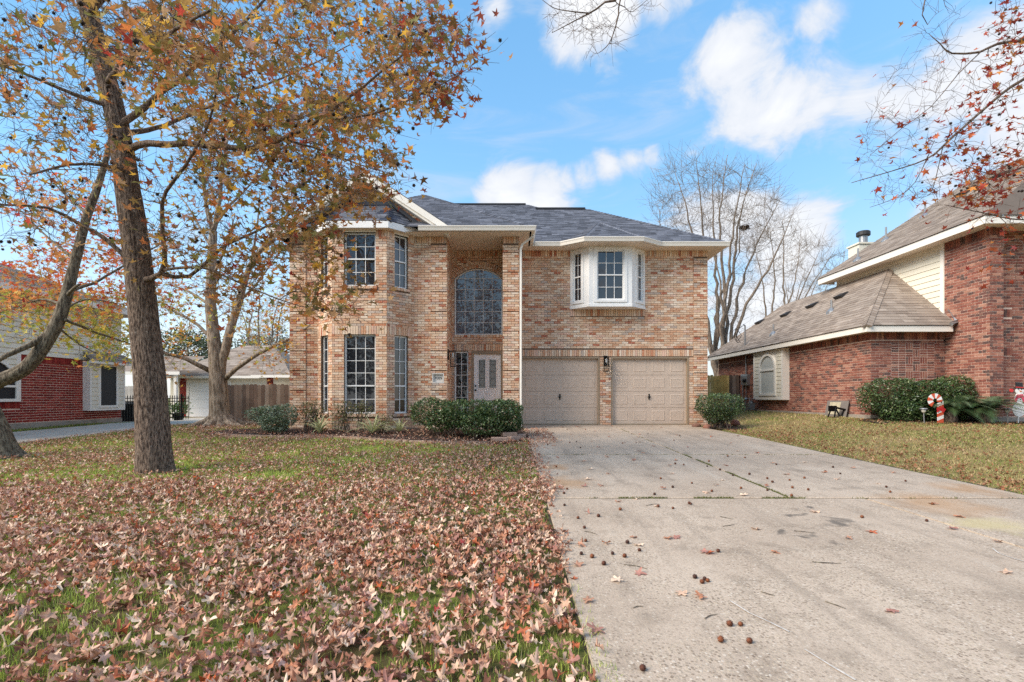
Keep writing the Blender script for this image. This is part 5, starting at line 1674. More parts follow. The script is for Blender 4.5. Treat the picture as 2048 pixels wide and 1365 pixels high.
t.reach(ell([(540, 120, 340, 150, 300, 5.6, 10), (590, 290, 220, 100, 165, 5.6, 9.5), (860, 110, 95, 110, 55, 5.7, 7.5), (590, 450, 110, 75, 48, 6, 8.5),
             (655, 580, 75, 55, 22, 6, 6.8), (360, 420, 110, 140, 60, 6, 8.5), (110, 330, 160, 170, 85, 5.2, 8.5), (110, 110, 160, 110, 60, 5.2, 8.5), (310, 60, 170, 80, 45, 3.9, 5.6),
             (480, 560, 90, 60, 24, 6.2, 7.4), (730, 370, 90, 40, 26, 6.4, 8), (450, -200, 520, 170, 120, 5, 10), (-100, 150, 120, 250, 40, 5, 8)], t.r), curve=.14, sag=-.05, rmax=.018, twiglets=7, maxlen=2.6, tl=(.12, .5))
t.wood(T1, M_bark, 0)
def dens1(p):
    x, y = CX + F * p.x / p.y, HY - F * (p.z - HC) / p.y
    if x < 250: return .42
    return 1.0 if x > 430 or y < 250 else .62
def tint1(pos, col):
    x = CX + F * pos[:, 0] / pos[:, 1]
    m = (rng.random(len(pos)) < np.clip((x - 780) / 220, 0, .7))
    col = col.copy(); col[m] = palette_cols([S(176, 92, 58), S(150, 78, 62), S(170, 116, 84), S(128, 96, 58)], [3, 3, 3, 2], int(m.sum()), .2)
    return col
t.leaves(T1, M_leaf, STARS, 1.5, (.05, .095), AUT, AUTW, tilt=.95, off=.085, prob=dens1, keep=300, colfn=tint1)
t.balls(T1, M_ball, 330, (.018, .024), S(52, 40, 34), .12)

# --- leaning tree at the left edge
b3 = gpix(8, 918)
T3 = empty('leaning_tree', b3, 'leaning grey tree curving in from the left edge, with yellow and orange leaves', 'tree')
t = Tree(3)
p3 = [(14, 930, 8.7, .25), (2, 880, 8.65, .17), (-22, 820, 8.6, .14), (-40, 790, 8.6, .125), (-10, 766, 8.6, .115), (55, 733, 8.7, .105), (110, 655, 8.8, .098), (133, 590, 8.9, .085), (150, 525, 9.0, .075), (172, 440, 9.1, .062), (195, 375, 9.2, .052), (214, 310, 9.3, .04), (240, 200, 9.5, .025)]
_, P, Q = trunk_mesh(T3, [pix(x, y, d) for x, y, d, r_ in p3], [r_ for *_, r_ in p3], M_bark4, 40, .04, .008, .55, 4, 9, fh=.35, toe_amp=.3)
t.nodes += [tuple(p) for p in P[::4]]; t.nr += Q[::4]
for l, a, b in [([(108, 655, 8.8), (60, 690, 8.6), (10, 712, 8.4), (-60, 760, 8.2)], .06, .03), ([(130, 640, 8.8), (200, 668, 9.6), (270, 690, 10.4), (330, 700, 11)], .025, .006),
                ([(125, 610, 8.9), (80, 600, 9.4), (0, 625, 9.8)], .03, .008), ([(135, 585, 8.9), (200, 560, 9.8), (300, 500, 11), (360, 470, 12)], .035, .008),
                ([(150, 520, 9.0), (90, 470, 9.4), (20, 400, 10)], .03, .008), ([(120, 630, 8.8), (170, 600, 9.6), (250, 610, 10.6)], .022, .005),
                ([(132, 595, 8.9), (150, 575, 8.7), (158, 570, 8.6)], .03, .018), ([(178, 430, 9.1), (120, 380, 9.6), (60, 300, 10)], .025, .006), ([(110, 650, 8.8), (160, 690, 9.2), (205, 712, 9.6)], .02, .005)]:
    t.limb(*px_limb(l, a, b))
t.reach(ell([(130, 560, 150, 75, 75, 9.3, 12.5), (230, 530, 130, 80, 50, 10, 13), (215, 670, 85, 55, 46, 9, 11.5), (60, 630, 80, 60, 34, 9.2, 11.5), (100, 430, 140, 80, 34, 9, 12), (330, 620, 50, 80, 18, 10.5, 13)], t.r), curve=.14, rmax=.014, twiglets=4, tl=(.15, .45), maxlen=3)
t.wood(T3, M_bark4, 0)
def tint3(pos, col):
    y = HY - F * (pos[:, 2] - HC) / pos[:, 1]
    m = rng.random(len(pos)) < np.clip((y - 560) / 120, 0, .85)
    col = col.copy(); col[m] = palette_cols([S(206, 188, 84), S(182, 180, 84), S(150, 160, 76), S(222, 190, 92)], [3, 3, 2, 2], int(m.sum()), .15)
    return col
t.leaves(T3, M_leaf, STARS, 3.0, (.05, .085), [S(214, 128, 70), S(222, 150, 88), S(206, 100, 66), S(222, 172, 96), S(200, 70, 70)], [4, 4, 3, 3, 1], tilt=.9, off=.1, colfn=tint3)

# --- forked pale tree beside the fence
b2 = gpix(440, 851)
T2 = empty('forked_tree', b2, 'pale forked tree with spreading roots and few yellow leaves, in front of the picket fence', 'tree')
t = Tree(5); D2 = b2.y
p2 = [(441, 858, D2, .36), (440, 838, D2, .30), (438, 800, D2, .27), (436, 760, D2, .25), (430, 700, D2, .19), (424, 640, D2, .165), (421, 600, D2, .15), (423, 536, D2, .13), (426, 462, D2, .11)]
_, P, Q = trunk_mesh(T2, [pix(*p[:3]) for p in p2], [p[3] for p in p2], M_bark2, 48, .05, .006, .9, 6, 21, fh=.55, toe_amp=.5)
t.nodes += [tuple(p) for p in P[::3]]; t.nr += Q[::3]
for l, a, b in [([(440, 775, D2), (446, 720, D2), (462, 655, D2), (478, 603, D2), (499, 536, D2), (520, 500, D2), (550, 478, D2 - .3)], .17, .06), ([(452, 756, D2), (505, 714, D2 - .5), (580, 678, D2 - 1.0), (620, 650, D2 - 1.3)], .085, .02),
                ([(420, 742, D2), (370, 718, D2 - .4), (335, 708, D2 - .8), (290, 690, D2 - 1.2)], .08, .03), ([(426, 680, D2), (411, 664, D2), (377, 637, D2), (323, 613, D2)], .075, .025),
                ([(421, 610, D2), (370, 580, D2 + .5), (330, 568, D2 + .8)], .05, .02), ([(425, 470, D2), (411, 400, D2), (405, 330, D2), (395, 260, D2)], .08, .02), ([(426, 465, D2), (441, 390, D2), (448, 320, D2), (462, 240, D2)], .085, .02),
                ([(428, 455, D2), (460, 410, D2 + .4), (500, 370, D2 + .8), (540, 300, D2 + 1)], .06, .015), ([(424, 500, D2), (380, 420, D2 + .5), (340, 370, D2 + 1)], .05, .012), ([(478, 603, D2), (520, 560, D2 + .6), (560, 500, D2 + 1)], .05, .012),
                ([(499, 536, D2), (515, 450, D2), (520, 380, D2)], .05, .012), ([(422, 560, D2), (450, 500, D2 - .5), (470, 430, D2 - .8)], .05, .015)]:
    t.limb(*px_limb(l, a, b), step=.3)
for k in range(7):                                             # surface roots
    an = 2 * math.pi * k / 7 + .3; c_ = b2
    Lr = random.Random(k).uniform(.7, 1.3)
    pts = [Vector((c_.x + math.cos(an) * d_, c_.y + math.sin(an + d_ * .15) * d_, G(c_.x, c_.y) + h_)) for d_, h_ in ((.15, .30), (.38, .13), (.6, .05), (.85 * Lr, .012), (1.1 * Lr, -.05))]
    t.limb(pts, [.13, .11, .085, .06, .03], step=.1)
t.reach(ell([(420, 420, 130, 130, 60, 14.5, 17.5), (500, 600, 80, 90, 36, 14, 17), (540, 690, 45, 35, 20, 14, 15.5), (370, 600, 70, 80, 30, 14, 17), (340, 700, 40, 40, 14, 14, 16), (450, 280, 120, 80, 40, 14.5, 17)], t.r), up=.25, curve=.12, rmax=.02, twiglets=4, tl=(.3, .8), maxlen=5, tip=.004)
t.wood(T2, M_bark2, 0)
t.leaves(T2, M_leaf, STARS, 1.3, (.06, .10), [S(222, 176, 84), S(206, 156, 78), S(190, 184, 92), S(212, 136, 74)], [4, 3, 3, 3], tilt=.9, off=.12,
         prob=lambda p: (1.6 if (HY - F * (p.z - HC) / p.y) > 560 else .12))

# --- sweetgum outside the right edge whose branches reach in
T4 = empty('sweetgum_tree', (10.4, 7.0, G(10.4, 7.0)), 'sweetgum reaching in from the right edge with red leaves and bare twigs', 'tree', 'sweetgum trees')
t = Tree(8)
gz = G(10.4, 7.0)
t.limb([Vector((10.4, 7.0, gz - .1)), Vector((10.35, 7.0, 1.5)), Vector((10.2, 6.95, 3.5)), Vector((10.1, 6.9, 5.5)), Vector((10.0, 6.9, 8.0)), Vector((9.9, 6.9, 10.5))], [.28, .22, .2, .17, .12, .05], sides=14)
for l, a, b in [([(2420, 100, 7.0), (2200, 90, 6.9), (2048, 158, 6.8), (1941, 242, 6.7), (1886, 293, 6.6), (1853, 319, 6.55), (1798, 338, 6.5), (1703, 366, 6.4)], .05, .004),
                ([(2430, 0, 7.0), (2200, 40, 6.8), (2048, 80, 6.6), (1996, 88, 6.55), (1959, 104, 6.5), (1904, 107, 6.45), (1880, 88, 6.4), (1860, 70, 6.4)], .05, .004),
                ([(1962, 104, 6.5), (1915, 150, 6.5), (1864, 212, 6.5), (1805, 256, 6.45), (1740, 311, 6.4)], .012, .003),
                ([(1853, 319, 6.55), (1830, 365, 6.5), (1795, 395, 6.5), (1740, 415, 6.4)], .01, .003), ([(1885, 296, 6.6), (1872, 355, 6.6), (1860, 390, 6.6), (1835, 395, 6.5)], .009, .003),
                ([(2400, 250, 7.2), (2200, 280, 7.1), (2048, 335, 7.0), (1985, 350, 6.9), (1930, 330, 6.8)], .03, .004), ([(2400, 420, 7.3), (2200, 430, 7.2), (2048, 440, 7.1), (1960, 425, 7.0), (1890, 410, 6.9)], .03, .004),
                ([(2400, -150, 6.8), (2150, -150, 6.6), (1980, -80, 6.5), (1850, 0, 6.4), (1855, 50, 6.4)], .04, .004), ([(2380, 520, 7.2), (2150, 505, 7.0), (2030, 500, 6.9), (1985, 512, 6.85)], .02, .003)]:
    t.limb(*px_limb(l, a * .6, b), sides=6)
n0 = len(t.tips)
t.reach(ell([(2000, 230, 70, 150, 46, 6.2, 7.4), (1985, 380, 75, 70, 40, 6.4, 7.4), (1915, 290, 50, 60, 16, 6.3, 6.9), (2020, 60, 40, 60, 14, 6.2, 7), (2025, 490, 30, 60, 12, 6.6, 7.2), (2250, 250, 180, 300, 90, 6, 8), (1900, 400, 70, 30, 10, 6.5, 7)], t.r), curve=.14, rmax=.008, twiglets=3, maxlen=2)
n1 = len(t.tips)
t.reach(ell([(1800, 330, 90, 80, 40, 6.2, 6.7), (1860, 180, 90, 80, 34, 6.2, 6.7), (1880, 60, 50, 60, 16, 6.2, 6.6), (1790, 250, 60, 50, 16, 6.3, 6.6)], t.r), curve=.18, rmax=.005, rk=.004, twiglets=4, tl=(.1, .3), maxlen=1.6, tip=.0016)
t.wood(T4, M_bark, 1)
tips = t.tips; t.tips = tips[n0:n1] + tips[n1::14]
t.leaves(T4, M_leaf, STARS, 1.05, (.045, .07), [S(176, 76, 52), S(152, 58, 48), S(196, 104, 62), S(214, 140, 66), S(186, 96, 90)], [4, 4, 4, 2, 1], tilt=.95, off=.06)
t.balls(T4, M_ball, 90, (.013, .018), S(46, 34, 32), .1)

# --- tree behind the viewer whose twigs hang over the drive
T5 = empty('bare_tree', (2.0, -3.5, G(2, -3.5)), 'overhanging bare twigs hanging from above at the top centre', 'tree', 'bare trees')
t = Tree(11)
t.limb([Vector((2.0, -3.5, -.6)), Vector((2.0, -3.45, 2)), Vector((1.9, -3.2, 4.5)), Vector((1.8, -2.8, 7)), Vector((1.7, -2.5, 9.5))], [.28, .22, .19, .15, .06], sides=14)
t.limb([Vector((1.9, -3.2, 4.6)), Vector((1.7, -1.5, 5.6)), Vector((1.4, .8, 6.0)), Vector((1.2, 2.8, 5.6)), pix(1260, -60, 4.6), pix(1210, 5, 4.6), pix(1178, 27, 4.6), pix(1150, 42, 4.6), pix(1104, 66, 4.6)], [.1, .08, .06, .04, .018, .009, .007, .005, .0025], sides=6)
t.limb([pix(1275, -80, 4.6), pix(1241, 0, 4.7), pix(1237, 30, 4.7), pix(1224, 76, 4.7), pix(1212, 95, 4.7), pix(1196, 107, 4.7)], [.016, .008, .007, .005, .004, .002], sides=5)
t.limb([pix(1178, 27, 4.6), pix(1150, 24, 4.5), pix(1120, 20, 4.5), pix(1100, 12, 4.5), pix(1078, -6, 4.5)], [.007, .005, .004, .003, .002], sides=5)
t.limb([pix(1260, -60, 4.6), pix(1225, -5, 4.8), pix(1250, 15, 4.9), pix(1265, 24, 4.9), pix(1300, -5, 5.0)], [.012, .006, .004, .003, .002], sides=5)
t.reach(ell([(1160, 30, 80, 40, 44, 4.3, 5), (1210, 80, 50, 40, 22, 4.5, 4.9), (1280, 10, 50, 30, 10, 4.6, 5.1), (1180, 65, 40, 25, 10, 4.4, 4.8)], t.r), curve=.2, rmax=.004, rk=.004, twiglets=3, tl=(.06, .2), maxlen=1.2, tip=.0012)
t.reach([tuple(Vector((1.8 + t.r.gauss(0, 2.6), -3.2 + t.r.gauss(0, 2.2), t.r.uniform(5.2, 10)))) for _ in range(160)], up=.2, curve=.15, rmax=.03, twiglets=3, tl=(.3, .8), maxlen=5, tip=.004)
t.wood(T5, M_bark, 1)

# --- bare trees behind the houses
def bare(label, base, ends, seed, region, r0, twn, name='bare_tree'):
    """several rising stems from one foot, fanned out, with fine upright twigs"""
    o = empty(name, base, label, 'tree', 'bare trees')
    t = Tree(seed); base = Vector(base); r_ = t.r
    fk = base + Vector((0, 0, 1.6))
    t.limb([base - Vector((0, 0, .3)), base + Vector((0.02, 0, .8)), fk], [r0 * 1.25, r0, r0 * .9], sides=12, step=.4)
    for e in ends:
        e = Vector(e); d = e - fk; mid = fk + Vector((d.x * .30, d.y * .3, d.z * .42)) + Vector((r_.gauss(0, .2), r_.gauss(0, .3), 0)); m2 = fk + Vector((d.x * .66, d.y * .66, d.z * .72)) + Vector((r_.gauss(0, .2), r_.gauss(0, .3), 0))
        t.limb([fk - Vector((0, 0, .3)), mid, m2, e], [r0 * r_.uniform(.45, .6), r0 * .36, r0 * .2, r0 * .05], sides=8, step=.5, wob=.06)
    t.reach(region(r_), up=.55, curve=.10, sag=-.08, rmax=r0 * .28, rk=.009, twiglets=twn, tl=(.5, 1.6), maxlen=9, tip=.006, back=.2, spread=.55)
    t.wood(o, M_bark3, 1)
    return o
YB = 30.0
bb = pix(1438, 800, YB); bb.z = -.1
bare('tall bare tree behind the gap between the two houses, with a bird nest', bb, [pix(x, y, YB + d) for x, y, d in ((1318, 420, 0), (1350, 345, 1), (1392, 320, -1), (1425, 350, 2), (1455, 310, 0), (1490, 330, -1), (1515, 320, 1), (1560, 400, 0), (1585, 430, -1), (1480, 430, 2), (1420, 480, -1))], 31,
     lambda r_: ell([(1380, 400, 75, 85, 110, YB - 2, YB + 2), (1480, 420, 80, 95, 140, YB - 2, YB + 2), (1540, 470, 60, 80, 60, YB - 2, YB + 2), (1450, 580, 60, 90, 50, YB - 2, YB + 2), (1340, 440, 40, 50, 26, YB - 1, YB + 1), (1440, 660, 40, 50, 20, YB - 1, YB + 1)], r_), .25, 6)
nst = MB(); cn = pix(1489, 455, YB)
rn = random.Random(4)
for k in range(90):
    a = rn.uniform(0, 6.28); r_ = rn.uniform(.05, .24); c_ = cn + Vector((math.cos(a) * r_, math.sin(a) * r_, rn.uniform(-.14, .1))); d = Vector((-math.sin(a), math.cos(a), rn.uniform(-.4, .4))) * rn.uniform(.1, .3)
    nst.tube([c_ - d, c_ + d], .012, 3)
tag(nst.build('bird_nest', mat_plain('nest_twigs', S(84, 66, 52), .95)), 'dark twig nest high in the tall bare tree', 'nest')
bb = pix(1548, 800, 38); bb.z = -.1
bare('smaller bare tree rising behind the red house ridge', bb, [pix(x, y, 38 + d) for x, y, d in ((1510, 500, 0), (1540, 460, 1), (1565, 440, -1), (1600, 480, 0), (1640, 500, 1), (1670, 500, 0))], 37,
     lambda r_: ell([(1560, 500, 60, 70, 50, 36, 40), (1630, 530, 55, 60, 50, 36, 40), (1550, 600, 70, 50, 30, 36, 40)], r_), .22, 6)
bb = pix(1600, 800, 46); bb.z = -.1
bare('far bare tree low behind the red house roof', bb, [pix(x, y, 46 + d) for x, y, d in ((1570, 560, 0), (1610, 540, 1), (1650, 530, -1), (1690, 500, 0), (1660, 560, 0))], 41,
     lambda r_: ell([(1650, 540, 60, 50, 50, 44, 48), (1600, 580, 50, 40, 30, 44, 48)], r_), .22, 6)
bb = pix(520, 800, 34); bb.z = -.3
bare('thin bare tree behind the detached garage roof', bb, [pix(x, y, 34 + d) for x, y, d in ((470, 600, 0), (500, 560, 1), (530, 540, -1), (560, 590, 0), (590, 560, 0))], 47,
     lambda r_: ell([(530, 620, 70, 60, 60, 32, 36)], r_), .18, 5)

def evergreen(label, c, rx, rz, n_, seed, pal, name='evergreen_tree', base=-.3):
    o = empty(name, (c.x, c.y, base), label, 'tree', 'evergreen trees far behind')
    mb = MB(); mb.tube([(c.x, c.y, base), (c.x + .1, c.y, c.z * .5), (c.x, c.y, c.z + rz * .4)], [.3, .22, .08], 8)
    for k in range(10):
        a = k * 2.4; h = c.z - rz * .5 + rz * k / 10
        mb.tube([(c.x, c.y, h - .4), (c.x + math.cos(a) * rx * .4, c.y + math.sin(a) * rx * .4, h), (c.x + math.cos(a) * rx * .8, c.y + math.sin(a) * rx * .8, h + .5)], [.1, .06, .02], 5)
    mb.build('trunk', M_bark, o, True, True)
    cl = rng.normal(0, 1, (70, 3)); cl /= np.linalg.norm(cl, axis=1)[:, None]; cl *= rng.uniform(.35, 1, (70, 1)) ** .5
    pos = cl[rng.integers(0, 70, n_)] + rng.normal(0, .13, (n_, 3))
    pos = pos * np.array([rx, rx, rz]) + np.array([c.x, c.y, c.z])
    V, T, C = scatter(OVAL, pos, rand_rot(n_), rng.uniform(.09, .17, n_), palette_cols(pal, [1] * len(pal), n_, .3))
    k_ = add('crown', np_mesh('crown', V, T, M_leafg, C), o); k_['kind'] = 'stuff'
GRN = [S(74, 86, 56), S(92, 100, 62), S(60, 70, 48), S(110, 112, 74)]
evergreen('dark green tree behind the covered walk, left of the garage roof', pix(375, 715, 44), 2.6, 2.2, 3500, 1, GRN)
evergreen('grey green tree at the end of the garage roof beside the tan house', pix(560, 700, 48), 3.6, 2.4, 3500, 2, [S(110, 112, 92), S(92, 96, 76), S(130, 126, 104)])
evergreen('low dark tree top behind the middle of the garage roof', pix(465, 715, 52), 2.8, 2.2, 2500, 3, GRN)
# trees across the street behind the viewer (they show only as reflections in the window panes)
def street():
    n_ = 26000; c = []
    rr = random.Random(5)
    for k in range(16):
        c.append((-34 + k * 4.6 + rr.uniform(-1, 1), -26 + rr.uniform(-4, 4), rr.uniform(3.2, 6.5), rr.uniform(2.0, 3.4)))
    c = np.array(c); i = rng.integers(0, len(c), n_)
    d = rng.normal(0, 1, (n_, 3)); d /= np.linalg.norm(d, axis=1)[:, None]; d *= rng.uniform(.2, 1, (n_, 1)) ** .4
    pos = c[i][:, :3] + d * c[i][:, 3:4]
    V, T, C = scatter(OVAL, pos, rand_rot(n_), rng.uniform(.14, .26, n_), palette_cols([S(92, 86, 56), S(120, 92, 58), S(76, 80, 54)], [1, 1, 1], n_, .3))
    o = add('tree_line', np_mesh('tree_line', V, T, M_leafg, C)); tag(o, 'line of trees across the street behind the viewer', 'trees', kind='stuff')
street()
# ------------------------------------------------------------------ planting beds and ground cover
M_mulch = mat_plain('mulch', S(62, 50, 44), 1, .35, 6, fine=(30, .5), bmp=1.0, spec=.1)
BED = [(-8.1, 13.0), (-6.9, 12.4), (-4.2, 12.15), (-2.9, 11.4), (-1.6, 10.95), (-.3, 10.85), (.25, 11.4), (.33, 13.2), (.3, 14.5), (-1.9, 14.55), (-6.5, 14.6), (-8.0, 14.2)]
def in_poly(x, y, poly):
    c = np.zeros(np.shape(x), bool); j = len(poly) - 1
    for i in range(len(poly)):
        xi, yi = poly[i]; xj, yj = poly[j]
        c ^= ((yi > y) != (yj > y)) & (x < (xj - xi) * (y - yi) / (yj - yi + 1e-12) + xi); j = i
    return c
bm_ = MB(); bm_.poly([Vector((x, y, G(x, y) + .012)) for x, y in BED]); tag(bm_.build('planting_bed', M_mulch), 'dark mulch bed along the front of the tan house', 'bed', kind='structure')
bm_ = MB(); bm_.poly([Vector((x, y, G(x, y) + .01)) for x, y in ((5.9, 14.1), (6.6, 14.05), (6.8, 14.6), (6.3, 15.3), (5.75, 15.3))]); tag(bm_.build('corner_bed', M_mulch), 'small dark bed at the right corner of the tan house', 'bed', kind='structure')
bm_ = MB(); bm_.poly([Vector((x, y, G(x, y) + .012)) for x, y in ((9.2, 12.6), (11.2, 12.0), (13.5, 11.9), (13.5, 13.0), (12.0, 14.1), (10.2, 14.1), (9.4, 13.6))]); tag(bm_.build('neighbour_bed', M_mulch), 'dark bed along the front of the red house', 'bed', kind='structure')

def vnoise(x, y, s, o=0.0):
    return np.array([mnoise.noise((a * s + o, b * s - o, o * 1.7)) for a, b in zip(x, y)])

def cover(x, y):
    """share of lawn hidden by dry leaves"""
    n = vnoise(x, y, .75, 3.3) * .8 + vnoise(x, y, 2.1, 9.1) * .55
    Y = y
    c = np.interp(Y, [1.9, 3.0, 4.0, 5.5, 7.2, 10, 12], [.74, .86, .97, .95, .76, .76, .88])
    c = c + n * np.interp(Y, [1.9, 3.2, 4.2, 5.6, 7.2, 10], [.7, .6, .3, .4, 1.25, 1.1])
    near = np.clip((x + 2.6) / 2.2, 0, 1)                     # thick along the drive
    c = c + near * .5 * (Y > 3)
    c = np.where((Y > 10.6), np.maximum(c, .62 + n * .4), c)
    return np.clip(c, .05, 1.05)

DRY = [S(214, 178, 151), S(200, 158, 131), S(180, 134, 109), S(228, 200, 174), S(156, 106, 84), S(190, 130, 98), S(174, 124, 110), S(180, 102, 70), S(128, 86, 68), S(214, 174, 155)]
DRYW = [14, 15, 14, 8, 11, 9, 7, 4, 7, 6]
M_dry = mat_leaf('dry_leaf', .18, .7, .2, .22, 45)
M_grass = mat_leaf('grass_blade', .3, .6, .2, .15, 20)

def litter():
    tot = 130000
    # rejection sampling in the visible wedge, denser towards the viewer
    y = rng.uniform(1.9, 15.5, tot * 3); x = rng.uniform(-16.5, 1.0, tot * 3)
    ok = (x > -1.12 * y - .6) & ~((y > 14.0) & (x > -6.6)) & ~((x < -10.6) & (y > 8.0) & (x > -13.5)) & (x > -13.5)
    edge = .40 + .16 * vnoise(x, y, 1.6, 1.1) + .12 * np.exp(-((y - 7.2) / 1.6) ** 2) + np.where((y > 9.5) & (y < 14.2), .5 * np.clip((y - 9.5) / 2, 0, 1) + .15, 0) * (vnoise(x, y, 1.2, 5.0) + .8)
    edge = np.where(y < 3.4, .30 + .10 * vnoise(x, y, 3.0, 2.0), edge)
    ok &= x < edge + rng.exponential(.05, len(x)) * (rng.random(len(x)) < .5)
    x, y = x[ok], y[ok]
    c = cover(x, y)
    bed = in_poly(x, y, BED)
    c = np.where(bed, .35, c)
    dens = np.where(y < 4.5, 520, np.where(y < 9, 480, 300)) * c
    area_density = len(x) / (14.6 * 17.5) * 1.0
    area_density = tot * 3 / (13.6 * 17.5)
    keep = rng.random(len(x)) < dens / area_density
    return x[keep], y[keep]

lx, ly = litter()
n = len(lx)
lz = zg(lx, ly) - .02 + rng.uniform(.012, .06, n) + np.where(ly > 5.5, .018, 0)
rot = rand_rot(n, .5); sc = np.where(ly < 4.5, rng.uniform(.024, .052, n), rng.uniform(.022, .044, n))
pos = np.stack([lx, ly, lz + sc * .12], 1)
col = palette_cols(DRY, DRYW, n, .2)
rare = rng.random(n)
col[rare < .008] = S(190, 96, 54); col[(rare > .012) & (rare < .016)] = S(146, 62, 60)
pxx = CX + F * lx / ly; pyy = HY - F * (lz - HC) / ly
vis = np.nonzero((pxx > 20) & (pxx < 2028) & (pyy < 1355))[0]
top = vis[np.argsort(ly[vis] - lz[vis] * 6)][:300]
mask = np.ones(n, bool); mask[top] = False
nearm = mask & (ly < 6.5); farm = mask & ~(ly < 6.5)
V1, T1_, C1 = scatter(STARS_FINE, pos[nearm], rot[nearm], sc[nearm], col[nearm])
V2, T2_, C2 = scatter([star_leaf(90 + i, .8, False, .5) for i in range(8)], pos[farm], rot[farm], sc[farm], col[farm])
o = add('leaf_litter', np_mesh('leaf_litter', np.concatenate([V1, V2]), np.concatenate([T1_, T2_ + len(V1)]), M_dry, np.concatenate([C1, C2])))
tag(o, 'carpet of dry brown star-shaped leaves covering the front lawn', 'fallen leaves', kind='stuff')
_leafmesh = {}
STARS_FLAT = [star_leaf(200 + i, .26, True, (.1, .4)[i % 2]) for i in range(8)]
def fallen(p, s, R3, pal_i=None, label=None, group=None, pal=DRY, flat=False):
    k = (random.randrange(8 if flat else len(STARS_FINE)), pick(DRYW) if pal_i is None else pal_i, flat)
    if k not in _leafmesh:
        tv, tt = (STARS_FLAT if flat else STARS_FINE)[k[0]]; _leafmesh[k] = np_mesh('fallen_leaf', tv, tt, M_dry, np.repeat(np.array(pal[k[1]])[None], len(tv), 0))
    o = bpy.data.objects.new('fallen_leaf', _leafmesh[k]); COL.objects.link(o)
    o.matrix_basis = Matrix([list(np.array(r_) * s) + [q] for r_, q in zip(R3, p)] + [[0, 0, 0, 1]])
    return tag(o, label, 'leaf', group)
TONE = ['tan', 'light brown', 'mid brown', 'cream', 'dark brown', 'orange-brown', 'mauve-brown', 'rust-coloured', 'deep brown', 'pale beige']
for i in top:
    k = pick(DRYW); xx = pxx[i]
    place = 'at the lower left corner' if xx < 350 else 'left of the middle' if xx < 700 else 'near the middle' if xx < 950 else 'close to the driveway edge'
    fallen(pos[i], sc[i], rot[i], k, TONE[k] + ' dry star-shaped leaf in the lawn foreground, ' + place, 'fallen leaves in the lawn foreground')

def blades(x, y, h, w, cols, lean=.5):
    n_ = len(x); a = rng.uniform(0, 6.283, n_); l = np.abs(rng.normal(0, lean, n_)) * h; z = zg(x, y) - .022
    b = rng.uniform(0, 6.283, n_)
    dx, dy = np.cos(b) * w, np.sin(b) * w; lx_, ly_ = np.cos(a) * l, np.sin(a) * l
    p0 = np.stack([x - dx, y - dy, z], 1); p1 = np.stack([x + dx, y + dy, z], 1)
    p2 = np.stack([x - dx * .7 + lx_ * .35, y - dy * .7 + ly_ * .35, z + h * .6], 1); p3 = np.stack([x + dx * .7 + lx_ * .35, y + dy * .7 + ly_ * .35, z + h * .6], 1)
    p4 = np.stack([x + lx_, y + ly_, z + h], 1)
    V = np.stack([p0, p1, p2, p3, p4], 1).reshape(-1, 3)
    T = (np.array([[0, 1, 3], [0, 3, 2], [2, 3, 4]])[None] + (np.arange(n_) * 5)[:, None, None]).reshape(-1, 3)
    return V, T, np.repeat(cols, 5, 0)

def grass_left():
    out = []
    for (y0, y1, dn, h, w) in ((1.9, 3.6, 6000, (.02, .06), .0022), (3.6, 6, 2600, (.025, .06), .0030), (6, 10.5, 2300, (.03, .07), .0042), (10.5, 15.5, 700, (.03, .07), .006)):
        m = int(dn * (y1 - y0) * (1.1 * y1 + 1.2)); y = rng.uniform(y0, y1, m); x = rng.uniform(-1.1 * y1 - .3, .55, m)
        ok = (x > -1.1 * y - .4) & (x > -14) & ~((x < -10.6) & (x > -13.5) & (y > 8)) & ~in_poly(x, y, BED) & ~((y > 14.4) & (x > -6.6)) & (x < np.where(y < 3.2, .47, .36))
        x, y = x[ok], y[ok]
        g = np.clip(1.25 - cover(x, y), .10, 1.0) ** 1.2
        cl = np.clip(vnoise(x, y, 5.0, 7.7) + .62, .05, 1)
        k = rng.random(len(x)) < g * cl * (1.5 if y0 > 5 else 1.15); x, y = x[k], y[k]
        c = palette_cols([S(172, 188, 84), S(190, 202, 98), S(148, 168, 74), S(206, 208, 122), S(200, 186, 130), S(118, 144, 64)], [4, 4, 3, 3, 1.6, 2] if y0 > 3.6 else [4, 3, 4, 2, 1.6, 3], len(x), .2)
        out.append(blades(x, y, rng.uniform(*h, len(x)), w, c))
    return out

def grass_right():
    out = []
    for (y0, y1, dn, h, w) in ((4.5, 8.5, 1700, (.02, .05), .004), (8.5, 14.2, 1100, (.02, .05), .006), (14.2, 23, 240, (.03, .06), .012)):
        m = int(dn * (y1 - y0) * 11); y = rng.uniform(y0, y1, m); x = rng.uniform(5.6, 16.6, m)
        ok = (x > 5.9 + .06 * vnoise(x, y, 1.5, 4)) & (x < 1.2 * y + 1.2) & ~((y > 12.6) & (x > 9.9)) & ~((y > 14.0) & (x > 9.9)) & ~((y > 15.8) & (x < 6.3))
        x, y = x[ok], y[ok]
        gr = vnoise(x, y, .7, 2.2); k = rng.random(len(x)) < .62 + gr * .5; x, y, gr = x[k], y[k], gr[k]
        c = palette_cols([S(190, 170, 118), S(176, 156, 106), S(204, 186, 134), S(150, 146, 88), S(132, 144, 76)], [4, 4, 3.4, 3, 3], len(x), .2)
        gm = (gr > .12) | (x < 6.6 + .3 * gr); c[gm & (rng.random(len(x)) < .35)] = S(134, 148, 72)
        out.append(blades(x, y, rng.uniform(*h, len(x)), w, c, .9))
    return out

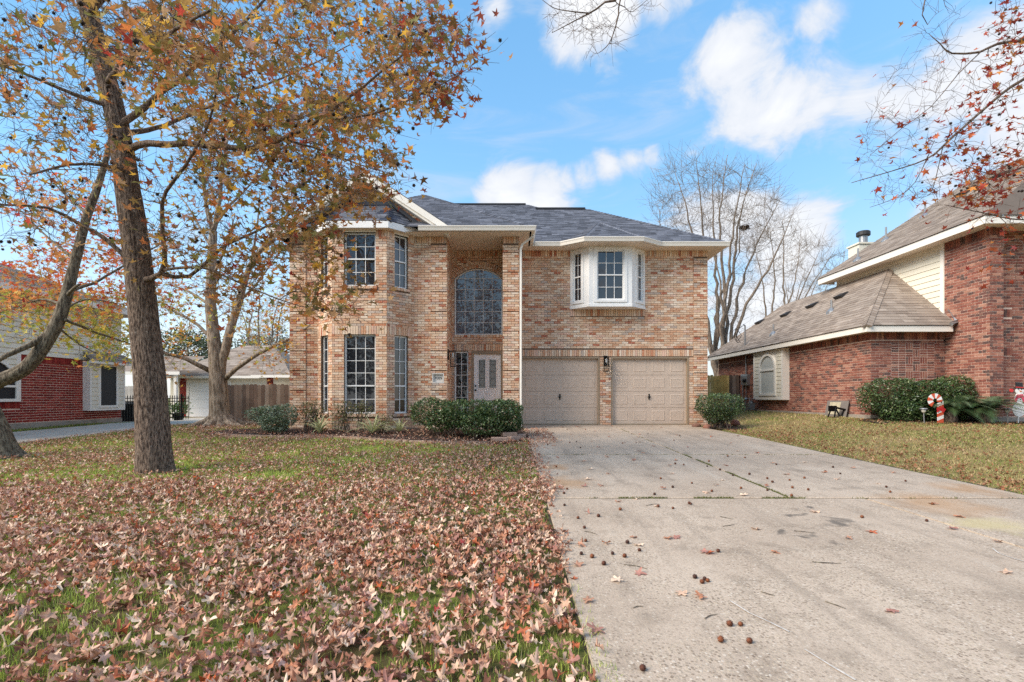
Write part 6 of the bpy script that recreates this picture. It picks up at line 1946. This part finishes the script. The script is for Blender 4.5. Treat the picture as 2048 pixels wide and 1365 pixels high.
def grass_far():
    x = rng.uniform(-14, -13.3, 2500); y = rng.uniform(11, 17.8, 2500)
    x2 = rng.uniform(-10.7, -9.2, 2500); y2 = rng.uniform(10, 18.8, 2500)
    x, y = np.concatenate([x, x2]), np.concatenate([y, y2])
    return [blades(x, y, rng.uniform(.03, .08, len(x)), .007, palette_cols([S(124, 140, 62), S(150, 150, 84), S(110, 122, 56)], [1, 1, 1], len(x), .2))]
def joined(name, lst, mat, label, cat):
    V, T, C = [], [], []; b = 0
    for v, t_, c in lst: V.append(v); T.append(t_ + b); C.append(c); b += len(v)
    return tag(add(name, np_mesh(name, np.concatenate(V), np.concatenate(T), mat, np.concatenate(C))), label, cat, kind='stuff')
joined('grass', grass_left() + grass_far(), M_grass, 'green grass showing between the leaves on the front lawn', 'grass')
joined('dry_grass', grass_right(), M_grass, 'short olive and straw coloured grass of the right-hand lawn', 'grass')
# leaves on the right lawn, in the beds and weeds in the joints of the drive
n = 4200
x = rng.uniform(5.9, 13.5, n * 3); y = rng.uniform(4.6, 14.0, n * 3); ok = (x < 1.06 * y + .3) & ~((y > 13.8) & (x > 9.8)); x, y = x[ok], y[ok]
k = rng.random(len(x)) < np.clip(.30 + .7 * np.exp(-((x - 6.3) / .6) ** 2) + 1.1 * np.clip(vnoise(x, y * 1.8, .9, 6.1), 0, 1), 0, 1); x, y = x[k], y[k]
V, T, C = scatter([star_leaf(90 + i, .8, False, .5) for i in range(6)], np.stack([x, y, zg(x, y) + .012], 1), rand_rot(len(x), .5), rng.uniform(.024, .05, len(x)), palette_cols([S(168, 124, 92), S(150, 96, 66), S(186, 150, 116), S(132, 88, 64)], [3, 3, 2, 2], len(x), .2))
tag(add('scattered_leaves', np_mesh('scattered_leaves', V, T, M_dry, C)), 'dry brown leaves scattered over the right-hand lawn', 'fallen leaves', kind='stuff')
jx, jy = [], []
for _ in range(6500):
    q = rng.random()
    if q < .42: jx.append(3.13 + rng.normal(0, .010)); jy.append(rng.uniform(5.7, 9.1) if rng.random() < .8 else rng.uniform(9, 15))
    elif q < .86: jx.append(rng.uniform(.9, 3.6) if rng.random() < .8 else rng.uniform(.4, 5.8)); jy.append(5.62 + rng.normal(0, .018))
    else: jx.append(rng.uniform(.5, 5.8)); jy.append(9.1 + rng.normal(0, .018))
jx, jy = np.array(jx), np.array(jy); kk = vnoise(jx, jy, 2.4, 8.8) > -.12; jx, jy = jx[kk], jy[kk]
joined('joint_weeds', [blades(jx, jy, rng.uniform(.015, .04, len(jx)), .005, palette_cols([S(104, 112, 54), S(126, 124, 66), S(88, 92, 46)], [1, 1, 1], len(jx), .2), .8)], M_grass, 'low weeds and moss growing in the joints of the driveway', 'weeds')

# ------------------------------------------------------------------ gum balls, leaves and twigs on the drive
bv, bt = spiky_ball(2, .38)
ballm = [np_mesh('gum_ball', bv, bt, M_ball, np.repeat(np.array([c]), len(bv), 0)) for c in (S(112, 66, 44), S(92, 56, 42), S(74, 48, 40), S(130, 78, 50))]
def zoom6(zx, zy): return gpix(1000 + zx * .5117, 840 + zy * .5117)
def ball(p, r_=.0128, lab=None):
    o = bpy.data.objects.new('gum_ball', random.choice(ballm)); COL.objects.link(o); s = r_ * random.uniform(.85, 1.12)
    o.location = (p.x, p.y, p.z + s * 1.0); o.rotation_euler = [random.uniform(0, 6.28) for _ in range(3)]; o.scale = (s, s, s)
    tag(o, lab or 'small spiky brown gum ball lying on the upper driveway among others', 'gum ball', 'gum balls on the driveway')
BALLS = {(863, 868): 'gum ball at lower left of the four nearest ones on the drive', (975, 873): 'gum ball at lower right of the four nearest ones on the drive', (898, 806): 'gum ball at upper left of the four nearest ones on the drive', (940, 806): 'gum ball at upper right of the four nearest ones on the drive',
         (790, 640): 'front gum ball of the tight cluster in mid driveway', (812, 634): 'right gum ball of the tight cluster in mid driveway', (800, 628): 'rear gum ball of the tight cluster in mid driveway', (762, 620): 'single gum ball just left of the tight cluster', (558, 980): 'lone gum ball closest to the viewer near the lawn edge', (853, 518): 'gum ball lying beside a long curled leaf behind the cluster'}
for p in [(863, 868), (975, 873), (898, 806), (940, 806), (790, 640), (812, 634), (800, 628), (762, 620), (853, 518), (545, 514), (487, 538), (440, 527), (406, 568), (360, 540), (318, 528), (330, 425), (385, 380), (305, 387), (470, 354), (335, 477), (252, 337), (740, 330), (618, 342), (558, 980), (498, 484), (676, 349), (746, 332), (1140, 300), (1045, 278), (942, 270), (828, 282), (750, 250), (675, 266), (1205, 276), (1143, 268), (1065, 246), (1132, 238), (1045, 232), (910, 220), (975, 215), (860, 198), (810, 184), (718, 178), (685, 174), (628, 232), (604, 294), (1330, 213), (1272, 205), (1190, 230), (1585, 242), (1510, 265), (1525, 285), (1415, 384), (1668, 398), (1690, 332), (220, 186), (250, 290), (262, 273)]: ball(zoom6(*p), lab=BALLS.get(p, 'small spiky brown gum ball lying on the middle of the driveway among others'))
rb_ = random.Random(12)
for _ in range(22):
    ball(Vector((0, 0, 0)) + (lambda a, b: Vector((a, b, .025 * (b - 15.87))))(rb_.uniform(.7, 5.7), rb_.uniform(7.5, 15.6)))
def flatrot(): return rand_rot(1, .16)[0]
LEAFS = {(375, 825): 'dry leaf on the concrete closest to the viewer, at the lawn edge', (342, 712): 'dry leaf on the drive edge behind the nearest one', (705, 682): 'dry leaf on the drive in front of the gum ball cluster, left one', (785, 695): 'dry leaf on the drive in front of the gum ball cluster, right one', (1535, 752): 'dry leaf lying alone on the right foreground of the drive', (1765, 428): 'dry leaf lying on the lengthwise joint at the right', (1360, 465): 'dry leaf lying right of the dark oil stains', (1225, 360): 'dry leaf lying at the rear of the oil stains'}
for p in [(375, 825), (342, 712), (705, 682), (785, 695), (540, 603), (463, 632), (1072, 520), (1360, 465), (1535, 752), (1765, 428), (1000, 428), (655, 466), (685, 462), (520, 462), (800, 520), (825, 524), (420, 485), (535, 490), (1225, 360), (1945, 480), (1455, 440), (535, 310), (955, 297), (610, 340), (330, 262), (395, 258), (340, 235), (355, 195), (420, 212), (672, 212), (870, 236), (810, 286), (1115, 214), (1320, 233), (1540, 208), (1190, 168), (1475, 250), (1265, 206), (300, 570), (1985, 600), (460, 322), (880, 180), (240, 272), (690, 160), (1690, 330), (1790, 380), (560, 130), (600, 104), (520, 160), (930, 124), (735, 108)]:
    q = zoom6(*p); q.z += .010
    fallen(q, random.uniform(.045, .065), flatrot(), random.choice((0, 2, 5, 6, 7, 3)), LEAFS.get(p, 'single curled dry leaf on the lower driveway, alone on the concrete'), 'leaves scattered on the driveway', flat=True)
for _ in range(40):
    a, b = rb_.uniform(.6, 5.7), rb_.uniform(6, 15.6); fallen(Vector((a, b, .025 * (b - 15.87) + .016)), random.uniform(.04, .06), flatrot(), random.choice((2, 4, 5, 7, 8)), 'single small dry leaf on the far half of the driveway', 'leaves scattered on the driveway', flat=True)
TWIGS = {(870, 418): 'short straight twig left of the dark oil stains', (1220, 558): 'longest straight twig lying mid-right on the driveway', (485, 568): 'long twig lying beside the gum balls near the lawn edge', (520, 738): 'short thick twig near the lawn edge, left of the nearest gum balls', (800, 780): 'twig just behind the four nearest gum balls',
         (1270, 712): 'twig lying right of the nearest gum balls', (570, 338): 'twig lying just below the cross joint near the lawn', (860, 380): 'twig lying between the cross joint and the oil stains', (330, 438): 'twig lying close to the leaf-covered drive edge', (1150, 436): 'twig lying across the front of the oil stains', (1020, 674): 'pale thin twig right of the gum ball cluster'}
for (a, b) in (((870, 418), (915, 410)), ((1220, 558), (1335, 565)), ((485, 568), (575, 585)), ((520, 738), (560, 732)), ((800, 780), (850, 762)), ((1270, 712), (1350, 740)), ((570, 338), (620, 330)), ((860, 380), (910, 390)), ((330, 438), (380, 450)), ((1150, 436), (1230, 444)), ((1020, 674), (1075, 690))):
    p, q = zoom6(*a), zoom6(*b); m_ = (p + q) / 2 + Vector((0, random.uniform(-.02, .02), .006)); up = Vector((0, 0, .005))
    tw = MB(); tw.tube([p + up, m_, q + up], [.0026, .003, .0015], 5)
    tag(tw.build('fallen_twig', M_bark4, col=True), TWIGS[a], 'twig', 'twigs on the driveway')

# ------------------------------------------------------------------ shrubs
def shrub(name, label, boxes, n_, size, pal, w, seed, stems, shell=.16, bumps=.10, temps=OVAL, group=None, mat=None):
    """clipped shrub: leaves in a shell around rounded boxes (cx, cy, z0, rx, ry, z1), stems below"""
    r_ = random.Random(seed); b0 = boxes[0]
    o = empty(name, (b0[0], b0[1], G(b0[0], b0[1])), label, 'shrub', group)
    st = MB()
    for _ in range(stems):
        b = r_.choice(boxes); a = r_.uniform(0, 6.28); q = r_.uniform(.1, .9)
        x, y = b[0] + (r_.uniform(-.55, .55)) * b[3], b[1] + r_.uniform(-.4, .4) * b[4]; g = G(x, y)
        ex, ey = b[0] + math.cos(a) * b[3] * q, b[1] + math.sin(a) * b[4] * q
        st.tube([(x, y, g - .03), ((x * 1.4 + ex * .6) / 2 + r_.gauss(0, .03), (y * 1.4 + ey * .6) / 2, g + (b[5] - b[2]) * .35), (ex, ey, b[5] - .1)], [.014, .01, .004], 5)
    st.build('stem', M_stem, o, col=True)
    P_ = []
    per = np.array([b[3] * b[4] + (b[5] - b[2]) * (b[3] + b[4]) for b in boxes]); per = per / per.sum()
    for b, f in zip(boxes, per):
        m = int(n_ * f); d = rng.normal(0, 1, (m, 3)); d /= np.linalg.norm(d, axis=1)[:, None]
        e = 3.2; d /= (np.abs(d) ** e).sum(1)[:, None] ** (1 / e)         # rounded box
        c_ = np.array([b[0], b[1], (b[2] + b[5]) / 2]); h = np.array([b[3], b[4], (b[5] - b[2]) / 2])
        rad = 1 - np.abs(rng.normal(0, shell, m)); rad = np.where(rng.random(m) < .06, rad + rng.uniform(0, .14, m), rad)
        p = c_ + d * h * rad[:, None]
        nn = np.array([mnoise.noise((q[0] * 4.2, q[1] * 4.2, q[2] * 4.2)) for q in p]); p += d * (nn * bumps)[:, None]
        g2 = np.array([mnoise.noise((q[0] * 9, q[1] * 9, q[2] * 9 + 5)) for q in p]); keep_ = g2 > -.30 - .25 * rng.random(m)
        P_.append(p[keep_])
    P_ = np.concatenate(P_); m = len(P_)
    col = palette_cols(pal, w, m, .22)
    V, T, C = scatter(temps, P_, rand_rot(m, .9), rng.uniform(*size, m), col)
    k = add('foliage', np_mesh('foliage', V, T, mat or M_leafg, C), o); k['kind'] = 'stuff'
    return o
M_stem = mat_bark('shrub_stem', S(92, 78, 66), S(130, 114, 98), None, (8, 8, 2), 0, .3)
HG = [S(70, 92, 52), S(86, 108, 60), S(56, 76, 46), S(108, 126, 76), S(94, 104, 66), S(134, 142, 100)]; HW = [4, 4, 3, 2, 2, 1]
shrub('clipped_hedge', 'long clipped evergreen hedge in front of the entry and pier', [(-1.95, 12.75, .16, .62, .62, .82), (-1.1, 12.2, .16, .65, .68, .80), (-.35, 12.1, .1, .56, .72, .80), (-1.6, 12.2, .06, .5, .4, .55), (-.7, 11.75, .0, .55, .45, .5), (-.05, 12.3, .02, .3, .6, .76)], 20000, (.024, .040), HG, HW, 1, 40)
shrub('clipped_shrub', 'flared clipped shrub at the right corner of the tan house', [(6.05, 14.6, .35, .66, .5, .97), (6.05, 14.65, .12, .42, .36, .6)], 9000, (.018, .032), HG, HW, 2, 26)
shrub('clipped_hedge', 'large rounded evergreen hedge against the red house', [(10.15, 13.35, .40, .75, .55, 1.36), (11.0, 13.3, .35, .7, .6, 1.34), (11.7, 13.35, .55, .45, .45, 1.42), (10.3, 13.1, .25, .65, .5, .8), (11.2, 12.95, .3, .6, .4, .8)], 22000, (.024, .040), HG, HW, 3, 30)
shrub('pale_shrub', 'small grey-green shrub at the left corner of the tan house', [(-6.55, 13.25, .22, .42, .35, .62), (-6.1, 13.1, .05, .42, .36, .66), (-6.15, 12.9, -.02, .3, .3, .4)], 4500, (.024, .042), [S(112, 128, 98), S(136, 148, 118), S(88, 104, 74), S(160, 168, 140)], [3, 3, 2, 2], 4, 12, bumps=.1)
shrub('leggy_shrub', 'sparse leggy shrub beside the left bay window', [(-5.35, 13.45, .15, .42, .25, .8)], 700, (.024, .04), [S(104, 108, 64), S(126, 122, 76), S(150, 120, 78), S(88, 92, 54)], [3, 3, 1, 2], 5, 22, shell=.5, group='leggy shrubs under the bay window')
shrub('leggy_shrub', 'sparse leggy shrub under the middle of the bay window', [(-4.5, 13.35, .1, .36, .22, .78), (-4.0, 13.3, .3, .35, .2, .78)], 900, (.024, .04), [S(104, 108, 64), S(126, 122, 76), S(150, 120, 78), S(88, 92, 54)], [3, 3, 1, 2], 6, 26, shell=.5, group='leggy shrubs under the bay window')
shrub('leggy_shrub', 'small leggy shrub between the strap-leaved plants', [(-3.35, 13.0, .0, .3, .2, .45)], 350, (.02, .035), [S(104, 108, 64), S(126, 122, 76), S(88, 92, 54)], [3, 3, 2], 7, 12, shell=.5, group='leggy shrubs under the bay window')

def strap_plant(label, c, n_, L_, seed):
    r_ = random.Random(seed); g = G(c[0], c[1]); o = empty('strap_leaved_plant', (c[0], c[1], g), label, 'plant', 'strap-leaved plants in the bed')
    for k in range(n_):
        a = r_.uniform(0, 6.28); el = r_.uniform(.7, 1.35); l = L_ * r_.uniform(.75, 1.15); mb = MB(); f = r_.uniform(.95, 1.25)
        dr = Vector((math.cos(a), math.sin(a), 0)); sd_ = Vector((-math.sin(a), math.cos(a), 0)); pts = []
        for q in range(8):
            t_ = q / 7; h = math.sin(el) * l * t_ - .75 * l * t_ * t_ * (1.25 - el * .6); w_ = .021 * (1 - t_ ** 2.2) + .001
            p = Vector((c[0], c[1], g + .02)) + dr * (math.cos(el) * l * t_ + .12 * l * t_ * t_) + Vector((0, 0, max(h, .01 - .02 * t_)))
            pts.append((p - sd_ * w_ + Vector((0, 0, .006)), p, p + sd_ * w_ + Vector((0, 0, .006))))
        cg, cy = tuple(v * f for v in S(140, 150, 98)), tuple(v * f for v in S(222, 216, 174))
        for q in range(7):
            for s_ in (0, 1):
                b = len(mb.V); mb.V += [tuple(pts[q][s_]), tuple(pts[q][s_ + 1]), tuple(pts[q + 1][s_ + 1]), tuple(pts[q + 1][s_])]
                mb.C += [cy if s_ == 0 else cg, cg if s_ == 0 else cy, cg if s_ == 0 else cy, cy if s_ == 0 else cg]; mb.F.append([b, b + 1, b + 2, b + 3])
        mb.build('leaf', M_grass, o, True, True)
strap_plant('arching strap-leaved plant left of the bay window in the bed', (-4.95, 12.85), 44, .72, 1)
strap_plant('largest arching strap-leaved plant, centred below the bay window', (-3.55, 12.7), 48, .76, 2)
strap_plant('small strap-leaved plant tucked beside the long hedge', (-2.95, 13.1), 26, .6, 3)

# sago palms beside the big hedge
def sago(label, c, n_, L_, seed):
    r_ = random.Random(seed); g = G(c[0], c[1]); o = empty('sago_palm', (c[0], c[1], g), label, 'palm', 'sago palms')
    tk = MB(); tk.lathe((c[0], c[1], g - .05), [(.13, 0), (.15, .12), (.12, .28), (.06, .34)], 10); tk.build('trunk', M_bark, o, True, True)
    for k in range(n_):
        a = 2.4 * k + r_.uniform(-.3, .3); el = r_.uniform(.35, 1.2); l = L_ * r_.uniform(.8, 1.1); mb = MB(); f = r_.uniform(.75, 1.25)
        dr = Vector((math.cos(a), math.sin(a), 0)); sd_ = Vector((-math.sin(a), math.cos(a), 0)); cl_ = tuple(v * f for v in random.choice((S(66, 88, 54), S(84, 104, 64), S(100, 116, 84))))
        rib = []
        for q in range(15):
            t_ = q / 14; h = math.sin(el) * l * t_ - .62 * l * t_ * t_
            rib.append(Vector((c[0], c[1], g + .27)) + dr * math.cos(el * .8) * l * t_ + Vector((0, 0, h)))
        mb.tube(rib, [.008 * (1 - .8 * q / 14) for q in range(15)], 4, cl_, cap=False)
        for q in range(2, 30):
            t_ = q / 30; i_ = min(int(t_ * 14), 13); p = rib[i_] + (rib[i_ + 1] - rib[i_]) * (t_ * 14 - i_); tg = (rib[i_ + 1] - rib[i_]).normalized()
            ll = .19 * math.sin(math.pi * min(t_ * .9 + .12, 1)) + .02
            for s_ in (-1, 1):
                d = (sd_ * s_ + tg * .55 + Vector((0, 0, .18))).normalized(); w_ = tg * .011
                mb.poly([p - w_, p + w_, p + d * ll + Vector((0, 0, -.03))], cl_)
        mb.build('frond', M_leafg, o, False, True)
sago('sago palm with arching dark green fronds beside the candy cane', (11.05, 12.6), 46, 1.2, 1)
sago('second sago palm close to the red brick corner', (11.8, 12.45), 40, 1.1, 2)

# ------------------------------------------------------------------ stones and pavers
M_stone = mat_plain('edging_stone', (1, 1, 1), .9, .2, 7, attr=True, fine=(40, .25), bmp=.5)
def stone(p, s, col, seed, name='edging_stone'):
    import bmesh
    bm = bmesh.new(); bmesh.ops.create_icosphere(bm, subdivisions=3, radius=1); V = []
    for v_ in bm.verts:
        q = v_.co; f = 1 + .22 * mnoise.noise(q * 1.3 + Vector((seed * 3.1, 0, 0))) + .07 * mnoise.noise(q * 4 + Vector((0, seed, 0)))
        v_.co = Vector((q.x * s[0], q.y * s[1], q.z * s[2])) * f
    me = bpy.data.meshes.new(name); bm.to_mesh(me); bm.free(); setcol(me, np.repeat(np.array([col]), len(me.vertices), 0)); me.materials.append(M_stone); smoothmesh(me)
    o = bpy.data.objects.new(name, me); COL.objects.link(o); o.location = p; o.rotation_euler = (0, 0, seed * 1.3); return o
stones = [((1393, 852), (.13, .10, .07), S(120, 86, 72), 'small dark red stone, leftmost at the foot of the clipped shrub'), ((1414, 855), (.13, .11, .08), S(142, 96, 78), 'red-brown round stone at the edge of the drive under the shrub'),
          ((1434, 854), (.16, .11, .08), S(162, 124, 106), 'pale pink stone in the middle of the shrub edging row'), ((1453, 853), (.14, .1, .07), S(130, 88, 74), 'flat red stone next to the last of the shrub edging row'), ((1470, 851), (.19, .13, .11), S(112, 70, 58), 'largest dark red stone at the right end of the shrub edging')]
for i, ((x, y), s, c, lab) in enumerate(stones):
    p = gpix(x, y + 2); p.z = G(p.x, p.y) + s[2] * .5; tag(stone(p, s, c, i + 2), lab, 'stone', 'edging stones by the drive')
def paver(pts, z, h, col, label, group, name='paver'):
    mb = MB(); cx_ = sum(p[0] for p in pts) / len(pts); cy_ = sum(p[1] for p in pts) / len(pts)
    i_ = [(cx_ + (x - cx_) * .94, cy_ + (y - cy_) * .94) for x, y in pts]
    mb.prism([Vector((x, y, z)) for x, y in pts], [Vector((x, y, z + h - .012)) for x, y in pts], col, False); mb.prism([Vector((x, y, z + h - .012)) for x, y in pts], [Vector((x, y, z + h)) for x, y in i_], col, False); mb.poly([Vector((x, y, z + h)) for x, y in i_], col)
    return tag(mb.build(name, M_stone, col=True), label, 'paver', group)
pv = [((-.28, 11.25), .38, .16, .1, 'concrete edging paver at the hedge end nearest the lawn'), ((.06, 11.5), .34, .16, .7, 'upper edging paver beside the driveway at the hedge end'), ((.22, 11.95), .34, .15, 1.3, 'edging paver lying along the driveway behind the hedge end')]
for (c_, l, d, an, lab) in pv:
    ca, sa = math.cos(an), math.sin(an); q = [(c_[0] + a * ca - b * sa, c_[1] + a * sa + b * ca) for a, b in ((-l / 2, -d / 2), (l / 2, -d / 2), (l / 2, d / 2), (-l / 2, d / 2))]
    paver(q, G(*c_) - .02, .11, S(172, 142, 124), lab, 'pavers at the hedge end')
q = [(-.2, 11.42), (.12, 11.55), (.06, 11.72), (-.26, 11.58)]; paver(q, G(-.05, 11.5) + .092, .08, S(162, 134, 116), 'paver stacked on top of the edging at the hedge end', 'pavers at the hedge end')
edge = [(-7.6, 12.85), (-7.0, 12.42), (-6.2, 12.25), (-5.3, 12.15), (-4.3, 12.08), (-3.5, 11.75), (-2.9, 11.38), (-2.3, 11.15), (-1.7, 10.92), (-1.0, 10.85), (-.5, 10.86)]
words = ['grey corner shrub', 'corner shrub root', 'leftmost strap leaves', 'left strap-leaved plant', 'largest strap-leaved plant', 'small leggy shrub', 'hedge left end', 'hedge left half', 'hedge middle', 'hedge right half']
for i, (a, b) in enumerate(zip(edge[:-1], edge[1:])):
    a, b = Vector((*a, 0)), Vector((*b, 0)); d = (b - a).normalized(); nrm = Vector((-d.y, d.x, 0)) * .05; a2, b2_ = a + d * .02, b - d * .02
    paver([(p.x, p.y) for p in (a2 - nrm, b2_ - nrm, b2_ + nrm, a2 + nrm)], G(a.x, a.y) - .04, .075, random.choice((S(150, 126, 108), S(132, 112, 98), S(164, 138, 118))), 'flat edging stone of the mulch bed in front of the ' + words[i], 'edging of the front bed', 'bed_edging')

# ------------------------------------------------------------------ yard ornaments by the red house
M_paint = mat_plain('sign_paint', (1, 1, 1), .5, .06, 12, attr=True)
def cutout(mb, M, pts, z0, z1, col): mb.prism([M @ Vector((x, y, z0)) for x, y in pts], [M @ Vector((x, y, z1)) for x, y in pts], col)
pc = Vector((10.48, 12.35, 0)); pc.z = G(pc.x, pc.y); Mc = frame(pc, (1, 0, 0))
cc = empty('candy_cane_sign', pc, 'flat candy cane yard sign, orange-red and white striped, in front of the hedge', 'yard sign')
RD, WH = S(206, 84, 48), S(236, 232, 226)
k = 0
for i in range(6):                                              # straight part, slanted stripes
    y0 = i * .085; b = MB(); x0, x1 = .02, .165
    cutout(b, Mc, [(x0, max(0, y0 - .03)), (x1, y0 + (.03 if i else 0)), (x1, y0 + .115), (x0, y0 + .055)], 0, .02, RD if i % 2 == 0 else WH); b.build('stripe', M_paint, cc, col=True)
for i in range(9):                                              # hook
    a0, a1 = math.pi * (-.12 + i * 1.45 / 9), math.pi * (-.12 + (i + 1) * 1.45 / 9); c_ = (-.04, .55); b = MB()
    pts = [(c_[0] + .175 * math.cos(a0 + (a1 - a0) * q / 3), c_[1] + .175 * math.sin(a0 + (a1 - a0) * q / 3)) for q in range(4)] + [(c_[0] + .055 * math.cos(a1 - (a1 - a0) * q / 3), c_[1] + .055 * math.sin(a1 - (a1 - a0) * q / 3)) for q in range(4)]
    cutout(b, Mc, pts, 0, .02, RD if i % 2 == 0 else WH); b.build('stripe', M_paint, cc, col=True)
b = MB(); cutout(b, Mc, [(.0, .26), (.08, .31), (.15, .25), (.21, .33), (.13, .40), (.05, .36), (-.01, .37)], .02, .035, S(204, 40, 44)); b.build('bow', M_paint, cc, col=True)
pc = Vector((12.36, 12.2, 0)); pc.z = G(pc.x, pc.y); Mn = frame(pc, (1, 0, 0))
sn = empty('snowman_sign', pc, 'flat white snowman yard sign with black hat and scarf at the right edge', 'yard sign')
def disc(mb, c_, rx, ry, z0, z1, col, n_=24): cutout(mb, Mn, [(c_[0] + rx * math.cos(2 * math.pi * q / n_), c_[1] + ry * math.sin(2 * math.pi * q / n_)) for q in range(n_)], z0, z1, col)
b = MB(); b.box((-.012, -.1, -.012), (.012, .3, .0), Mn, WH); b.build('stake', M_paint, sn, col=True)
b = MB(); disc(b, (0, .34), .16, .18, 0, .018, WH); b.build('base_ball', M_paint, sn, col=True)
b = MB(); disc(b, (.02, .62), .12, .13, .003, .021, WH); b.build('middle_ball', M_paint, sn, col=True)
b = MB(); disc(b, (.01, .79), .10, .09, .006, .024, WH); b.build('head', M_paint, sn, col=True)
b = MB(); cutout(b, Mn, [(-.13, .85), (.13, .83), (.13, .86), (.08, .87), (.07, .99), (-.09, 1.0), (-.09, .88), (-.13, .88)], .009, .03, S(34, 32, 34)); b.build('hat', M_paint, sn, col=True)
b = MB(); cutout(b, Mn, [(-.1, .87), (.085, .855), (.085, .88), (-.09, .895)], .03, .036, S(196, 44, 44)); b.build('hat_band', M_paint, sn, col=True)
b = MB(); cutout(b, Mn, [(-.13, .55), (-.06, .70), (.08, .71), (.15, .52), (.09, .50), (.05, .62), (-.04, .62), (-.09, .52)], .024, .034, S(206, 72, 92)); b.build('scarf', M_paint, sn, col=True)
b = MB(); disc(b, (-.19, .80), .045, .045, .01, .025, S(206, 44, 44), 10); b.box((-.196, .70, .01), (-.184, .76, .02), Mn, S(120, 100, 90)); b.build('mitten', M_paint, sn, col=True)
b = MB(); cutout(b, Mn, [(.0, .80), (.07, .77), (.0, .775)], .024, .036, S(214, 120, 50)); b.build('nose', M_paint, sn, col=True)
for k, q in enumerate(((-.03, .83), (.04, .83), (.02, .58), (.02, .64))):
    b = MB(); disc(b, q, .011, .011, .024, .038, S(30, 30, 32), 8); b.build('eye' if k < 2 else 'button', M_paint, sn, col=True)
def solar(x, y, label):
    p = Vector((x, y, G(x, y))); o = empty('solar_light', p, label, 'garden light', 'solar garden lights')
    b = MB(); b.tube([p - Vector((0, 0, .05)), p + Vector((-.015, 0, .27))], .011, 8); b.build('stake', M_metal, o)
    b = MB(); b.lathe(p + Vector((-.015, 0, .25)), [(.02, 0), (.045, .03), (.055, .09), (.05, .09)], 14); b.build('lens', M_lens, o, True)
    b = MB(); b.lathe(p + Vector((-.015, 0, .34)), [(.085, 0), (.09, .008), (.07, .026), (.02, .032)], 14); b.build('cap', M_metal, o, True)
M_lens = mat_plain('solar_lens', S(190, 186, 172), .25, .1, 12)
solar(10.1, 12.25, 'silver solar stake light left of the candy cane sign'); solar(12.05, 12.15, 'silver solar stake light left of the snowman sign')
# things leaning at the red house foot
lp_ = empty('leaning_screen', (9.75, 15.3, .25), 'grey framed screen panel leaning on the red brick wall', 'panel')
Mq = frame((9.72, 15.55, .23), (0.25, -1, 0), (.2, 0, 1)); b = MB(); b.box((0, 0, 0), (.75, .55, .02), Mq); b.build('board', mat_plain('grey_board', S(112, 104, 98), .8), lp_)
b = MB(); b.box((.12, .12, .02), (.5, .5, .028), Mq); b.build('sheet', mat_plain('stained_sheet', S(176, 166, 140), .8, .2, 12), lp_)
bc = empty('folded_stand', (9.6, 14.9, .22), 'black folded metal stand on the grass beside the big hedge', 'stand')
for i, (a, b_) in enumerate((((9.45, 15.0, .22), (9.55, 14.9, .62)), ((9.75, 14.8, .22), (9.6, 14.9, .62)), ((9.5, 14.75, .22), (9.62, 14.85, .56)), ((9.8, 14.95, .22), (9.9, 14.9, .52)))):
    m_ = MB(); m_.tube([a, b_], .022, 6); m_.build('leg', M_black, bc)
m_ = MB(); m_.tube([(9.52, 14.93, .6), (9.92, 14.88, .5)], .03, 6); m_.build('cross_bar', M_black, bc); m_ = MB(); m_.box((9.46, 14.86, .45), (9.66, 14.96, .62)); m_.build('seat_pad', M_black, bc)
b = MB(); b.lathe((9.35, 21.2, .18), [(.1, 0), (.12, .1), (.11, .2), (.06, .24)], 12); tag(b.build('blue_pot', mat_plain('blue_plastic', S(48, 70, 140), .4, .1, 5)), 'small blue container low beside the gas meter', 'pot')

# bin and pot behind the iron gate
tb_ = empty('trash_bin', (-14.55, 19.1, -.05), 'black wheeled trash bin behind the iron gate', 'bin')
m_ = MB(); m_.prism([Vector(p) for p in ((-14.78, 18.9, -.05), (-14.34, 18.9, -.05), (-14.34, 19.35, -.05), (-14.78, 19.35, -.05))], [Vector(p) for p in ((-14.84, 18.84, .62), (-14.28, 18.84, .62), (-14.28, 19.42, .62), (-14.84, 19.42, .62))]); m_.build('body', M_black, tb_)
m_ = MB(); m_.prism([Vector(p) for p in ((-14.87, 18.81, .62), (-14.25, 18.81, .62), (-14.25, 19.45, .62), (-14.87, 19.45, .62))], [Vector(p) for p in ((-14.8, 18.88, .70), (-14.32, 18.88, .70), (-14.32, 19.38, .70), (-14.8, 19.38, .70))]); m_.build('lid', M_black, tb_)
pc = Vector((-14.15, 21.2, -.1)); pt = empty('potted_plant', pc, 'small leafy plant in a dark pot behind the right end of the iron gate', 'plant')
m_ = MB(); m_.lathe(pc, [(.16, 0), (.22, .28), (.24, .30), (.2, .30)], 14); m_.build('pot', M_black, pt, True)
n_ = 260; pp = np.array([pc.x, pc.y, pc.z + .5]) + rng.normal(0, 1, (n_, 3)) * np.array([.2, .2, .14])
V, T, C = scatter(OVAL, pp, rand_rot(n_), rng.uniform(.05, .09, n_), palette_cols([S(96, 118, 66), S(130, 146, 88)], [1, 1], n_, .2)); k_ = add('foliage', np_mesh('foliage', V, T, M_leafg, C), pt); k_['kind'] = 'stuff'
